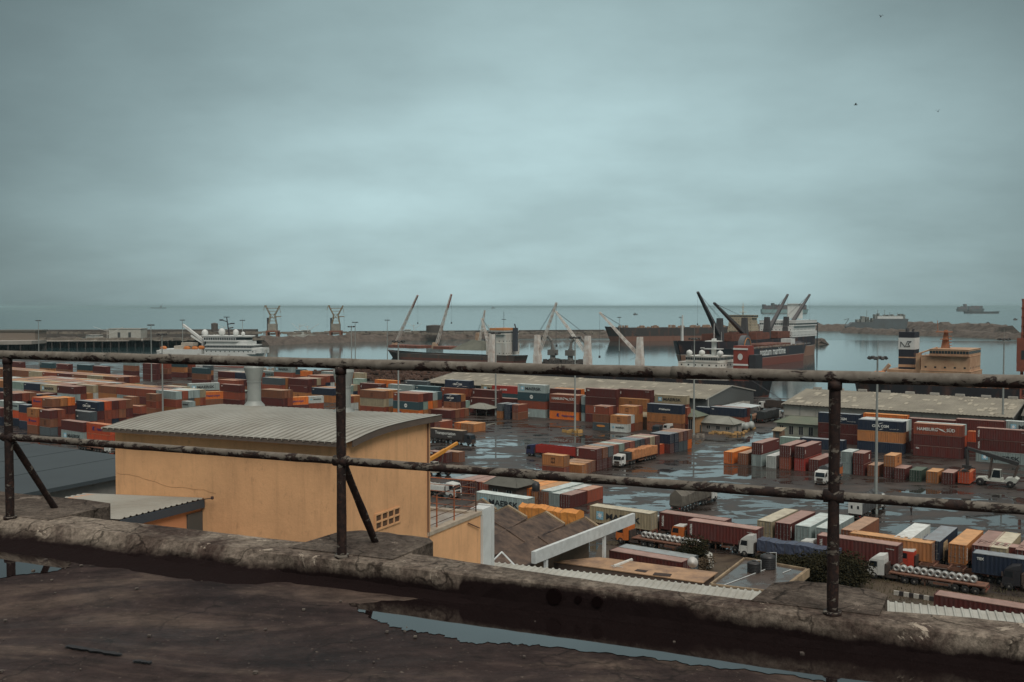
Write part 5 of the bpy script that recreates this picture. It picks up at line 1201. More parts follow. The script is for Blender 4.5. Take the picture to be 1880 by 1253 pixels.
# ---------------------------------------------------------------- light masts
mastm = mat('galvanised_mast', (.36,.39,.37), .5, metal=.3, amt=.3); lampm = mat('flood_lamp_housing', (.035,.035,.035), .6)
def mast_proto():
    t = thing('light_mast', (0,0,0), 0, 'x', 'light mast', 'tall light masts round the port')
    m = MB(); m.tube((0,0,.8), (0,0,30), .34, 10, .16); m.tube((0,0,0), (0,0,.8), .42, 10); m.build('pole', mastm, t)
    m = MB(); n = 16
    for r_ in (1.25,):
        pts = [Vector((r_*math.cos(2*math.pi*i/n), r_*math.sin(2*math.pi*i/n), 29.6)) for i in range(n+1)]; m.path(pts, .06, 5)
        for i in range(0, n, 4): m.tube((0,0,29.9), pts[i], .05, 5)
    m.build('lamp_ring', lampm, t)
    for i in range(8):
        a = 2*math.pi*i/8+.2; m = MB(); m.box(-.32, .32, -.2, .2, -.26, .26); m.xf(Matrix.Translation((1.6*math.cos(a), 1.6*math.sin(a), 29.75)) @ Matrix.Rotation(a+math.pi/2, 4, 'Z') @ Matrix.Rotation(R(-35), 4, 'X')); m.build('floodlight', lampm, t)
    m = MB(); m.tube((0,0,30), (0,0,33), .03, 5); m.build('lightning_rod', mastm, t)
    return t
mp_ = mast_proto(); kids(mp_)
ml = [(1056,620,1.0,'middle light mast standing on yellow concrete blocks'),(1275,622,1,'light mast right of the orange tarped truck'),(1612,657,1,'near light mast right of the thick railing post'),(1844,623,1,'light mast near the right picture edge'),
 (731,627,1,'light mast rising behind the ochre building roof'),(910,612,1,'light mast beside the grey green shelter'),(297,614,1,'thin light mast above the curved roof'),(70.5,589,1,'light mast far left before the breakwater'),(277,597,1,'thin mast behind the left container yard'),
 (335,588,1,'light mast beside the white ship lifeboats'),(711,588,1,'light mast left of the first red tipped crane'),(645,600,1,'left one of two masts right of the quay crane'),(652,592,1,'right one of two masts right of the quay crane'),(1137,583,1,'light mast before the long dark tanker bow'),(1250,583,1,'light mast behind the white rusty ship'),(445,588,1,'faint mast behind the white ship bridge')]
for i, (px, py, s_, lb) in enumerate(ml):
    d = (HC - 29.8) * FL / (py - HOR) if i < 15 else 700
    c = mp_ if i == 0 else copy_tree(mp_); c.location = ((px-CX)/FL*d, d, 0); c['label'] = lb
    if d > 400: 
        c.location.z = -.0
MID = Vector(((1056-CX)/FL*(HC-29.8)*FL/57, (HC-29.8)*FL/57, 0)); M2 = Vector(((1275-CX)*(HC-29.8)/59, (HC-29.8)*FL/59, 0))
yb = mat('yellow_concrete_block', (.42,.25,.08), .8, amt=.6, scale=1); gb = mat('grey_concrete_block', (.22,.19,.16), .8, amt=.6)
rr = random.Random(4); first = None
def blocks(c, n, m_, grp, lab, r0=1.4, r1=2.8):
    ref = None
    for i in range(n):
        a = 2*math.pi*i/n + rr.uniform(-.2,.2); r_ = rr.uniform(r0, r1)
        q = c + Vector((r_*math.cos(a)*1.3, r_*math.sin(a), 0))
        if ref is None:
            m = MB(); pf = [(-.75,-.35,0),(.75,-.35,0),(.75,-.15,.8),(-.75,-.15,.8)]
            m.hexa([(-.75,-.35,0),(.75,-.35,0),(.75,.35,0),(-.75,.35,0),(-.75,-.18,.85),(.75,-.18,.85),(.75,.18,.85),(-.75,.18,.85)]); m.box(-.5,-.2,-.36,.36,-.0,.12)
            o = m.build('concrete_block', m_); ref = o
        else: o = ref.copy(); C.objects.link(o)
        o.location = q; o.rotation_euler = (0, 0, rr.uniform(0, 3)); tag(o, lab, 'concrete block', grp)
blocks(MID, 11, yb, 'yellow concrete blocks round the middle mast foot', 'yellow concrete block in the ring round the middle mast foot')
blocks(M2, 10, gb, 'grey concrete blocks round the right mast foot', 'grey brown concrete block piled round the foot of the right mast')
# timber blocks by the workshop
q0 = P(1320, 796, 0)
tb = mat('yellow_timber', (.46,.28,.11), .8, amt=.5, scale=2); ref = None
for i in range(16):
    q = P(1306+i*5.2, 797+rr.uniform(-2, 3) - (i > 10)*(i-10)*2.2, 0)
    if ref is None:
        m = MB(); m.box(-.8,.8,-.35,.35,.12,.7); m.box(-.7,-.5,-.36,.36,0,.12); m.box(.5,.7,-.36,.36,0,.12); o = m.build('timber_bundle', tb); ref = o
    else: o = ref.copy(); C.objects.link(o)
    o.location = q; o.rotation_euler = (0,0,rr.uniform(0,3)); tag(o, 'yellow timber bundle lying round the grey workshop', 'timber', 'yellow timber bundles round the grey workshop')
# ---------------------------------------------------------------- vehicles
tyre = mat('tyre_rubber', (.016,.015,.015), .85, amt=.2); rimm = mat('wheel_rim', (.22,.21,.19), .6, amt=.4); rimo = mat('orange_rim', (.55,.18,.05), .6)
cham = mat('chassis_steel', (.045,.038,.034), .7, dirt=(.12,.07,.05), amt=.6, scale=1.5); glass = mat('vehicle_glass', (.015,.02,.025), .08, amt=0)
lampw = mat('headlight_glass', (.55,.56,.52), .2); bedm = mat('rusty_trailer_bed', (.20,.09,.055), .8, dirt=(.07,.04,.03), amt=.7)
whm = MB(); whm.lathe([(.30,-.15),(.50,-.16),(.52,-.10),(.52,.10),(.50,.16),(.30,.15)], 18); whm.xf(Matrix.Rotation(R(90), 4, 'X')); TYRE = whm.mesh('tyre', [None], True)
whm = MB(); whm.lathe([(.08,-.17),(.12,-.155),(.29,-.12),(.31,-.14),(.31,.14),(.29,.12),(.12,.155),(.08,.17)], 14); whm.xf(Matrix.Rotation(R(90), 4, 'X')); RIM = whm.mesh('rim', [None])
def wheel(par, x, y, z=.52, sc=1.0, rm=None, wide=1.0):
    o = obj('wheel', TYRE, par, (x, y, z)); o.scale = (sc, sc*wide, sc); setmat(o, tyre); r = obj('rim', RIM, o); setmat(r, rm or rimm); return o
_M = {}
def cached(key, fn):
    if key not in _M: _M[key] = fn()
    return _M[key]
def cab_parts(t, col, roofcol=None, high=False, x0=.7):
    h = 3.45 if high else 3.0
    def body():
        b = MB(); pr = [(x0,.75),(x0+2.25,.55),(x0+2.32,1.0),(x0+2.28,1.75),(x0+2.02,2.75),(x0+1.85,2.95),(x0,2.95)]
        b.prism([(x,-1.2,z) for x, z in pr], (0,2.4,0)); return b.mesh('cab_body', [None])
    o = obj('cab', cached(('cab', x0), body), t); setmat(o, col)
    def roof():
        b = MB(); b.hexa([(x0+.02,-1.18,2.955),(x0+1.84,-1.18,2.955),(x0+1.84,1.18,2.955),(x0+.02,1.18,2.955),(x0+.05,-1.1,h+.15),(x0+1.2,-1.05,h),(x0+1.2,1.05,h),(x0+.05,1.1,h+.15)]); return b.mesh('roof', [None])
    r = obj('cab_roof', cached(('roof', x0, h), roof), o); setmat(r, roofcol or col)
    def ws():
        b = MB(); b.hexa([(x0+2.285,-1.05,1.8),(x0+2.295,-1.05,1.8),(x0+2.295,1.05,1.8),(x0+2.285,1.05,1.8),(x0+2.04,-1.0,2.72),(x0+2.06,-1.0,2.72),(x0+2.06,1.0,2.72),(x0+2.04,1.0,2.72)]); return b.mesh('windscreen', [None])
    w_ = obj('windscreen', cached(('ws', x0), ws), o); setmat(w_, glass)
    def swin():
        b = MB(); b.prism([(x0+.95,1.203,1.85),(x0+2.1,1.203,1.85),(x0+1.9,1.203,2.65),(x0+.95,1.203,2.65)], (0,.012,0)); return b.mesh('side_window', [None])
    for s_ in (1, -1): q = obj('side_window', cached(('sw', x0), swin), o); q.scale = (1, s_, 1); setmat(q, glass)
    def door():
        b = MB(); b.box(x0+.85, x0+.87, 1.203, 1.21, .85, 2.8); b.box(x0+2.08, x0+2.1, 1.203, 1.21, .85, 1.8); b.box(x0+.95, x0+1.1, 1.203, 1.23, 1.5, 1.56)
        b.box(x0+2.2, x0+2.35, 1.25, 1.45, 1.9, 2.5); b.box(x0+2.2, x0+2.24, 1.18, 1.3, 2.4, 2.44); return b.mesh('mirror', [None])
    for s_ in (1, -1): q = obj('mirror', cached(('mir', x0), door), o); q.scale = (1, s_, 1); setmat(q, cham)
    def bump():
        b = MB(); b.box(x0+2.1, x0+2.45, -1.2, 1.2, .35, .85); b.box(x0+2.33, x0+2.36, -.7, .7, .95, 1.55); return b.mesh('bumper', [None])
    q = obj('bumper', cached(('bump', x0), bump), o); setmat(q, cham)
    def hl():
        b = MB(); b.box(x0+2.45, x0+2.47, .75, 1.1, .5, .72); return b.mesh('headlight', [None])
    for s_ in (1, -1): q = obj('headlight', cached(('hl', x0), hl), o); q.scale = (1, s_, 1); setmat(q, lampw)
def truck(o, ang, L, label, cab='wht', roofc=None, bed='flat', high=False, trailer_axles=3, group='articulated lorries parked round the yard', bedmat=None, wall=0, has_cab=True, name='lorry', cat='lorry', z=0):
    """o: ground point under the trailer's front end; local +x forward"""
    t = thing(name, (o[0], o[1], z), ang, label, cat, group)
    if has_cab:
        cc = {'wht': (.62,.63,.60), 'org': (.62,.17,.04), 'red': (.50,.06,.035), 'bei': (.46,.34,.20), 'blk': (.03,.03,.035), 'nav': (.03,.035,.09), 'tea': (.10,.17,.17)}
        m_ = mat('cab_paint_'+cab, cc[cab], .4, amt=.3, scale=2); r_ = mat('cab_paint_'+(roofc or cab), cc[roofc or cab], .4, amt=.3, scale=2)
        cab_parts(t, m_, r_, high)
        b = MB(); b.box(-4.2, 2.9, -.45, .45, .62, .95); b.box(-1.2, .4, .5, 1.1, .5, 1.0); b.box(-1.2, .4, -1.1, -.5, .5, 1.0); b.box(.35, .6, -1.0, 1.0, .95, 2.4)
        q = obj('tractor_frame', cached('tf', lambda: b.mesh('tractor_frame', [None])), t); setmat(q, cham)
        for x in (2.1, -2.2, -3.5):
            for y in (-1.05, 1.05): wheel(t, x, y)
        b = MB(); b.box(-4.1, -1.5, .75, 1.3, 1.07, 1.12); b.box(-4.1, -1.5, -1.3, -.75, 1.07, 1.12)
        q = obj('mudguard', cached('mg', lambda: b.mesh('mudguard', [None])), t); setmat(q, cham)
    def bedmesh():
        b = MB()
        if bed in ('flat', 'box'): b.box(-L, 0, -1.22, 1.22, 1.22, 1.36)
        for y in (-.5, .42): b.box(-L, 0, y, y+.1, .85, 1.34 if bed == 'skel' else 1.215)
        n = int(L/2.0)
        for i in range(n+1): b.box(-L+i*(L-.2)/n, -L+i*(L-.2)/n+.2, -1.2, 1.2, 1.05, 1.345 if bed == 'skel' else 1.2)
        b.box(-L-.05, -L+.1, -1.2, 1.2, .55, .75); b.box(-4.9, -4.75, -.8, -.65, .1, 1.0); b.box(-4.9, -4.75, .65, .8, .1, 1.0)
        b.box(-L+4.8, -6, -1.15, -1.1, .6, .9); b.box(-L+4.8, -6, 1.1, 1.15, .6, .9)
        return b.mesh('trailer_bed', [None])
    q = obj('trailer_bed', cached(('bed', bed, L), bedmesh), t); setmat(q, bedmat or bedm)
    if wall:
        b = MB()
        for y in (-1.22, 1.16):
            b.box(-L, 0, y, y+.06, 1.365, 1.36+wall)
            for i in range(int(L/1.2)+1): b.box(-L+i*1.2-.05, -L+i*1.2+.05, y-.03 if y < 0 else y+.0, y+.06 if y < 0 else y+.09, 1.37, 1.36+wall+.12)
        for x in (-L, -.06): b.box(x, x+.06, -1.16, 1.16, 1.365, 1.36+wall)
        b.build('side_wall', bedmat or bedm, t)
    for i in range(trailer_axles):
        for y in (-1.05, 1.05): wheel(t, -L+1.3+i*1.32, y)
    b = MB(); b.box(-L-.08, -L-.05, .7, 1.0, .85, 1.0)
    for s_ in (1, -1): q = obj('tail_light', cached(('tl', L), lambda: b.mesh('tail_light', [None])), t); q.scale = (1, s_, 1); setmat(q, mat('tail_light_red', (.4,.02,.02), .4))
    return t
def tarp(t_loc, ang, L, H, label, m_, z=1.37, ridge=0.0, seed=1, bump=.12, wd=1.28, end=None, group=None, wav=.05):
    """load sheeted with a tarpaulin: local x runs backwards along the trailer like the lorry's"""
    t = thing('tarpaulin_load', (t_loc[0], t_loc[1], z), ang, label, 'covered load', group); rr = random.Random(seed); n = int(L/.3); rows = []
    prof = [(-wd, 0), (-wd-.04, .35), (-wd-.0, .7), (-wd, 1.0), (-wd*.55, 1.0), (0, 1.0), (wd*.55, 1.0), (wd, 1.0), (wd, .7), (wd+.04, .35), (wd, 0)]
    ph = rr.uniform(0, 6)
    for i in range(n+1):
        x = -L*i/n; hh = H*(1 + .05*math.sin(x*.9+ph) + .03*math.sin(x*2.3)); r_ = []
        for y, f in prof:
            yy = y + (rr.uniform(-.05,.05) + wav*math.sin(x*6+f*4))*(1 if f < 1 else .3); zz = hh*f + (ridge*(1-abs(y)/wd) if f == 1 else 0) + (rr.uniform(-bump, bump)*.4 if f == 1 else 0)
            r_.append((x, yy, zz))
        rows.append(r_)
    b = MB(); b.sheet(rows)
    for r_ in (rows[0], rows[-1]): b.add(r_, [tuple(range(len(r_)))])
    b.build('tarpaulin', m_, t)
    b = MB()
    for i in range(1, int(L/1.5)): x = -i*1.5; b.path([(x, y*1.03, H*f+(ridge*(1-abs(y)/wd) if f == 1 else 0)+.05) for y, f in prof], .02, 4)
    b.build('lashing_rope', mat('rope', (.12,.10,.08), .8), t)
    if end:
        b = MB(); x = -L-.06; b.prism([(x,-wd,0),(x,wd,0),(x,wd,H),(x,0,H+ridge),(x,-wd,H)], (.05,0,0)); b.build('end_panel', end, t)
        b = MB()
        for y in (-.7, .45): b.box(-L-.075, -L-.065, y, y+.35, H*.45, H*.75)
        b.build('end_window', glass, t)
    return t
coilm = mat('steel_coil_wrap', (.50,.51,.49), .35, metal=.4, dirt=(.25,.25,.24), amt=.5, scale=3, vary=.15)
def coil_mesh():
    b = MB(); r0, r1, w_ = .2, .50, .42
    b.lathe([(r0,-w_),(r1-.06,-w_),(r1,-w_+.06),(r1,w_-.06),(r1-.06,w_),(r0,w_),(r0,-w_)], 20); b.f = [f for f in b.f if len(f) == 4]; b.m = b.m[:len(b.f)]
    b.tube((0,0,-.02),(0,0,.02), r0+.001, 12)
    b.xf(Matrix.Rotation(R(90), 4, 'X')); return b.mesh('coil', [coilm], True)
CO = coil_mesh()
def coils(o, ang, n, x0, pitch, where, grp):
    f = Vector((math.cos(ang), math.sin(ang), 0))
    for i in range(n):
        p = Vector((o[0], o[1], 0)) + f*(x0 - i*pitch)
        c = obj('steel_coil', CO, None, (p.x, p.y, 1.37+.50), (0, 0, ang + rr.uniform(-.05,.05)))
        tag(c, 'wrapped steel coil in the row of coils on %s' % where, 'steel coil', grp)
AU = YA; AUm = YA + math.pi; AV = YA + math.pi/2; AVm = YA - math.pi/2
def uc(o, k=0.0): return Vector((o.x, o.y, 0)) + V*1.22 + U*k
# --- lower front queue: everything heads left (-U)
o = P(1262, 955, 4.27); truck(uc(o), AUm, 12.3, 'lorry with orange cab and white roof carrying the long maroon container', 'org', 'wht', bed='skel'); 
c_ = uc(o)+U*6.1; container(c_.x, c_.y, 1.36, AU, 12.19, 'mar', 'tri', -1, True, 'on the lorry right of the row of coils')
o = P(1210, 940, 4.27); truck(uc(o), AUm, 12.3, 'lorry half hidden behind the front maroon container lorry', 'wht', bed='skel')
c_ = uc(o)+U*6.1; container(c_.x, c_.y, 1.36, AU, 12.19, 'mar', 'tri', -1, True, 'on the rear lorry behind the orange and white cab')
o = P(1082, 928, 4.27); truck(uc(o), AUm, 12.3, 'lorry trailer without cab under the large grey star container', 'org', bed='skel', has_cab=False, name='semi_trailer', cat='trailer')
c_ = uc(o)+U*6.1; container(c_.x, c_.y, 1.36, AU, 12.19, 'bei', 'mkd', -1, True, 'on a trailer just beyond the white beam')
o = P(872, 903, 4.27); truck(uc(o), AUm, 12.3, 'trailer without cab under the grey star container behind brown roofs', bed='skel', has_cab=False, name='semi_trailer', cat='trailer')
c_ = uc(o)+U*6.1; container(c_.x, c_.y, 1.36, AU, 12.19, 'gry', 'mkd', -1, True, 'on a trailer behind the brown folded roofs')
o = P(1166, 985, 1.3); truck(o, AUm, 12.6, 'flatbed lorry with orange cab carrying twelve steel coils', 'org'); coils(o, AU, 12, 1.8, -.88, 'the flatbed with the orange cab', 'coils on the orange cab flatbed')
o = P(1390, 992, 3.0); truck(uc(o), AUm, 12.6, 'lorry with white cab and blue tarpaulin trailer', 'wht', high=True); bt = mat('blue_tarpaulin', (.065,.080,.125), .5, amt=.5, scale=1.2, dirt=(.03,.035,.06)); tarp(uc(o), AUm, 12.4, 1.7, 'load under a blue tarpaulin behind the white cab', bt, seed=3)
o = P(1500, 982, 4.27); truck(uc(o), AUm, 12.3, 'lorry with maroon container behind the bushes left of thick post', 'wht', bed='skel')
c_ = uc(o)+U*6.1; container(c_.x, c_.y, 1.36, AU, 12.19, 'mar', 'tri', -1, True, 'crossing behind the foot of the thick railing post')
o = P(1559, 978, 4.27); truck(uc(o), AUm, 12.3, 'trailer under the long orange brown container', bed='skel', has_cab=False, name='semi_trailer', cat='trailer')
c_ = uc(o)+U*6.1; container(c_.x, c_.y, 1.36, AU, 12.19, 'msc', None, -1, True, 'behind the red cab right of the thick post')
o = P(1636, 1048, 1.3); truck(o, AUm, 12.8, 'flatbed lorry with white cab carrying steel coils at right', 'wht', high=True); coils(o, AU, 12, .8, -.93, 'the flatbed with the white cab', 'coils on the white cab flatbed')
o = P(1690, 1032, 1.36); truck(o, AUm, 12.3, 'lorry with red cab and white roof behind the coils', 'red', 'wht', bed='skel')
o = P(1746, 1020, 1.5); truck(o, AUm, 10.5, 'lorry with tall beige cab behind the coils', 'bei', high=True, bed='skel')
o = P(1785, 1014, 4.27); truck(uc(o), AUm, 12.3, 'trailer under the navy container at the right edge', bed='skel', has_cab=False, name='semi_trailer', cat='trailer')
c_ = uc(o)+U*6.1; container(c_.x, c_.y, 1.36, AU, 12.19, 'nav', 'small', -1, True, 'on a trailer at the right picture edge')
o = P(1786, 1004, 4.27)+V*3.2; c_ = uc(o)+U*6.1; truck(uc(o), AUm, 12.3, 'trailer under the rear maroon container at the right edge', bed='skel', has_cab=False, name='semi_trailer', cat='trailer'); container(c_.x, c_.y, 1.36, AU, 12.19, 'mar', None, -1, True, 'behind the navy one at the right picture edge')
o = P(1886, 1068, 1.3); truck(o, AUm, 10.0, 'lorry with black cab at the right picture edge', 'blk', high=True)
o = P(952, 933, 3.2); truck(uc(o), AUm, 12.3, 'trailer under the bright orange tarpaulin beyond the brown roofs', has_cab=False, name='semi_trailer', cat='trailer'); tarp(uc(o), AUm, 12.3, 2.2, 'bright orange tarpaulin heap beyond the brown folded roofs', mat('bright_orange_tarpaulin', (.66,.27,.06), .6, dirt=(.4,.15,.04), amt=.5, scale=.8), seed=15, bump=.1, ridge=.5, wav=.012)
# --- lower right containers on trailers, ends towards us
vr = [((1390.3,955),'bei',None),((1423.3,959),'mar','tri'),((1459.2,964),'gry',None),((1497.4,968),'gry','small'),((1544,972),'brn',None),((1641,985.6),'wht','hap'),((1693.3,990.5),'nav',None),((1742,997.6),'msc','tri'),((1785,1000.5),'mar',None),((1814,1003.4),'bei',None),((1864,1009),'mar','small')]
for i, (q, c, lg) in enumerate(vr):
    p = P(*q, 4.27); c_ = Vector((p.x, p.y, 0)) + U*1.22 + V*6.1
    truck(Vector((p.x, p.y, 0)) + U*1.22 + V*12.3, AV, 12.3, 'trailer under the %s container from left in the lower right row' % ORD[i+1], bed='skel', has_cab=False, name='semi_trailer', cat='trailer')
    container(c_.x, c_.y, 1.36, AVm, 12.19, c, lg, 1, True, '%s from left in the lower right row' % ORD[i+1])
# group nearer the terrace: side by side short ones with many coloured roofs
o = P(826, 878, 2.9)
for i, c in enumerate(['sla','mar','mar','rus','rus','msc','msc','org','msc','gry']):
    stack(o + U*2.62*i, 'V', [(c, 'small') if i in (1,2) else c], L=12.19, bars=True, where='%s of the side by side row behind the terrace' % ORD[i+1])
o = P(988, 902, 2.6)
for i, c in enumerate(['brn','gry','mar']):
    stack(o + U*2.6*i, 'V', [c], L=6.06, bars=True, where='%s of the three beside the black tank stand' % ORD[i+1])
stack(o + V*6.3, 'V', ['msc'], L=6.06, where='behind the three beside the black tank stand')
stack(o + V*6.3 + U*2.6, 'V', ['wht'], L=6.06, where='right behind the three beside the tank stand')
stack(o + V*6.3 + U*5.2, 'V', ['rus'], L=6.06, where='at the right behind the three beside the tank stand')
# pair of long maroon ones low beside the patched roof
o = P(1118, 1010, 2.9)
stack(o, 'U', ['mar'], where='nearer of two beside the patched brown roof', bars=True); stack(o+V*2.6, 'U', [('sla')], where='farther of two beside the patched brown roof', bars=True)
stack(P(1714, 1091, 2.9), 'U', ['mar'], where='low one just beyond the right white roof', bars=True); stack(P(1714, 1091, 2.9)+U*12.5, 'U', ['brn'], where='low one at lower right corner beyond the white roof', bars=True)
# yard left of the middle: boxes near the drive lane
stack(P(771, 772, 2.6)+V*1, 'V', ['msc'], L=6.06, bars=True, where='left one behind the curtain sided lorry'); stack(P(771, 772, 2.6)+V*1+U*2.7, 'V', ['mar'], L=6.06, bars=True, where='second one behind the curtain sided lorry'); stack(P(771, 772, 2.6)+V*1+U*5.4, 'V', ['rus'], L=6.06, bars=True, where='third one behind the curtain sided lorry')
for i, c in enumerate(['org','msc','msc']): stack(P(834, 776, 2.6)+U*2.7*i, 'V', [c], L=6.06, bars=True, where='%s of the ochre trio behind the curtain sided lorry' % ORD[i+1])
stack(P(786, 828, 2.6), 'U', [('mar','small')], L=6.06, bars=True, where='beside the ochre wall edge under the crane boom'); stack(P(786, 828, 2.6)+V*2.6+U*2, 'U', ['brn'], L=6.06, bars=True, where='second beside the ochre wall edge')
# --- lorries standing in the yard
o = P(855, 799, 3.9)
p = P(788, 786, 3.95); ft = uc(p)+U*12.4; cm = mat('black_curtain_side', (.045,.040,.040), .6, amt=.5, dirt=(.10,.08,.07))
t = truck(ft, AU, 12.4, 'black curtain sided lorry with white lettering near the ochre building', 'blk', bed='flat', bedmat=cham, trailer_axles=4)
b = MB(); b.box(-12.4, 0, -1.24, 1.24, 1.38, 3.85); b.box(-12.4, 0, -1.2, 1.2, 3.85, 3.9, 0); q = b.build('curtain_body', cm, t)
b = MB(); b.box(-12.35, -.05, -1.2, 1.2, 3.905, 3.93); b.build('body_roof', mat('tan_canvas', (.42,.30,.19), .7), t)
letters(q, 'Transportation', 1.25, mat('pale_lettering', (.72,.74,.70), .6), (-6.3, -1.25, 2.85), -1, 1.0, .02)
letters(q, 'logistics', .5, mat('pale_lettering', (.72,.74,.70), .6), (-4.6, -1.25, 2.0), -1)
q = P(965, 837, 0); p = Vector((q.x,q.y,0)) + U*3.2 + V*1.2; truck(p, AUm, 12.4, 'red walled trailer lorry with dark blue cab left of the long row', 'nav', bedmat=mat('red_trailer_paint', (.36,.035,.025), .5, amt=.4), wall=1.8, bed='flat')
q = P(1124, 858, 0); p = Vector((q.x,q.y,0)) + U*1.2 + V*3.2; truck(p, AVm, 16.0, 'white lorry heading towards us with a sheeted orange brown load', 'wht', trailer_axles=5); ot = mat('orange_tarpaulin', (.46,.20,.085), .65, dirt=(.26,.10,.04), amt=.5, scale=.9)
tarp(p+V*2.6, AVm, 13.2, 2.1, 'orange brown tarpaulin load on the white lorry trailer', ot, seed=5, bump=.3); b = MB(); b.box(-2.3, -.2, -1.2, 1.2, 0, 1.9); t = thing('dark_crate_load', (p.x, p.y, 1.37), AVm, 'dark sheeted crate behind the white cab before the orange tarpaulin', 'load'); b.build('crate', mat('dark_tarpaulin', (.035,.04,.042), .6, amt=.4), t)
dt = mat('dark_tarpaulin', (.035,.04,.042), .6, amt=.4); gt = mat('grey_olive_tarpaulin', (.16,.145,.12), .7, dirt=(.06,.05,.045), amt=.7, scale=.6)
q = P(1229, 941, 0); p = Vector((q.x,q.y,0)) + U*1.25; truck(p+V*13.4, AV, 13.2, 'lorry with a pitched grey tarpaulin in the open wet yard', 'wht', bed='flat', bedmat=cham, trailer_axles=4); tarp(p+V*13.4, AV, 13.3, 1.9, 'pitched grey tarpaulin over the lorry in the open wet yard', gt, ridge=1.0, seed=7, end=None)
q = P(1557, 956, 0); p = Vector((q.x,q.y,0)) + U*1.25; truck(p+V*12.4, AV, 12.2, 'lorry under a pitched dark tarpaulin behind the near mast', 'wht', bed='flat', bedmat=cham); tarp(p+V*12.4, AV, 12.3, 2.0, 'pitched dark tarpaulin with white windowed end behind the near mast', mat('slate_tarpaulin', (.075,.08,.085), .6, amt=.5), ridge=.9, seed=9, end=mat('cab_paint_wht', (.62,.63,.60), .4))
q = P(1495, 890, 0); p = Vector((q.x,q.y,0)) + U*1.2 + V*3.0; truck(p, AVm, 9.0, 'white lorry facing us beside the thick railing post', 'wht', bedmat=mat('orange_body', (.50,.16,.05), .6), wall=1.4); tarp(p, AVm, 8.9, .7, 'slate tarpaulin over the orange lorry body by the thick post', mat('slate_tarpaulin', (.075,.08,.085), .6), z=2.78, ridge=.5, seed=11)
q = P(1387, 777, 0); p = Vector((q.x,q.y,0)) + U*1.25; truck(p+V*15, AV, 14, 'first lorry with black tarpaulin between the two warehouses', 'wht', bedmat=cham); tarp(p+V*15, AV, 14, 2.4, 'large black tarpaulin between the two warehouses', dt, seed=12, ridge=.3)
q = P(1363, 778, 0); p = Vector((q.x,q.y,0)) + U*1.25 + V*3; truck(p, AVm, 13, 'green fronted lorry left of the black tarpaulin lorry', 'tea'); tarp(p, AVm, 12.5, 1.1, 'brown load on the green fronted lorry', mat('brown_load', (.28,.15,.09), .8), seed=13)
q = P(1407, 752, 0); truck(Vector((q.x,q.y,0)), AUm, 14, 'dark open trailer lorry on the quay between the warehouses', 'wht', bedmat=cham, wall=2.2)
q = P(1345, 760, 0); truck(Vector((q.x,q.y,0)), AVm, 13, 'pale cage trailer lorry beside the warehouse awning', 'bei', bedmat=mat('pale_cage', (.42,.40,.36), .6), wall=2.3)
p = P(820, 912, 0); truck(Vector((p.x,p.y,0)), AU, 9, 'lorry with white cab behind the orange terrace railing', 'wht', bedmat=mat('cab_paint_wht', (.62,.63,.60), .4), wall=.9)
p = P(196, 832, 0); truck(Vector((p.x,p.y,0)), AU, 12.6, 'white cab lorry with coils peeping over the blue grey roof', 'wht'); coils(p, AUm, 12, -.6, -.93, 'the lorry above the blue grey roof', 'coils on the lorry above the blue grey roof')
p = P(1236, 797, 0); truck(Vector((p.x,p.y,0)), AUm, 5.5, 'white and green yard tractor behind the long row', 'wht', trailer_axles=1)
p = P(1212, 798, 0); truck(Vector((p.x,p.y,0)), AVm, 6, 'small dark truck before the tan corrugated hut', 'blk', trailer_axles=1)
p = P(1520, 800, 0); truck(Vector((p.x,p.y,0)), AUm, 7, 'dark lorry parked before the green roofed gatehouse', 'blk', trailer_axles=2, wall=.8, bedmat=cham)
for i, (px, py) in enumerate(((1362, 790), (1370, 790), (1379, 788))):
    q = P(px, py, 0); t = thing('steel_tank', q, AV + .2*i, 'silver horizontal tank lying right of the grey workshop', 'steel tank', 'silver tanks right of the grey workshop')
    b = MB(); b.lathe([(.3,-2.2),(1.0,-1.9),(1.05,-1.8),(1.05,1.8),(1.0,1.9),(.3,2.2)], 16); b.xf(Matrix.Translation((0,0,1.3)) @ Matrix.Rotation(R(90),4,'Y')); b.build('tank_body', galv, t, True)
    b = MB(); b.box(-1.5,-1.2,-.8,.8,0,.6); b.box(1.2,1.5,-.8,.8,0,.6); b.build('cradle', cham, t)
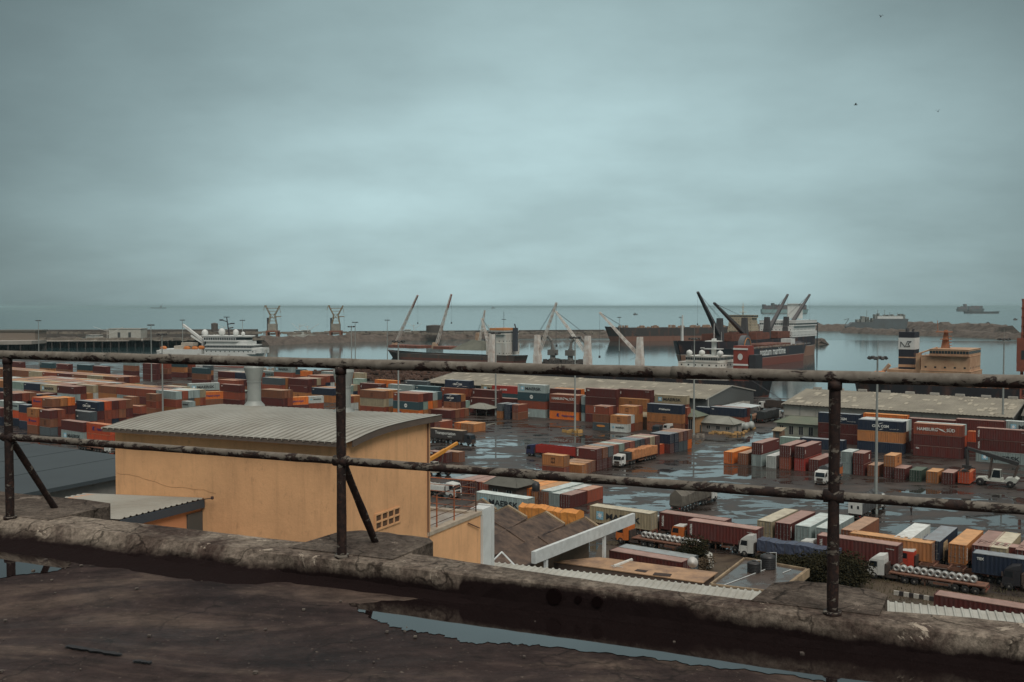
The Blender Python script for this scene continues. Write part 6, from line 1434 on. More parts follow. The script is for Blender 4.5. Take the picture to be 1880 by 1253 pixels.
# --- reach stackers
def reach(o, ang, label, body, bw, rimc, bp0, bp1, ext=0):
    t = thing('reach_stacker', o, ang, label, 'reach stacker')
    b = MB(); b.prism([(-4.2,-1.3,1.0),(3.2,-1.3,1.0),(3.2,-1.3,1.5),(1.6,-1.3,1.7),(.8,-1.3,1.1),(-2.0,-1.3,1.1),(-2.4,-1.3,1.9),(-4.0,-1.3,2.1),(-4.6,-1.3,1.8)], (0,2.6,0)); b.build('chassis', body, t)
    b = MB(); b.box(-1.6, .5, -1.0, 1.0, 1.15, 1.7); b.build('engine_cover', body, t)
    b = MB(); b.hexa([(-1.3,-.8,1.7),(.5,-.8,1.7),(.5,.8,1.7),(-1.3,.8,1.7),(-1.2,-.7,3.3),(.1,-.7,3.3),(.1,.7,3.3),(-1.2,.7,3.3)]); c = b.build('cab', glass, t)
    b = MB(); b.box(-1.3, .2, -.78, .78, 3.3, 3.38)
    for x0_, x1_ in ((-1.3,-1.2),(.5,.1)):
        for y in (-.8,.8): b.tube((x0_,y,1.7),(x1_,y*.9,3.32), .05, 5)
    b.build('cab_frame', body, c)
    for x, y, s_ in ((2.4,-1.6,1.5),(2.4,1.6,1.5),(-3.2,-1.3,1.35),(-3.2,1.3,1.35)): wheel(t, x, y, .52*s_, s_, rimc, 1.6)
    d = (Vector(bp1)-Vector(bp0)); b = MB(); n = d.normalized(); up_ = Vector((0,1,0)).cross(n)*-1
    b.ob(Vector(bp0)-Vector((0,.4,0)), d*.62, (0,.8,0), up_*.8); b.build('boom', bw, t)
    b = MB(); b.ob(Vector(bp0)+d*.5-Vector((0,.3,0))+up_*.1, d*.5, (0,.6,0), up_*.6); b.build('boom_extension', bw, t)
    b = MB()
    for y in (-.55,.55): b.tube((1.0,y,1.4), Vector(bp0)+d*.5+Vector((0,y,0)), .14, 8); b.tube(Vector((-3.6,y*.9,1.8)), Vector(bp0)+Vector((0,y*.7,.1)), .22, 6)
    b.build('lift_cylinder', cham, t)
    return t
hc_ = HELD; cc = Vector((hc_.x, hc_.y, 0)) + U*1.22 + V*3.03
container(cc.x, cc.y, .25, AVm, 6.06, 'ore', 'mscr', 1, True, 'held by the reach stacker')
gw = mat('reach_stacker_white', (.50,.52,.47), .5, amt=.4, scale=1.5); dk = mat('boom_dark', (.035,.035,.035), .6, amt=.3)
st_ = reach(cc + U*5.7, AUm, 'white reach stacker with dark boom holding the orange container', gw, dk, rimm, (-4.4,0,4.4), (5.4,0,6.9))
b = MB(); b.box(4.45, 6.15, -.5, .5, 3.1, 3.7); b.box(4.85, 5.75, -2.85, 2.85, 2.74, 3.06); b.box(4.2,6.4,-2.9,-2.65,2.70,2.9); b.box(4.2,6.4,2.65,2.9,2.70,2.9); b.tube((5.2,0,3.6),(5.3,0,6.9),.35,8); b.build('spreader', dk, st_); st_.scale = (1.07,)*3
yo = mat('crane_orange', (.62,.27,.04), .5, amt=.3)
p = P(800, 874, 0); reach(Vector((p.x,p.y,0)), R(48), 'orange yard crane with raised boom beside the ochre building edge', mat('dull_white_paint', (.40,.38,.33), .6), yo, rimo, (-3.4,0,3.2), (7.2,0,6.6))
# mud coloured verge with grass below the lorries
# ---------------------------------------------------------------- ships and harbour
import itertools
def two_tone(name, top, bot, zl, line=None):
    m = bpy.data.materials.new(name); nt, N, L = nodes(m); out = mk(nt, 'ShaderNodeOutputMaterial'); b = mk(nt, 'ShaderNodeBsdfPrincipled'); L.new(b.outputs[0], out.inputs[0])
    tc = mk(nt, 'ShaderNodeTexCoord'); sx = mk(nt, 'ShaderNodeSeparateXYZ'); L.new(tc.outputs['Object'], sx.inputs[0])
    r = mk(nt, 'ShaderNodeMapRange'); r.inputs[1].default_value = 0; r.inputs[2].default_value = 20; L.new(sx.outputs[2], r.inputs[0])
    st = [(0, bot), (zl/20, line or top)] + ([((zl+.45)/20, top)] if line else [])
    rp = ramp(nt, st, 'CONSTANT'); L.new(r.outputs[0], rp.inputs[0])
    mp = mk(nt, 'ShaderNodeMapping'); mp.inputs['Scale'].default_value = (1,1,.25); L.new(tc.outputs['Object'], mp.inputs[0]); no = mk(nt, 'ShaderNodeTexNoise'); no.inputs['Scale'].default_value = .25; no.inputs['Detail'].default_value = 8; L.new(mp.outputs[0], no.inputs['Vector'])
    r2 = ramp(nt, [(.48, 0.0), (.7, .75)]); r2.color_ramp.elements[0].position = .54; r2.color_ramp.elements[1].color = (.6,.6,.6,1); L.new(no.outputs[0], r2.inputs[0]); mx = mk(nt, 'ShaderNodeMix', data_type='RGBA'); L.new(r2.outputs[0], mx.inputs[0]); L.new(rp.outputs[0], mx.inputs[6]); mx.inputs[7].default_value = (.17,.07,.04,1)
    L.new(mx.outputs[2], b.inputs['Base Color']); b.inputs['Roughness'].default_value = .6; return m
def hull(L, B, D, m_, root, sheer=2.0, rake=6.0, transom=True, fine=.22):
    """bow towards local +x, keel line z=0 at the water"""
    rows = []; n = 28
    for i in range(n+1):
        s_ = i/n; x = L*s_
        if s_ > 1-fine: k = (s_-(1-fine))/fine; w_ = (1-k**2.2)
        elif s_ < .12: k = 1-s_/.12; w_ = 1-.25*k**2
        else: w_ = 1
        zt = D + sheer*max(0, (s_-.75)/.25)**2 + .5*sheer*max(0, (.2-s_)/.2)**2
        row = []
        for j in range(6):
            f = j/5; z = -1.5 + (zt+1.5)*f
            ww = w_*(1 if s_ < 1-fine else 1) * (1 - (.35*(1-f)**1.5 if s_ > 1-fine*.9 else 0)*min(1,(s_-(1-fine*.9))/fine*1.5 if s_ > 1-fine*.9 else 0))
            xx = x + (rake*(f-1)*max(0, (s_-.8)/.2) if s_ > .8 else 0) + (-(1-s_/.1)*2.5*(f-.4) if s_ < .1 else 0)
            row.append((xx, B/2*max(.02, ww), z))
        rows.append(row)
    b = MB(); b.sheet(rows); b.sheet([[(x, -y, z) for x, y, z in r_] for r_ in rows])
    b.sheet([[r_[-1], (r_[-1][0], -r_[-1][1], r_[-1][2])] for r_ in [[(x, y, z-.9) for x, y, z in q] for q in rows]])
    r_ = rows[0]; b.add(r_ + [(x, -y, z) for x, y, z in reversed(r_)], [tuple(range(len(r_)*2))])
    return b.build('hull', m_, root)
def windows(b, x0, x1, y, z0, z1, n, gap=.45):
    w_ = (x1-x0)/n
    for i in range(n): b.box(x0+i*w_+w_*gap/2, x0+(i+1)*w_-w_*gap/2, min(y, y*1.001), max(y, y*1.001), z0, z1)
def house(root, x0, x1, B, z0, decks, m_, win, setb=.6, dh=2.7, yoff=0, wins=True, bridge=True, name='superstructure'):
    h = None
    for k in range(decks):
        w_ = B/2 - (k*setb*.3); xa, xb = x0 + k*setb*.4, x1 - k*setb
        last = k == decks-1 and bridge
        if last: w_ = B/2 + .8
        b = MB(); b.box(xa, xb, -w_, w_, z0+k*dh, z0+(k+1)*dh-.12); b.box(xa-.15, xb+.15, -w_-.15, w_+.15, z0+(k+1)*dh-.12, z0+(k+1)*dh)
        d = b.build('deck_house', m_, root if h is None else h)
        if h is None: h = d
        if wins:
            b = MB(); n = max(2, int((xb-xa)/3.2)) 
            if last: n = int((xb-xa)/1.1)
            zz0, zz1 = (z0+k*dh+1.0, z0+k*dh+2.2) if last else (z0+k*dh+1.1, z0+k*dh+1.8)
            for y in (-w_, w_):
                for i in range(n):
                    ww = (xb-xa)/n; g_ = .12 if last else .78; b.box(xa+i*ww+ww*g_/2, xa+(i+1)*ww-ww*g_/2, min(y*1.004,y*.98), max(y*1.004,y*.98), zz0, zz1)
            nn = max(3, int(2*w_/(1.6 if last else 3)))
            for i in range(nn):
                ww = 2*w_/nn; g_ = .15 if last else .78; b.box(xb-.05, xb+.03, -w_+i*ww+ww*g_/2, -w_+(i+1)*ww-ww*g_/2, zz0, zz1); b.box(xa-.03, xa+.05, -w_+i*ww+ww*g_/2, -w_+(i+1)*ww-ww*g_/2, zz0, zz1)
            b.build('window_row', win, root)
    return h
def railing_strip(root, x0, x1, y, z, m_, h=1.1, step=2.2):
    b = MB(); n = int((x1-x0)/step)
    for i in range(n+1): b.box(x0+i*step-.04, x0+i*step+.04, y-.04, y+.04, z, z+h)
    b.box(x0, x1, y-.03, y+.03, z+h-.06, z+h); b.box(x0, x1, y-.02, y+.02, z+h*.5-.04, z+h*.5); return b.build('deck_rail', m_, root)
def crane_on(root, x, y, z0, ztop, tip, m_, bm_, r=1.6, bz=None, box=True, truss=True, tipm=None, wires=True, bw=.55):
    b = MB(); b.box(x-r, x+r, y-r, y+r, z0, z0+(ztop-z0)*.45); b.build('crane_pedestal', m_, root)
    b = MB(); b.hexa([(x-r*.9,y-r*.9,z0+(ztop-z0)*.45+.02),(x+r*.9,y-r*.9,z0+(ztop-z0)*.45+.02),(x+r*.9,y+r*.9,z0+(ztop-z0)*.45+.02),(x-r*.9,y+r*.9,z0+(ztop-z0)*.45+.02),(x-r*.6,y-r*.8,ztop),(x+r*.6,y-r*.8,ztop),(x+r*.6,y+r*.8,ztop),(x-r*.6,y+r*.8,ztop)]); b.build('crane_house', m_, root)
    bz = bz if bz is not None else z0+(ztop-z0)*.5
    p0 = Vector((x, y, bz)); tip = Vector(tip); d = tip-p0; dn = d.normalized(); sd_ = Vector((0,1,0)); p0 = p0 + Vector((math.copysign(r, d.x), 0, 0)); d = tip-p0
    up_ = sd_.cross(dn)
    if up_.z < 0: up_ = -up_
    b = MB()
    if truss:
        w0, w1, h0, h1 = bw*1.5, bw*.8, bw*1.6, bw*.8
        cs = []
        for sy_ in (-1, 1):
            for sz_ in (-1, 1):
                a = p0 + sd_*sy_*w0 + up_*sz_*h0*.5; e = tip + sd_*sy_*w1 + up_*sz_*h1*.5; b.tube(a, e, bw*.30, 5); cs.append((a, e))
        for i in range(9):
            t0, t1 = i/9, (i+1)/9
            for (a, e), (c, g_) in ((cs[0], cs[1]), (cs[2], cs[3]), (cs[0], cs[2]), (cs[1], cs[3])): b.tube(a.lerp(e, t0), c.lerp(g_, t1), bw*.15, 4)
    else:
        q0, q1 = p0, tip; a = sd_*bw*1.3
        b.hexa([q0-a-up_*bw, q0+a-up_*bw, q1+a*.5-up_*bw*.4, q1-a*.5-up_*bw*.4, q0-a+up_*bw, q0+a+up_*bw, q1+a*.5+up_*bw*.4, q1-a*.5+up_*bw*.4])
    b.build('crane_boom', bm_, root)
    if tipm:
        b = MB(); a = sd_*bw*.9; q0, q1 = p0.lerp(tip, .74), p0.lerp(tip, 1.0); b.hexa([q0-a-up_*bw*.9, q0+a-up_*bw*.9, q1+a*.7-up_*bw*.6, q1-a*.7-up_*bw*.6, q0-a+up_*bw*.9, q0+a+up_*bw*.9, q1+a*.7+up_*bw*.6, q1-a*.7+up_*bw*.6]); b.build('boom_tip', tipm, root)
    if wires:
        b = MB()
        for s_ in (-.5, .5): b.tube((x, y+s_, ztop), tip + sd_*s_*.3, .07, 4)
        b.tube(tip, tip-Vector((0,0,min(22, tip.z-4))), .05, 4); b.box(tip.x-.4, tip.x+.4, tip.y-.3, tip.y+.3, max(3, tip.z-23), max(3, tip.z-23)+1.2); b.build('hoist_wire', mat('dark_wire', (.05,.05,.055), .6), root)
win = mat('ship_window', (.02,.03,.035), .15, amt=0)
wsh = mat('ship_white', (.60,.61,.57), .55, dirt=(.34,.20,.11), amt=.45, scale=.22, streak=True, vary=0, thr=.55)
wcl = mat('ship_clean_white', (.66,.68,.66), .5, dirt=(.45,.46,.44), amt=.4, scale=.3, vary=0)
crw = mat('crane_white', (.70,.70,.66), .55, dirt=(.34,.18,.10), amt=.55, scale=.35, vary=0); cru = mat('crane_rust_white', (.50,.38,.27), .6, dirt=(.26,.10,.05), amt=.8, scale=.5)
redt = mat('crane_red_tip', (.30,.05,.04), .6); gcr = mat('dark_grey_crane', (.075,.072,.075), .6, amt=.4, scale=.4)
rdk = mat('deck_red_brown', (.20,.075,.05), .75, dirt=(.09,.04,.03), amt=.8, scale=.3); beig = mat('ship_cream', (.50,.44,.33), .6, dirt=(.3,.18,.1), amt=.5, scale=.3)
orb = mat('lifeboat_orange', (.62,.20,.04), .5)
def sroot(p, ang, lab, cat='cargo ship', name='cargo_ship', z=SEA): return thing(name, (p[0], p[1], z), ang, lab, cat)
def lifeboat(par, x, y, z, L=6):
    t = MB(); prof = [(.05,-L/2),(.7,-L/2+.8),(1.1,-L/4),(1.15,0),(1.1,L/4),(.7,L/2-.8),(.05,L/2)]; t.lathe(prof, 12); t.xf(Matrix.Translation((x,y,z)) @ Matrix.Rotation(R(90),4,'Y')); return t.build('lifeboat', orb, par, True)
# ---- ship with white cranes along the near quay: stern at right, bow up left (heading -U)
B1c = 24; st = Vector((112, 449, 0)) + V*3
shx = sroot(st + V*0, AUm, 'long rusty bulk carrier with four white cranes and white bridge by the quay')
hull(178, B1c, 8.2, two_tone('hull_black_red', (.022,.020,.024), (.16,.045,.03), 1.2), shx, 1.6, 7)
house(shx, 15, 41, 20, 8.0, 1, wsh, win, dh=5.4, bridge=False); house(shx, 17, 38, 17, 13.4, 1, wsh, win, dh=2.8, bridge=False); house(shx, 18, 34, 16, 16.2, 1, wsh, win, dh=2.8)
b = MB(); b.hexa([(5,-4,8),(12.5,-4,8),(12.5,4,8),(5,4,8),(5.8,-3.6,24),(12.5,-3.6,24),(12.5,3.6,24),(5.8,3.6,24)]); fn = b.build('funnel', mat('funnel_red', (.27,.05,.035), .55, amt=.4, scale=.4), shx)
b = MB(); b.hexa([(5.2,3.7,15),(12.6,3.95,15),(12.6,4.1,15),(5.2,3.9,15),(5.5,3.7,15.8),(12.6,3.8,15.8),(12.6,4.05,15.8),(5.5,3.85,15.8)]); b.box(5.6,12.6,3.55,3.9,22.2,23); b.build('funnel_band', wcl, fn)
b = MB(); n=14; b.prism([(9.1+1.2*math.cos(2*math.pi*i/n), 3.9, 19+1.5*math.sin(2*math.pi*i/n)) for i in range(n)], (0,.12,0)); b.build('funnel_emblem', wcl, fn)
b = MB(); b.box(.5+1.2, 4.9, -4, 4, 8, 20); b.build('engine_casing', mat('dark_casing', (.035,.035,.04), .6), shx)
b = MB(); b.box(23, 24.6, -1, 1, 18.8, 27); b.box(21, 27, -3, 3, 25.6, 26); b.tube((23.8,0,27),(23.8,0,34),.15,5); b.tube((21.5,-3,26),(21.5,-3,30),.06,4); b.box(20,28,-2.5,2.5,22,22.3); b.build('radar_mast', wcl, shx)
for x, y in ((18,6),(28,4),(33,7)):
    b = MB(); b.lathe([(.1,0),(1.1,.4),(1.5,1.3),(1.2,2.2),(.1,2.8)], 12, (x,y,19.0)); b.build('radome', wcl, shx, True)
lifeboat(shx, 20, 11.2, 12.5)
for i, s_ in enumerate((63, 93, 124, 154)):
    tips = [(86,0,39), (112.5,0,39.5), (112,0,44), (161,0,35.5)]
    crane_on(shx, s_, 0, 8, 27, tips[i], crw, crw, 1.7, bz=19, bw=.6)
for x in (44, 74, 105, 136):
    b = MB(); b.box(x, x+14, -9, 9, 8, 10.2); 
    for i in range(8): b.box(x+i*1.9, x+i*1.9+.25, -9.05, 9.05, 8.4, 10.35)
    b.build('hatch_cover', rdk, shx)
railing_strip(shx, 2, 165, 11.6, 8.2, mat('rust_rail', (.26,.10,.06), .7)); railing_strip(shx, 2, 165, -11.6, 8.2, mat('rust_rail', (.26,.10,.06), .7))
b = MB(); rr2 = random.Random(3)
for i in range(120): x, y = rr2.uniform(38, 165), rr2.choice([-1,1])*rr2.uniform(9.5, 11.2); s_ = rr2.uniform(.3, .9); b.cb((x, y, 8.2+s_/2), (s_*rr2.uniform(.6,2), s_, s_*rr2.uniform(.8,2)), 0, rr2.uniform(0,3))
tag(b.build('deck_fittings', mat('deck_clutter', (.30,.20,.14), .8, vary=.3), shx), kind='stuff')
b = MB(); b.tube((1,10,9),(-18,24,2.6),.12,5); b.build('mooring_line', mat('dark_wire', (.05,.05,.055), .6), shx)
# ---- ship with tipped cranes further left
st = Vector((6, 741, 0)); shy = sroot(st, AUm, 'rusty cargo ship with white bridge and black funnel and two red tipped cranes')
hull(134, 22, 4.6, two_tone('hull_charcoal', (.075,.058,.05), (.14,.05,.035), 1.5), shy, 1.8, 7)
house(shy, 7, 25, 18, 5.6, 1, wsh, win, dh=9.0, bridge=False); house(shy, 7.5, 23, 16, 14.6, 1, wsh, win, dh=6.4, bridge=False); house(shy, 8, 22.5, 17, 21.0, 1, wsh, win, dh=3.1)
b = MB(); b.box(9, 22, -8.6, 8.6, 24.2, 25.8); b.build('orange_bridge_top', mat('orange_paint_ship', (.55,.22,.07), .6), shy)
b = MB(); b.box(3, 5.6, -1.6, 1.6, 8.5, 26); b.build('funnel', mat('funnel_black', (.05,.055,.07), .6), shy); b = MB(); b.tube((4,0,26),(5,0,29),.5,8); b.tube((15,0,25.8),(15,0,38),.15,5); b.box(13,17,-.2,.2,32,32.4); b.build('radar_mast', mat('dark_wire', (.05,.05,.055), .6), shy)
crane_on(shy, 40, 0, 8.5, 22, (33,0,39), cru, crw, 1.6, bz=14, bw=.6)
crane_on(shy, 83, 0, 8.5, 13.5, (66,0,51.5), cru, crw, 2.0, bz=12.5, tipm=redt, bw=.8); crane_on(shy, 126, 0, 8.5, 14, (101,0,51), cru, crw, 2.0, bz=13.5, tipm=redt, bw=.8)
gtp = mat('grey_green_tarp', (.14,.145,.115), .7, amt=.5, scale=.2)
b = MB(); b.hexa([(28,-9,8.6),(60,-9,8.6),(60,9,8.6),(28,9,8.6),(34,-2,15.5),(44,-2,16.5),(44,2,16.5),(34,2,15.5)]); b.build('tarpaulin_mound', gtp, shy)
for x in (62, 92, 110): b = MB(); b.box(x, x+16, -8, 8, 8.5, 10.8); b.build('hatch_cover', rdk, shy)
# ---- twin crane barge in the basin
bp_ = P(1032, 671, SEA); sb2 = sroot(bp_, AUm, 'dark work barge with two curved crane arms in the basin', 'work barge', 'work_barge')
b = MB(); b.box(-16, 16, -7, 7, -1, 2.2); b.build('hull', mat('barge_dark', (.07,.06,.055), .8), sb2)
for x, s_ in ((8, 1), (-7, -1)):
    b = MB(); b.tube((x,0,2.2),(x,0,12), 2.2, 12, 1.6); b.box(x-3, x+3, -2.5, 2.5, 7, 11); b.build('crane_tower', mat('barge_grey', (.19,.18,.165), .7, amt=.6), sb2)
    b = MB(); pts = [Vector((x, 0, 12)), Vector((x+s_*1, 0, 17)), Vector((x+s_*3.5, 0, 20)), Vector((x+s_*8, 0, 20.5)), Vector((x+s_*12, 0, 17)), Vector((x+s_*13, 0, 14))]
    for a, e in zip(pts, pts[1:]): b.tube(a, e, 1.1, 8, .9)
    b.build('curved_arm', mat('barge_grey', (.19,.18,.165), .7), sb2)
b = MB()
for i in range(60): s_ = rr2.uniform(.5, 2.2); b.cb((rr2.uniform(-15,15), rr2.uniform(-6,6), 2.2+s_/2), (s_*1.6, s_, s_*1.4), 0, rr2.uniform(0,3))
tag(b.build('deck_fittings', mat('barge_dark', (.07,.06,.055), .8), sb2), kind='stuff')
# ---- ship with four dark cranes (bow towards us, heading -V)
bow = Vector((104, 692, 0)); L3 = 245; shp = sroot(bow + V*L3 + U*12, AVm, 'black hulled bulk carrier with four dark grey cranes, bow towards the camera')
hull(L3, 30, 16.5, two_tone('hull_black_rust', (.026,.022,.030), (.26,.15,.105), 8.2, (.4,.36,.32)), shp, 2.0, 9, fine=.14)
cs_ = [(52,31,(15,0,52)),(97,31,(42,0,44.5)),(142,31,(187,0,52)),(184,31,(240,0,52.5))]
for x, zt, tip in cs_:
    crane_on(shp, L3-x, 8, 16.5, zt+2.5, (L3-tip[0], 8, tip[2]), gcr, gcr, 2.4, bz=22, truss=False, bw=1.3)
for x in (62, 107, 152, 195): 
    b = MB(); b.box(L3-x-28, L3-x, -11, 13, 16.5, 21.5); 
    for i in range(9): b.box(L3-x-28+i*3.4, L3-x-28+i*3.4+.4, -11.1, 13.1, 16.6, 21.6)
    b.build('hatch_cover', rdk, shp)
house(shp, 6, 66, 30, 16.5, 3, wcl, win, setb=3, dh=4.6); b = MB(); b.box(14, 24, -5, 5, 31.5, 44); b.box(12, 25, -6, 6, 44, 44.5); b.build('white_tower', wcl, shp)
b = MB(); b.tube((L3-8,0,18),(L3-8,0,36),.9,8,.5); b.build('foremast', wcl, shp); b = MB(); b.tube((L3-2,10,15),(L3+25,24,6),.12,4); b.tube((L3-2,-10,15),(L3+30,-20,6),.12,4); b.build('mooring_line', mat('dark_wire', (.05,.05,.055), .6), shp)
b = MB(); b.cb((L3-10, 14.2, 13.5), (6, .6, .5)); b.build('name_board', wcl, shp)
# ---- the lettered hull in front of it: bow at right, heading +V
s0_ = Vector((143, 676, 0)); L4 = 152; shn = sroot(s0_ + U*0, AV, 'grey and rust red hull with large white lettering, bow to the right')
hull(L4, 24, 12.5, two_tone('hull_grey_red', (.034,.037,.046), (.20,.065,.048), 5.4, (.35,.25,.22)), shn, 2.0, 15, fine=.2)
t = letters(shn, 'noatum maritime', 7.4, mat('white_hull_lettering', (.78,.82,.80), .6), (60, -12.4, 9.6), -1, .95, .12); 
b = MB(); n = 14; pts = [(38+8*math.cos(math.pi*i/n), -2, 12.5+9*math.sin(math.pi*i/n)) for i in range(n+1)]; b.prism(pts, (0,4,0)); dm_ = b.build('domed_hopper', mat('grey_dome', (.12,.13,.14), .6), shn)
b = MB(); pts = [(38+6*math.cos(math.pi*i/n), -2.2, 12.5+7*math.sin(math.pi*i/n)) for i in range(n+1)]; b.path(pts, .35, 6); b.build('orange_arc', mat('orange_paint_ship', (.55,.22,.07), .6), dm_)
for x in (52, 80): b = MB(); b.box(x, x+24, -9, 9, 12.5, 14.6); b.build('hatch_cover', rdk, shn)
b = MB(); b.box(60, 62, -2, 2, 12.5, 15); 
for i in range(50): s_ = rr2.uniform(.4, 1.4); b.cb((rr2.uniform(10,130), rr2.uniform(-11,-8), 12.4+s_/2), (s_*2, s_, s_*1.2), 0, rr2.uniform(0,3))
tag(b.build('deck_fittings', mat('deck_clutter', (.30,.20,.14), .8, vary=.3), shn), kind='stuff'); railing_strip(shn, 5, 140, -11.6, 12.6, wcl)
b = MB(); b.box(118, 127, -4, 4, 12.5, 17); b.build('bow_house', wcl, shn)
# cream ship house behind
q = PD(1355, 612, 1000); shb = sroot((q.x, 1000, 0), AV, 'cream coloured ship bridge beyond the dark cranes'); 
hull(140, 24, 16, two_tone('hull_far_dark', (.05,.045,.045), (.16,.08,.06), 3), shb); house(shb, 4, 22, 26, 16, 6, beig, win, setb=.8, dh=2.9); b = MB(); b.tube((12,0,33),(12,0,46),.6,6,.2); b.box(9,15,-.3,.3,41,41.6); b.box(10,14,-3,3,36,36.4); b.build('radar_mast', beig, shb)
# ---- white offshore ship left, bow right
q = P(300, 672, SEA); sho = sroot((q.x, q.y, 0), R(-12), 'white offshore supply ship with domes, helideck mast and orange lifeboats', 'supply ship', 'supply_ship')
hull(80, 17, 8, two_tone('hull_white', (.62,.63,.60), (.25,.06,.04), .8), sho, 3.5, 6, fine=.25)
house(sho, 36, 74, 15, 8, 2, wcl, win, setb=2.5, dh=2.7); b = MB(); b.box(37, 68, -7, 7, 13.4, 15.4); b.build('deck_house', wcl, sho)
b = MB(); b.prism([(36,-8.5,15.4),(60,-8.5,15.4),(66,-5,15.4),(68,0,15.4),(66,5,15.4),(60,8.5,15.4),(36,8.5,15.4)], (0,0,2.9)); b.build('bridge', wcl, sho)
b = MB(); b.prism([(35.95,-8.55,16.3),(60.05,-8.55,16.3),(66.08,-5,16.3),(68.08,0,16.3),(66.08,5,16.3),(60.05,8.55,16.3),(35.95,8.55,16.3)], (0,0,1.3)); b.build('bridge_windows', win, sho)
b = MB()
for i in range(15): x = 36+i*1.7; b.box(x, x+.4, -8.62, -8.5, 16.2, 17.7)
b.prism([(33,-9,18.3),(61,-9,18.3),(68,-5.5,18.3),(70,0,18.3),(68,5.5,18.3),(61,9,18.3),(33,9,18.3)], (0,0,.5)); b.build('bridge_roof', wcl, sho)
for x, r_ in ((33.5, 2.3),(46.5, 2.3),(57, 2.0),(62.5, 1.3)):
    b = MB(); pf = [(r_*math.sin(a), r_ - r_*math.cos(a)) for a in [math.pi*k/9+.01 for k in range(10)]]; b.lathe(pf, 16, (x, -2, 18.6 if x > 34 else 17.8)); b.build('radome', wcl, sho, True)
b = MB(); b.tube((50,2,18),(48,2,30),.6,8,.3); b.tube((48.6,2,27),(44,2,28),.3,6); b.tube((48.4,2,25.5),(53,2,26),.3,6); b.tube((49,2,23),(53,2,23.5),.35,6); b.box(43,45,1,3,27.6,28.4); b.box(46,50,1.4,2.6,29.6,30); b.box(51.5,53.5,1,3,25.6,26.3); b.build('dark_mast', mat('dark_mast_paint', (.035,.03,.035), .6), sho)
b = MB(); b.tube((31,0,8),(31,0,16),1.1,8); b.ob((31,-1,15),(-15,0,9),(0,2,0),(0,0,1.6)); b.ob((31,-.9,13.5),(-9,0,4.5),(0,1.8,0),(0,0,1.0)); b.build('deck_crane', wcl, sho)
for x in (4, 22, 28, 33): lifeboat(sho, x, -6, 11.2+ (x > 30)*.4, 5.5)
b = MB(); b.box(12,20,-6,6,8,12.5); b.box(17,26,-5,2,12.5,14.5); b.build('deck_module', mat('module_mix', (.40,.36,.30), .7, vary=.2), sho)
b = MB(); b.box(2, 34, -8, 8, 8, 10.5); b.build('deck_house', wcl, sho)
b = MB(); b.box(60, 78, -6, 6, 8.5, 11.5); b.build('forecastle', wcl, sho)
sho.scale = (1, 1, 1.16)
# ---- big tan ship at right, heading +U (stern at left)
q = Vector((PX and 0, 0, 0)); s1_ = Vector(((1572-CX)/FL*432, 432, 0)); shr = sroot(s1_ + U*0 + V*13, AU, 'tan bulk carrier with black and white funnel behind the right warehouse')
hull(190, 26, 9, two_tone('hull_black2', (.020,.018,.022), (.16,.045,.03), 1.0), shr, 1.0, 6)
tan_ = mat('ship_tan', (.52,.34,.21), .6, dirt=(.30,.13,.07), amt=.6, scale=.25, vary=0)
house(shr, 26, 46, 22, 9, 1, tan_, win, dh=6.2, bridge=False); house(shr, 26.3, 45.4, 21, 15.2, 1, tan_, win, dh=6.2, bridge=False); house(shr, 30, 45.2, 22, 21.4, 1, tan_, win, dh=2.9); b = MB(); b.box(12, 27, -9, 9, 9, 15); b.build('deck_house', tan_, shr)
b = MB(); b.box(15.5, 22, -4, 4, 15, 31); fn = b.build('funnel', mat('funnel_navy', (.022,.022,.035), .6), shr)
b = MB(); b.box(15.4, 22.1, -4.1, 4.1, 23.5, 28.5); b.build('funnel_band', wcl, fn); b = MB(); b.path([(16.4,-4.2,24.6),(16.4,-4.2,26.8),(18.2,-4.2,24.6),(19.2,-4.2,27),(20.8,-4.2,27),(19.4,-4.2,26),(20.2,-4.2,24.8),(18.6,-4.2,24.8)], .13, 5); b.build('funnel_emblem', mat('dark_lettering', (.02,.025,.03), .6), fn)
b = MB(); b.box(15.45, 22.05, -4.05, 4.05, 19.8, 20.3); b.box(15.45, 22.05, -4.05, 4.05, 15.9, 17); b.build('tan_band', tan_, fn)
b = MB(); b.tube((18,0,31),(18,0,32.6),.8,8); b.tube((20,1,31),(20.4,1,32.4),.5,8); b.build('exhaust', gcr, fn)
b = MB(); b.hexa([(31.5,-1.4,21),(35.5,-1.4,21),(35.5,1.4,21),(31.5,1.4,21),(33.2,-.5,32),(34.4,-.5,32),(34.4,.5,32),(33.2,.5,32)]); b.box(30,36,-2,2,31,31.4); b.tube((30.5,0,31),(30.3,0,36),.15,5); b.box(32,35.4,-3,3,28,28.3)
for i in range(5): b.box(34, 36, -.6, .6, 24+i*1.3, 24.3+i*1.3)
b.build('radar_mast', mat('mast_red_tan', (.40,.17,.09), .6), shr)
b = MB(); b.box(23.6,25.4,-8,-6,15,22); b.tube((24.5,-7,22),(32,-7,24.8),.35,6); b.tube((32,-7,24.8),(33,-7,21.5),.25,6); b.build('provision_crane', tan_, shr)
railing_strip(shr, 24, 47, -12.2, 21.1, mat('mast_red_tan', (.40,.17,.09), .6), 1.2, 1.5); b = MB(); b.tube((6,-8,9),(13,-8,17),.9,6); b.build('gangway', cru, shr); lifeboat(shr, 9, -9, 13, 7)
b = MB()
for i in range(40): b.box(46+i*3.4, 46.3+i*3.4, -11.5, -11.2, 9, 12.2)
b.box(46,182,-11.5,-11.2,12.1,12.4); b.box(46,182,-11.4,-11.3,10.5,10.7); b.build('deck_rail', mat('rust_rail', (.26,.10,.06), .7), shr)
for x in (52, 80, 108, 136): b = MB(); b.box(x, x+20, -9, 9, 9, 11); b.build('hatch_cover', rdk, shr)
b = MB()
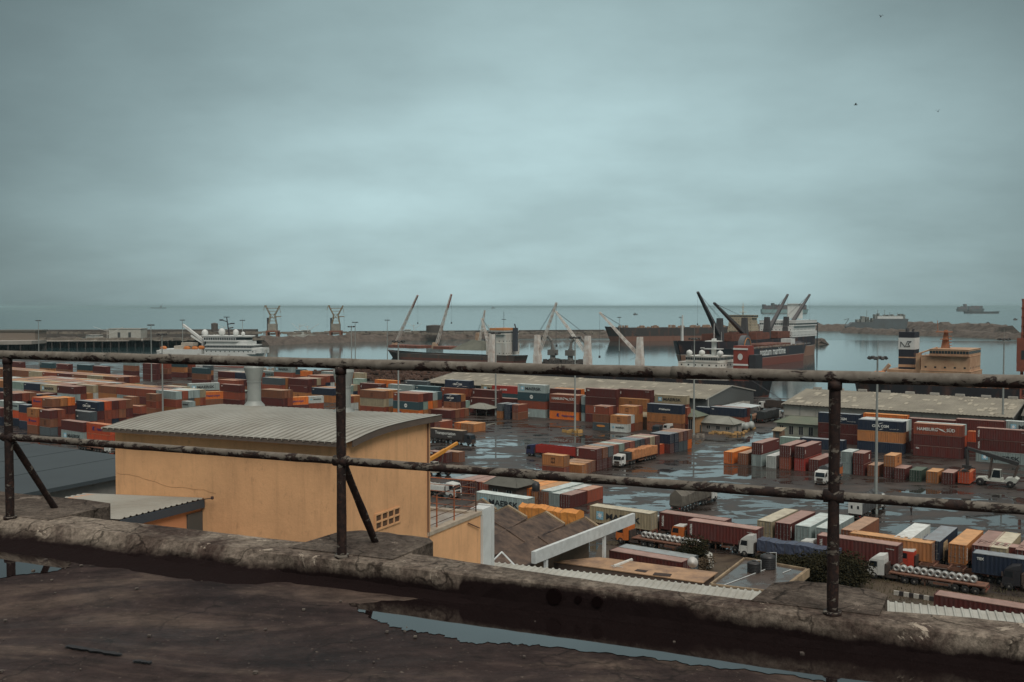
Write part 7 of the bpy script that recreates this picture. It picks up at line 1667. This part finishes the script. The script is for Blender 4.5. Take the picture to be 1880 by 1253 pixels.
for i in range(80): s_ = rr2.uniform(.4, 1.5); b.cb((rr2.uniform(2,60), rr2.uniform(-12,-9), 9+s_/2), (s_*1.5, s_, s_*1.5), 0, rr2.uniform(0,3))
tag(b.build('deck_fittings', mat('deck_clutter2', (.34,.16,.09), .8, vary=.3), shr), kind='stuff')
# rust red crane tower at the very right edge
q = Vector(((1886-CX)/FL*330, 330, 0)); t = thing('quay_crane', q, AU, 'rust red lattice crane tower cut by the right picture edge', 'quay crane'); rc_ = mat('crane_rust_red', (.26,.075,.045), .65, amt=.6, scale=.4)
b = MB()
for x in (-1.5, 1.5):
    for y in (-1.5, 1.5): b.tube((x,y,0),(x*.8,y*.8,42),.28,6)
for i in range(14):
    z = i*3; b.tube((-1.5,-1.5,z),(1.5,-1.5,z+3),.13,4); b.tube((1.5,-1.5,z),(1.5,1.5,z+3),.13,4); b.tube((-1.5,1.5,z),(-1.5,-1.5,z+3),.13,4); b.box(-1.6,1.6,-1.6,1.6,z,z+.2)
b.build('tower', rc_, t); b = MB(); b.box(-2.6, 2.4, -2.6, 2.4, 18, 29); b.build('machinery_house', rc_, t); b = MB(); b.box(-2.9,-2.65,-1,1.2,21,26); b.box(-1.2,.6,-2.7,-2.62,22,25); b.build('cab_window', mat('dark_lettering', (.02,.025,.03), .6), t)
# ---------------------------------------------------------------- breakwaters, piers and far things
rock = mat('breakwater_rock', (.125,.100,.082), .9, dirt=(.045,.035,.03), amt=.8, scale=.25, vary=0, bump=.5)
def mound(pts, wid, h, label_kind='breakwater', m_=None, seed=1, flat=.3):
    """rubble mound along ground points"""
    rr = random.Random(seed); rows = []; n = 0; b = MB(); pts = [Vector((p[0], p[1], 0)) for p in pts]
    for a, e in zip(pts, pts[1:]):
        k = max(2, int((e-a).length/7)); d = (e-a).normalized(); nn = Vector((-d.y, d.x, 0))
        for i in range(k + (1 if e is pts[-1] else 0)):
            c = a.lerp(e, i/k); hh = h*rr.uniform(.85, 1.12)
            rows.append([(c + nn*wid*f + Vector((rr.uniform(-1,1), rr.uniform(-1,1), 0)))[:2] + (SEA - .6 + hh*g_*rr.uniform(.82,1.1),) for f, g_ in ((-.5,0),(-.38,.4),(-.26,.75),(-.15,1),(.15,1),(.3,.6),(.5,0))])
    b.sheet(rows); r_ = rows[-1]; b.add(r_, [tuple(range(7))]); b.add(rows[0], [tuple(range(7))])
    return tag(b.build(label_kind, m_ or rock), kind='structure')
W = lambda px, py, z=SEA: P(px, py, z)[:2]
mound([W(470, 634), W(560,630), W(700, 626), W(800, 624), W(900, 622), W(1000, 621), W(1125, 620)], 40, 9, seed=2)
mound([W(1380, 607), W(1480, 607.5), W(1560, 608)], 60, 12, seed=3)
mound([W(1640, 606), W(1760, 612), W(1850, 616)], 50, 15, seed=4)
mound([W(1558, 611), W(1640, 615), W(1740, 618), W(1830, 622), W(1990, 627)], 34, 9, seed=5)
mound([W(1405, 632), W(1470, 631), W(1512, 633)], 16, 7, seed=6)
# sea wall behind the left piers
b = MB(); a, e = Vector(W(-120, 621)).to_3d(), Vector(W(470, 619)).to_3d(); b.ob(a+UZ*SEA, e-a, (0,12,0), (0,0,10.5)); tag(b.build('sea_wall', mat('sea_wall_concrete', (.105,.085,.072), .85, dirt=(.05,.04,.035), amt=.7, scale=.05, vary=0)), kind='structure')
b = MB(); a, e = Vector(W(640, 621)).to_3d(), Vector(W(1110, 617.5)).to_3d(); b.ob(a+UZ*SEA, e-a, (0,10,0), (0,0,9)); tag(b.build('sea_wall', mat('sea_wall_concrete', (.15,.125,.105), .85)), kind='structure')
mound([W(-150, 634), W(60, 632), W(200, 631), W(470, 629)], 30, 7.5, seed=9)
# pier with piles
def pier(p0, p1, dep, z, label, th=1.0, pile=8):
    a, e = Vector(W(*p0)).to_3d(), Vector(W(*p1)).to_3d(); d = e-a; t = thing('pier', a, 0, label, 'pier')
    b = MB(); b.ob((0,0,z-th), d, (0,dep,0), (0,0,th)); b.build('deck', mat('pier_deck', (.36,.33,.29), .8, dirt=(.15,.12,.10), amt=.6, scale=.06), t)
    b = MB(); n = int(d.length/pile)
    for i in range(n): 
        q = d*(i/n)
        for yy in (1, dep*.5, dep-1): b.box(q.x, q.x+.9, q.y+yy, q.y+yy+.9, -4, z-th)
    b.ob((0,dep-.5,-4), d, (0,.4,0), (0,0,z-th+4)); b.build('pile_row', mat('pile_dark', (.075,.060,.052), .9, amt=.7), t)
    return t
pier((-80, 640.5), (470, 637), 26, 5.0, 'long concrete pier on dark piles across the left of the basin')
pier((-80, 648), (58, 646), 30, 7.5, 'higher pale concrete wharf structure at the far left', th=3.2, pile=10)
b = MB(); t = thing('port_building', PD(28, 622, 1010), 0, 'low dark roofed wharf shed at the far left', 'shed'); 
b.box(-22, 20, 0, 25, -5, 7); b.build('wall', mat('pale_brown_wall', (.26,.21,.17), .8), t); b = MB(); b.box(-23, 21, -1, 26, 7.02, 8.6); b.build('roof', mat('dark_sheet_roof', (.13,.12,.10), .8), t)
b = MB(); t = thing('port_building', PD(229, 617, 1120), 0, 'white flat warehouse on the far breakwater at left', 'warehouse'); b.box(-18, 18, 0, 20, -4, 7.5); b.build('wall', mat('upper_wall_white', (.50,.49,.44), .8), t)
for x in (-8, 4): b = MB(); b.box(x, x+3, -.1, .1, -4, 4); b.build('door', gdoor, t)
b = MB(); b.box(-18.5,18.5,-.5,20.5,7.52,8.2); b.build('roof', mat('pale_verge', (.38,.37,.33), .7), t)
for (px, py, Y, w_, h_, lb) in ((798, 611, 1230, 14, 8.5, 'dark square storage tank on the breakwater'), (394, 609, 1150, 5, 9, 'small grey cylindrical tank on the sea wall')):
    t = thing('storage_tank', PD(px, py, Y), 0, lb, 'storage tank'); b = MB(); b.lathe([(w_*.75,0),(w_*.75,h_),(w_*.7,h_+.3)], 20); b.build('tank_body', mat('brown_tank', (.10,.085,.075), .7), t); b = MB(); b.lathe([(w_*.74,h_+.3),(w_*.1,h_+1.2)], 20); b.build('tank_roof', mat('brown_tank', (.10,.085,.075), .7), t)
# old quay cranes
def portal(px, lab, mirror=1):
    q = PD(px, 623, 1180); q.z = 2.0; t = thing('quay_crane', q, 0, lab, 'quay crane', 'old lattice quay cranes on the breakwater'); t.scale = (mirror, 1, 1)
    ry = mat('crane_yellow_rust', (.30,.23,.13), .7, dirt=(.15,.09,.06), amt=.7, scale=.3); b = MB()
    for x in (-6, 6):
        for y in (-5, 5): b.box(x-1, x+1, y-1, y+1, 0, 7)
    b.box(-7,7,-6,6,7,9); b.build('portal_base', mat('crane_base_rust', (.25,.11,.07), .8), t)
    b = MB(); b.box(-5,5,-4,4,9,17); b.build('machinery_house', mat('crane_house_grey', (.33,.31,.26), .7, amt=.6, scale=.3), t); b = MB()
    for s_ in (-1,1):
        for y in (-2.5,2.5):
            b.tube((s_*4.5,y,17),(s_*2.6,y,27),.5,5); b.tube((s_*2.6,y,27),(s_*8.5,y,38.5),.45,5)
        b.tube((s_*5,-2.5,31.5),(-s_*2.6,-2.5,22),.25,4)
    for z in (20,24,28,31.5,35): 
        hw_ = 4.2 if z < 27 else (3+ (z-27)*.45); b.box(-hw_, hw_, -3, -2.6, z, z+.5); b.box(-hw_, hw_, 2.6, 3, z, z+.5)
    b.box(-9.5,-7,-.5,.5,37.5,38.8); b.tube((-9.5,0,38),(-10.5,0,33),.3,4); b.tube((8,0,36),(9.6,0,30),.3,4); b.box(3.5,10,-1,1,25,26); b.build('lattice', ry, t)
    b = MB(); b.tube((-10.5,0,33),(-10.5,0,12),.1,4); b.tube((9.6,0,30),(9.8,0,8),.1,4); b.box(-6.5,-5,-2,2,9,24); b.build('hoist_wire', mat('dark_wire', (.05,.05,.055), .6), t)
portal(501, 'lattice quay crane on the breakwater right of the white supply ship'); portal(617, 'second lattice quay crane on the breakwater behind the middle post')
# dark tanker beyond, white small ships
q = Vector(W(1108, 627)).to_3d(); t = sroot((W(1340,624)[0], W(1340,624)[1], 0), math.atan2(W(1110,627)[1]-W(1340,624)[1], W(1110,627)[0]-W(1340,624)[0]), 'long low dark brown hull moored behind the white cranes', 'tanker', 'tanker')
Lt_ = (Vector(W(1110,627))-Vector(W(1340,624))).length; hull(Lt_, 30, 16, two_tone('hull_dark_brown', (.050,.042,.040), (.20,.10,.07), 6), t, 2, 8, fine=.12); railing_strip(t, 5, Lt_-10, 14.5, 16, mat('deck_clutter', (.30,.20,.14), .8), 1.8, 5)
b = MB()
for i in range(50): s_ = rr2.uniform(1, 3); b.cb((rr2.uniform(5,Lt_-20), rr2.uniform(-8,12), 16+s_/2), (s_*1.5, s_, s_*1.4), 0, rr2.uniform(0,3))
tag(b.build('deck_fittings', mat('deck_clutter', (.30,.20,.14), .8, vary=.3), t), kind='stuff')
def trawler(px, py, Y, L, lab, sc=1.0, ang=0):
    q = PD(px, py, Y); t = sroot((q.x, Y, 0), ang, lab, 'small ship', 'small_ship', SEA+1); hull(L, L*.2, 5, two_tone('hull_pale', (.42,.42,.38), (.25,.1,.07), 1.5), t, 2.5, 3)
    house(t, L*.15, L*.4, L*.17, 5, 2, wsh, win, setb=.8, dh=2.6); b = MB(); b.tube((L*.5,0,5),(L*.5,0,17),.25,5); b.tube((L*.5,0,10),(L*.8,0,19),.2,5); b.tube((L*.5,0,14),(L*.25,0,19),.15,5); b.box(L*.45,L*.55,-.3,.3,15,15.4); b.build('mast', wsh, t)
trawler(146, 618, 1080, 60, 'pale ship with boom masts beyond the left pier'); trawler(530, 618, 1260, 48, 'small white ship left of the second quay crane'); trawler(575, 618, 1290, 40, 'small grey ship between the two quay cranes', ang=R(160)); trawler(385, 616, 1230, 38, 'small pale ship on the far side of the sea wall'); trawler(735, 618, 1330, 36, 'small white boat behind the first red tipped crane')
trawler(880, 616, 1350, 26, 'small pale boat on the breakwater behind the cargo ship bridge')
# grey ferry by the right breakwater
q = Vector(W(1556, 610)).to_3d(); t = sroot(q, R(-8), 'bulky grey landing ship by the right breakwater', 'grey ship', 'grey_ship'); gs = mat('grey_blue_ship', (.125,.145,.155), .65, dirt=(.09,.08,.075), amt=.5, scale=.1)
b = MB(); b.prism([(0,-11,-1),(88,-11,-1),(93,-11,22),(40,-11,22),(38,-11,17),(6,-11,16),(-3,-11,9)], (0,22,0)); b.build('hull', gs, t); b = MB()
for i in range(34): x = rr2.uniform(8, 84); h_ = rr2.uniform(2, 9); b.box(x, x+rr2.uniform(1.2,6), -8, 8, (17 if x < 40 else 22)-.5, (17 if x < 40 else 22)+h_)
for x in (30, 47, 58, 66, 78): b.tube((x,0,20),(x,0,20+rr2.uniform(12,17)),.35,5)
b.build('upperworks', mat('pale_grey_ship', (.28,.29,.27), .65, vary=.2), t); b = MB(); b.tube((-4,0,12),(2,0,22),.5,5); b.tube((2,0,22),(-6,0,20),.4,5); b.build('stern_gantry', gs, t)
b = MB(); b.box(45, 85, -9, 9, 22, 26); b.build('deck_house', wcl, t)
# ships at anchor
q = W(1398, 576); t = sroot(q, R(3), 'far container ship at anchor with stacked boxes on deck', 'container ship', 'container_ship'); hull(285, 40, 24, two_tone('hull_pale_teal', (.22,.34,.34), (.14,.08,.07), 3), t, 4, 10)
b = MB()
for i in range(19): 
    if i in (4, 12): continue
    b.box(8+i*13.6, 20.5+i*13.6, -18, 18, 24, 24+rr2.choice([24,27,30]))
b.build('deck_boxes', mat('far_boxes', (.16,.07,.055), .8, dirt=(.06,.07,.09), amt=.9, scale=.05), t); b = MB(); b.box(62,72,-20,20,24,62); b.build('bridge', mat('brown_tank', (.10,.085,.075), .7), t); b = MB(); b.box(171,181,-20,20,24,58); b.build('bridge', wcl, t)
q = W(1757, 572); t = sroot(q, R(2), 'far dark container ship on the horizon at right', 'container ship', 'container_ship'); hull(240, 36, 20, two_tone('hull_far1', (.06,.05,.05), (.1,.05,.04), 2), t, 4, 10); b = MB()
for i in range(14):
    if i == 5: continue
    b.box(8+i*15, 21+i*15, -16, 16, 20, 20+rr2.choice([18,24,27])+ (10 if 7 < i < 11 else 0))
b.box(60,76,-18,18,20,62); b.build('deck_boxes', mat('far_boxes', (.16,.07,.055), .8), t)
q = W(1771, 576); t = sroot(q, R(-2), 'far low loaded barge before the horizon container ship', 'barge', 'barge'); hull(205, 34, 12, two_tone('hull_far2', (.05,.045,.045), (.1,.05,.04), 2), t, 2, 8); b = MB(); b.box(20,40,-12,12,12,24); b.build('deck_house', mat('brown_tank', (.10,.085,.075), .7), t)
q = W(277, 567); t = sroot(q, R(0), 'tiny far ship on the horizon at left', 'far ship', 'far_ship'); hull(300, 50, 22, two_tone('hull_far3', (.10,.13,.14), (.1,.06,.05), 2), t, 8, 10); b = MB(); b.box(180,210,-20,20,22,60); b.tube((170,0,22),(230,0,95),3,5); b.build('bridge', mat('brown_tank', (.10,.085,.075), .7), t)
for px, py, lb in ((902, 567, 'speck of a boat right of the second red tipped crane'), (1163, 578.5, 'speck of a boat above the last white crane'), (1811, 595, 'small dark boat beyond the right breakwater'), (1861, 588, 'smallest dark boat near the right edge')):
    q = W(px, py); Y = q[1]; t = sroot(q, .2, lb, 'boat', 'boat'); k = Y/1828; hull(8*k, 2.5*k, 2*k, two_tone('hull_far3', (.10,.13,.14), (.1,.06,.05), 2), t, 1, 1); b = MB(); b.box(2*k,4*k,-k,k,2*k,3.6*k); b.build('cabin', mat('brown_tank', (.10,.085,.075), .7), t)
# mooring dolphin post
q = W(1500, 637); t = thing('channel_marker', (q[0], q[1], SEA), 0, 'tall dark post standing on the small rocky spit', 'marker post'); b = MB(); b.tube((0,0,0),(0,0,25),.7,8,.5); b.build('post', mat('dark_lettering', (.02,.025,.03), .6), t); b = MB(); b.box(-1,1,-1,1,25,25.6); b.build('platform', mat('dark_lettering', (.02,.025,.03), .6), t)
q = PD(1820, 606, (HC-SEA)*FL/(612-563)); t = thing('breakwater_crane', q, 0, 'small crane arm on the right breakwater tip', 'crane'); b = MB(); b.tube((-10,0,-2),(2,0,9),.7,5); b.tube((2,0,9),(3,0,-2),.7,5); b.build('arm', gcr, t)
b = MB(); rr4 = random.Random(31)
for i in range(420):
    px = rr4.uniform(-40, 480); p = PD(px, 620, rr4.uniform(1015, 1030) if i % 2 else rr4.uniform(1130, 1160)); s_ = rr4.uniform(.8, 3.2); b.cb((p.x, p.y, (5.0 if i % 2 else 8.0) + s_*.4), (s_*rr4.uniform(.8,4), s_, s_*.8), 0, rr4.uniform(0,.4))
for i in range(420):
    px = rr4.uniform(480, 1110); p = PD(px, 620, rr4.uniform(1200, 1290)); s_ = rr4.uniform(.8, 3.0); b.cb((p.x, p.y, 5.6 + s_*.3), (s_*rr4.uniform(.8,4), s_, s_*.8), 0, rr4.uniform(0,.4))
tag(b.build('harbour_goods', mat('faded_goods', (.30,.26,.21), .8, vary=.3, dirt=(.10,.08,.07), amt=.9, scale=.08)), 'small goods and gear too many to count along the far piers and breakwater', 'goods', kind='stuff')
# quay clutter between the yard and the ships: scrap heaps and stacked timber no one could count
b = MB(); rr3 = random.Random(21)
def heap(b, c, rx, ry, h, n, rr=rr3):
    for i in range(n):
        a, r_ = rr.uniform(0, 6.28), math.sqrt(rr.random()); p = c + U*(rx*r_*math.cos(a)) + V*(ry*r_*math.sin(a)); hh = h*(1-r_*.8)*rr.uniform(.3, 1.1); s_ = rr.uniform(.6, 2.2)
        b.cb((p.x, p.y, hh), (s_*rr.uniform(1,3), s_*.7, s_*.6), 0, rr.uniform(0, 3.1))
for px, py, rx, ry, h, n in ((600,700,26,9,7,500),(690,696,30,12,7,700),(760,694,28,12,6.5,650),(820,690,20,10,6,400),(660,690,24,9,8,400),(540,690,18,8,5,250)): heap(b, P(px, py, 0), rx, ry, h, n)
tag(b.build('scrap_heap', mat('scrap_brown', (.085,.052,.040), .85, dirt=(.16,.08,.05), amt=.8, scale=.8)), 'dark brown heaps of scrap and timber along the quay', 'scrap', kind='stuff')
b = MB(); 
for i in range(90): 
    p = Q(rr3.uniform(150, 330), rr3.uniform(-14, -2)); s_ = rr3.uniform(.5, 1.8); b.cb((p.x,p.y,s_/2), (s_*2,s_,s_*1.3), 0, rr3.uniform(0,3))
tag(b.build('quay_goods', mat('mixed_goods', (.36,.30,.24), .8, vary=.3, dirt=(.12,.08,.06), amt=.9, scale=.3)), 'loose goods and small gear scattered on the quay edge', 'goods', kind='stuff')
# ---------------------------------------------------------------- verge, bushes, people
grd = wet_ground('muddy_verge', (.065,.045,.032), (.10,.075,.045), .25, .72, 21.0, damp=.5)
m = MB(); a = P(1290, 1016, .004); pts = [P(1100,1000,.004), P(1345,1019,.004), P(1590,1052,.004), P(1880,1098,.004), P(2050,1130,.004), P(2050,1400,.004), P(1000,1300,.004)]
m.v = [tuple(p) for p in pts]; m.f = [tuple(range(len(pts)))]; m.m = [0]; tag(m.build('muddy_verge', grd), kind='structure')
leafm = mat('bush_leaf', (.040,.036,.018), .9, dirt=(.013,.012,.008), amt=.9, scale=.9, spec=.08, vary=.1); twig = mat('bush_stem', (.06,.04,.03), .9)
def bush(c, rx, ry, h, n, lab, seed, leaf=.22, kind='bush', lm=None, lobes=7):
    rr = random.Random(seed); t = thing(kind, c, 0, lab, kind if kind != 'bush' else 'bush'); b = MB(); st_ = MB()
    lb = [(rr.uniform(-.6,.6)*rx, rr.uniform(-.6,.6)*ry, rr.uniform(.35,.75)*h, rr.uniform(.35,.6)) for _ in range(lobes)]
    for lx, ly, lz, lr in lb:
        st_.tube((lx*.2, ly*.2, 0), (lx, ly, lz), .07, 5, .03)
        for i in range(n//lobes):
            while True:
                x, y, z = rr.uniform(-1,1), rr.uniform(-1,1), rr.uniform(-1,1)
                d = x*x+y*y+z*z
                if .15 < d < 1: break
            p = Vector((lx + x*rx*lr, ly + y*ry*lr, max(.1, lz + z*h*lr*.8))); s_ = leaf*rr.uniform(.5,1.4)
            a = Vector((rr.gauss(0,1), rr.gauss(0,1), rr.gauss(0,.6))).normalized(); q = a.orthogonal().normalized(); q = (Matrix.Rotation(rr.uniform(0,6.28),3,a) @ q)
            b.add([p-a*s_, p+q*s_*.5, p+a*s_, p-q*s_*.5], [(0,1,2,3)])
    b.build('foliage', lm or leafm, t); st_.build('stem', twig, t); return t
bush(P(1500,1072,0), 8.5, 4.0, 4.0, 12000, 'large dark green bush between the tanks house and the pad', 3, .21, lobes=16)
bush(P(1425,1052,0), 3.5, 2.5, 2.6, 3000, 'dark bush behind the water tanks house', 4, .2, lobes=9)
bush(P(1555,1078,0), 5, 3, 3.2, 4000, 'low dark bush right of the thick railing post foot', 8, .2)
bush(P(1276,1046,0), 2.6, 2.2, 4.6, 2600, 'upright brownish bush beside the satellite dish', 5, .2, lobes=9)
bush(P(1235,1040,0), 3.4, 1.6, 2.6, 1600, 'low bush behind the patched brown roof', 6, .2)
bush(P(1292,1052,0), 1.6, 1.4, 2.8, 900, 'small bush right of the satellite dish', 7, .2, lm=mat('dry_leaf', (.12,.085,.05), .8))
# grass tufts on the verge
b = MB(); rr = random.Random(5)
for i in range(2600):
    p = P(rr.uniform(1330, 1880), rr.uniform(1045, 1110), .01); h = rr.uniform(.15,.5); a = rr.uniform(0,6.28); q = Vector((math.cos(a), math.sin(a), 0))*.06; l_ = Vector((rr.uniform(-.15,.15), rr.uniform(-.15,.15), h)); b.add([p-q, p+q, p+l_], [(0,1,2)])
tag(b.build('grass', mat('dull_grass', (.075,.065,.030), .8, vary=.1)), 'sparse dull grass on the muddy verge', 'grass', kind='stuff')
# red and white barrier stubs and odd things on the verge
b = MB(); 
for i in range(8): b.cb((i*1.3, 0, .3), (.7, .3, .6))
t = thing('kerb_blocks', P(1646,1093,0), YA, 'black and white kerb blocks on the verge above the right white roof', 'kerb'); b.build('painted_blocks', mat('kerb_white', (.4,.38,.34), .8), t); b = MB()
for i in range(8): b.cb((i*1.3+.65, 0, .3), (.55, .3, .6))
b.build('dark_blocks', mat('kerb_dark', (.03,.025,.025), .8), t)
bq = P(1275,1033,0)
t = thing('scrap_bundle', P(1293,1044,0), .4, 'pale crumpled bundle behind the upright brownish bush', 'bundle'); b = MB(); rr = random.Random(9)
b.lathe([(.2,0),(1.2,.3),(1.5,1.2),(1.3,2.2),(.3,2.8)], 11); b.v = [(x+rr.uniform(-.15,.15), y+rr.uniform(-.15,.15), z) for x, y, z in b.v]; b.build('wrapped_bale', mat('pale_wrap', (.42,.42,.38), .6), t)
# people
skin = mat('dark_skin', (.10,.055,.035), .6); 
def person(q, ang, lab, top, leg, stride=.18):
    t = thing('person', q, ang, lab, 'person')
    vs = [(0,0,.92),(0,0,1.18),(0,0,1.42),(0,.0,1.53),(.01,0,1.66),(.03,0,1.74), (0,.19,1.40),(.03,.25,1.12),(.14,.22,.90), (0,-.19,1.40),(-.03,-.25,1.12),(.10,-.23,.88), (0,.09,.88),(stride*.6,.10,.48),(stride*.5,.10,.08),(stride*.5+.16,.10,.04), (0,-.09,.88),(-stride*.3,-.10,.48),(-stride,-.10,.08),(-stride+.16,-.10,.04)]
    ed = [(0,1),(1,2),(2,3),(3,4),(4,5),(2,6),(6,7),(7,8),(2,9),(9,10),(10,11),(0,12),(12,13),(13,14),(14,15),(0,16),(16,17),(17,18),(18,19)]
    rad = [.13,.12,.14,.06,.09,.08,.06,.042,.032,.06,.042,.032,.09,.06,.045,.035,.09,.06,.045,.035]
    me = bpy.data.meshes.new('body'); me.from_pydata(vs, ed, []); o = obj('body', me, t); md = o.modifiers.new('skin', 'SKIN'); o.modifiers.new('sub', 'SUBSURF').render_levels = 1
    if not me.skin_vertices: me.attributes
    sk = me.skin_vertices[0].data if me.skin_vertices else None
    if sk:
        for i, r_ in enumerate(rad): sk[i].radius = (r_, r_)
        sk[0].use_root = True
    me.materials.append(skin)
    dg = bpy.context.evaluated_depsgraph_get(); dg.update(); m2 = bpy.data.meshes.new_from_object(o.evaluated_get(dg)); o.modifiers.clear(); o.data = m2; m2.materials.clear(); m2.materials.append(skin)
    b = MB(); b.lathe([(.15,.86),(.17,.9),(.155,1.15),(.20,1.36),(.15,1.46),(.07,1.50)], 12); b.v = [(x*.72, y*1.15, z) for x, y, z in b.v]
    for s_ in (-1, 1): b.tube((0,.17*s_,1.40),(.02,.25*s_,1.13),.08,8,.065)
    b.build('shirt', top, t); b = MB(); b.lathe([(.165,.84),(.165,.96)], 12)
    b.v = [(x*.75, y*1.05, z) for x, y, z in b.v]
    b.tube((0,.09,.9),(stride*.6,.10,.48),.10,8,.085); b.tube((stride*.6,.10,.48),(stride*.5,.10,.1),.085,8,.07); b.tube((0,-.09,.9),(-stride*.3,-.10,.48),.10,8,.085); b.tube((-stride*.3,-.10,.48),(-stride,-.10,.1),.085,8,.07); b.build('trousers', leg, t)
    b = MB(); b.lathe([(.02,1.80),(.085,1.79),(.105,1.73),(.10,1.68)], 12, (.02,0,0)); b.build('hair', mat('black_hair', (.012,.010,.010), .7), t)
    b = MB(); b.box(.098,.108,-.045,-.02,1.70,1.712); b.box(.098,.108,.02,.045,1.70,1.712); b.box(.10,.118,-.012,.012,1.655,1.695); b.box(.095,.105,-.03,.03,1.628,1.636); b.build('face', mat('dark_wire', (.05,.05,.055), .6), t)
person(P(1673,947,0), R(200), 'person in dark clothes walking alone across the wet yard', mat('dark_shirt', (.05,.035,.035), .8), mat('dark_trousers', (.03,.03,.035), .8))
person(P(1818,872,0), R(120), 'person in a reddish shirt standing beside the reach stacker', mat('red_brown_shirt', (.22,.09,.06), .8), mat('dark_trousers', (.03,.03,.035), .8), .05)
# gulls
bm_ = mat('gull_dark', (.05,.05,.05), .8)
for i, (px, py) in enumerate(((1617,31),(1571,193),(1722,205))):
    p = PD(px, py, 120); m = MB(); s_ = .22; m.add([(-s_*1.6,0,.12),(-s_*.6,-.1,.2),(0,-.06,0),(0,.1,0),(-s_*.6,.06,.2)], [(0,1,4),(1,2,3,4)]); m.add([(s_*1.6,0,.12),(s_*.6,-.1,.2),(0,-.06,0.001),(0,.1,0.001),(s_*.6,.06,.2)], [(0,4,1),(1,4,3,2)]); m.tube((0,-.2,.0),(0,.22,.0),.05,6,.03)
    o = m.build('bird', bm_); o.location = p; o.rotation_euler = (0,0,i*1.3); tag(o, 'small dark bird gliding high in the grey sky', 'bird', 'birds gliding in the grey sky')
# every container that shows smaller than the 300 largest: one object
if REST:
    vs, fs, ms_, mats_ = [], [], [], []
    for (cx, cy, z, ang, L, col, roof) in REST:
        body, frame, door, _b = cont_meshes(L); Mx = Matrix.Translation((cx, cy, z)) @ Matrix.Rotation(ang, 4, 'Z')
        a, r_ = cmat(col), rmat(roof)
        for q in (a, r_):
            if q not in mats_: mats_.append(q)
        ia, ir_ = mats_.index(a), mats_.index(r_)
        for me, k in ((body, 1), (frame, 1), (door, 1), (door, -1)):
            n = len(vs); vs += [tuple(Mx @ Vector((v.co.x, v.co.y*k, v.co.z))) for v in me.vertices]
            fs += [tuple(n+i for i in p.vertices) for p in me.polygons]; ms_ += [ir_ if p.material_index else ia for p in me.polygons]
    q = MB(); q.v, q.f, q.m = vs, fs, ms_; o = obj('shipping_containers', q.mesh('shipping_containers', mats_, recalc=False))
    tag(o, 'the many smaller looking stacked shipping containers filling the rest of the port yard', 'shipping containers', kind='stuff')
# haze
HZ = True
if HZ:
    m = MB(); m.box(-140000, 140000, -3200, 140000, -12, 62); o = m.build('haze', bpy.data.materials.new('sea_haze'))
    tag(o, kind='stuff'); mt_ = o.data.materials[0]; nt, N, L = nodes(mt_); out = mk(nt, 'ShaderNodeOutputMaterial'); pv = mk(nt, 'ShaderNodeVolumePrincipled')
    pv.inputs['Color'].default_value = (.62, .86, .90, 1); pv.inputs['Density'].default_value = .000045; pv.inputs['Anisotropy'].default_value = .2; L.new(pv.outputs[0], out.inputs['Volume'])
    tag(o, 'thin grey sea haze over the whole port', 'haze')
print('containers', NC[0], 'objects', len(bpy.data.objects))
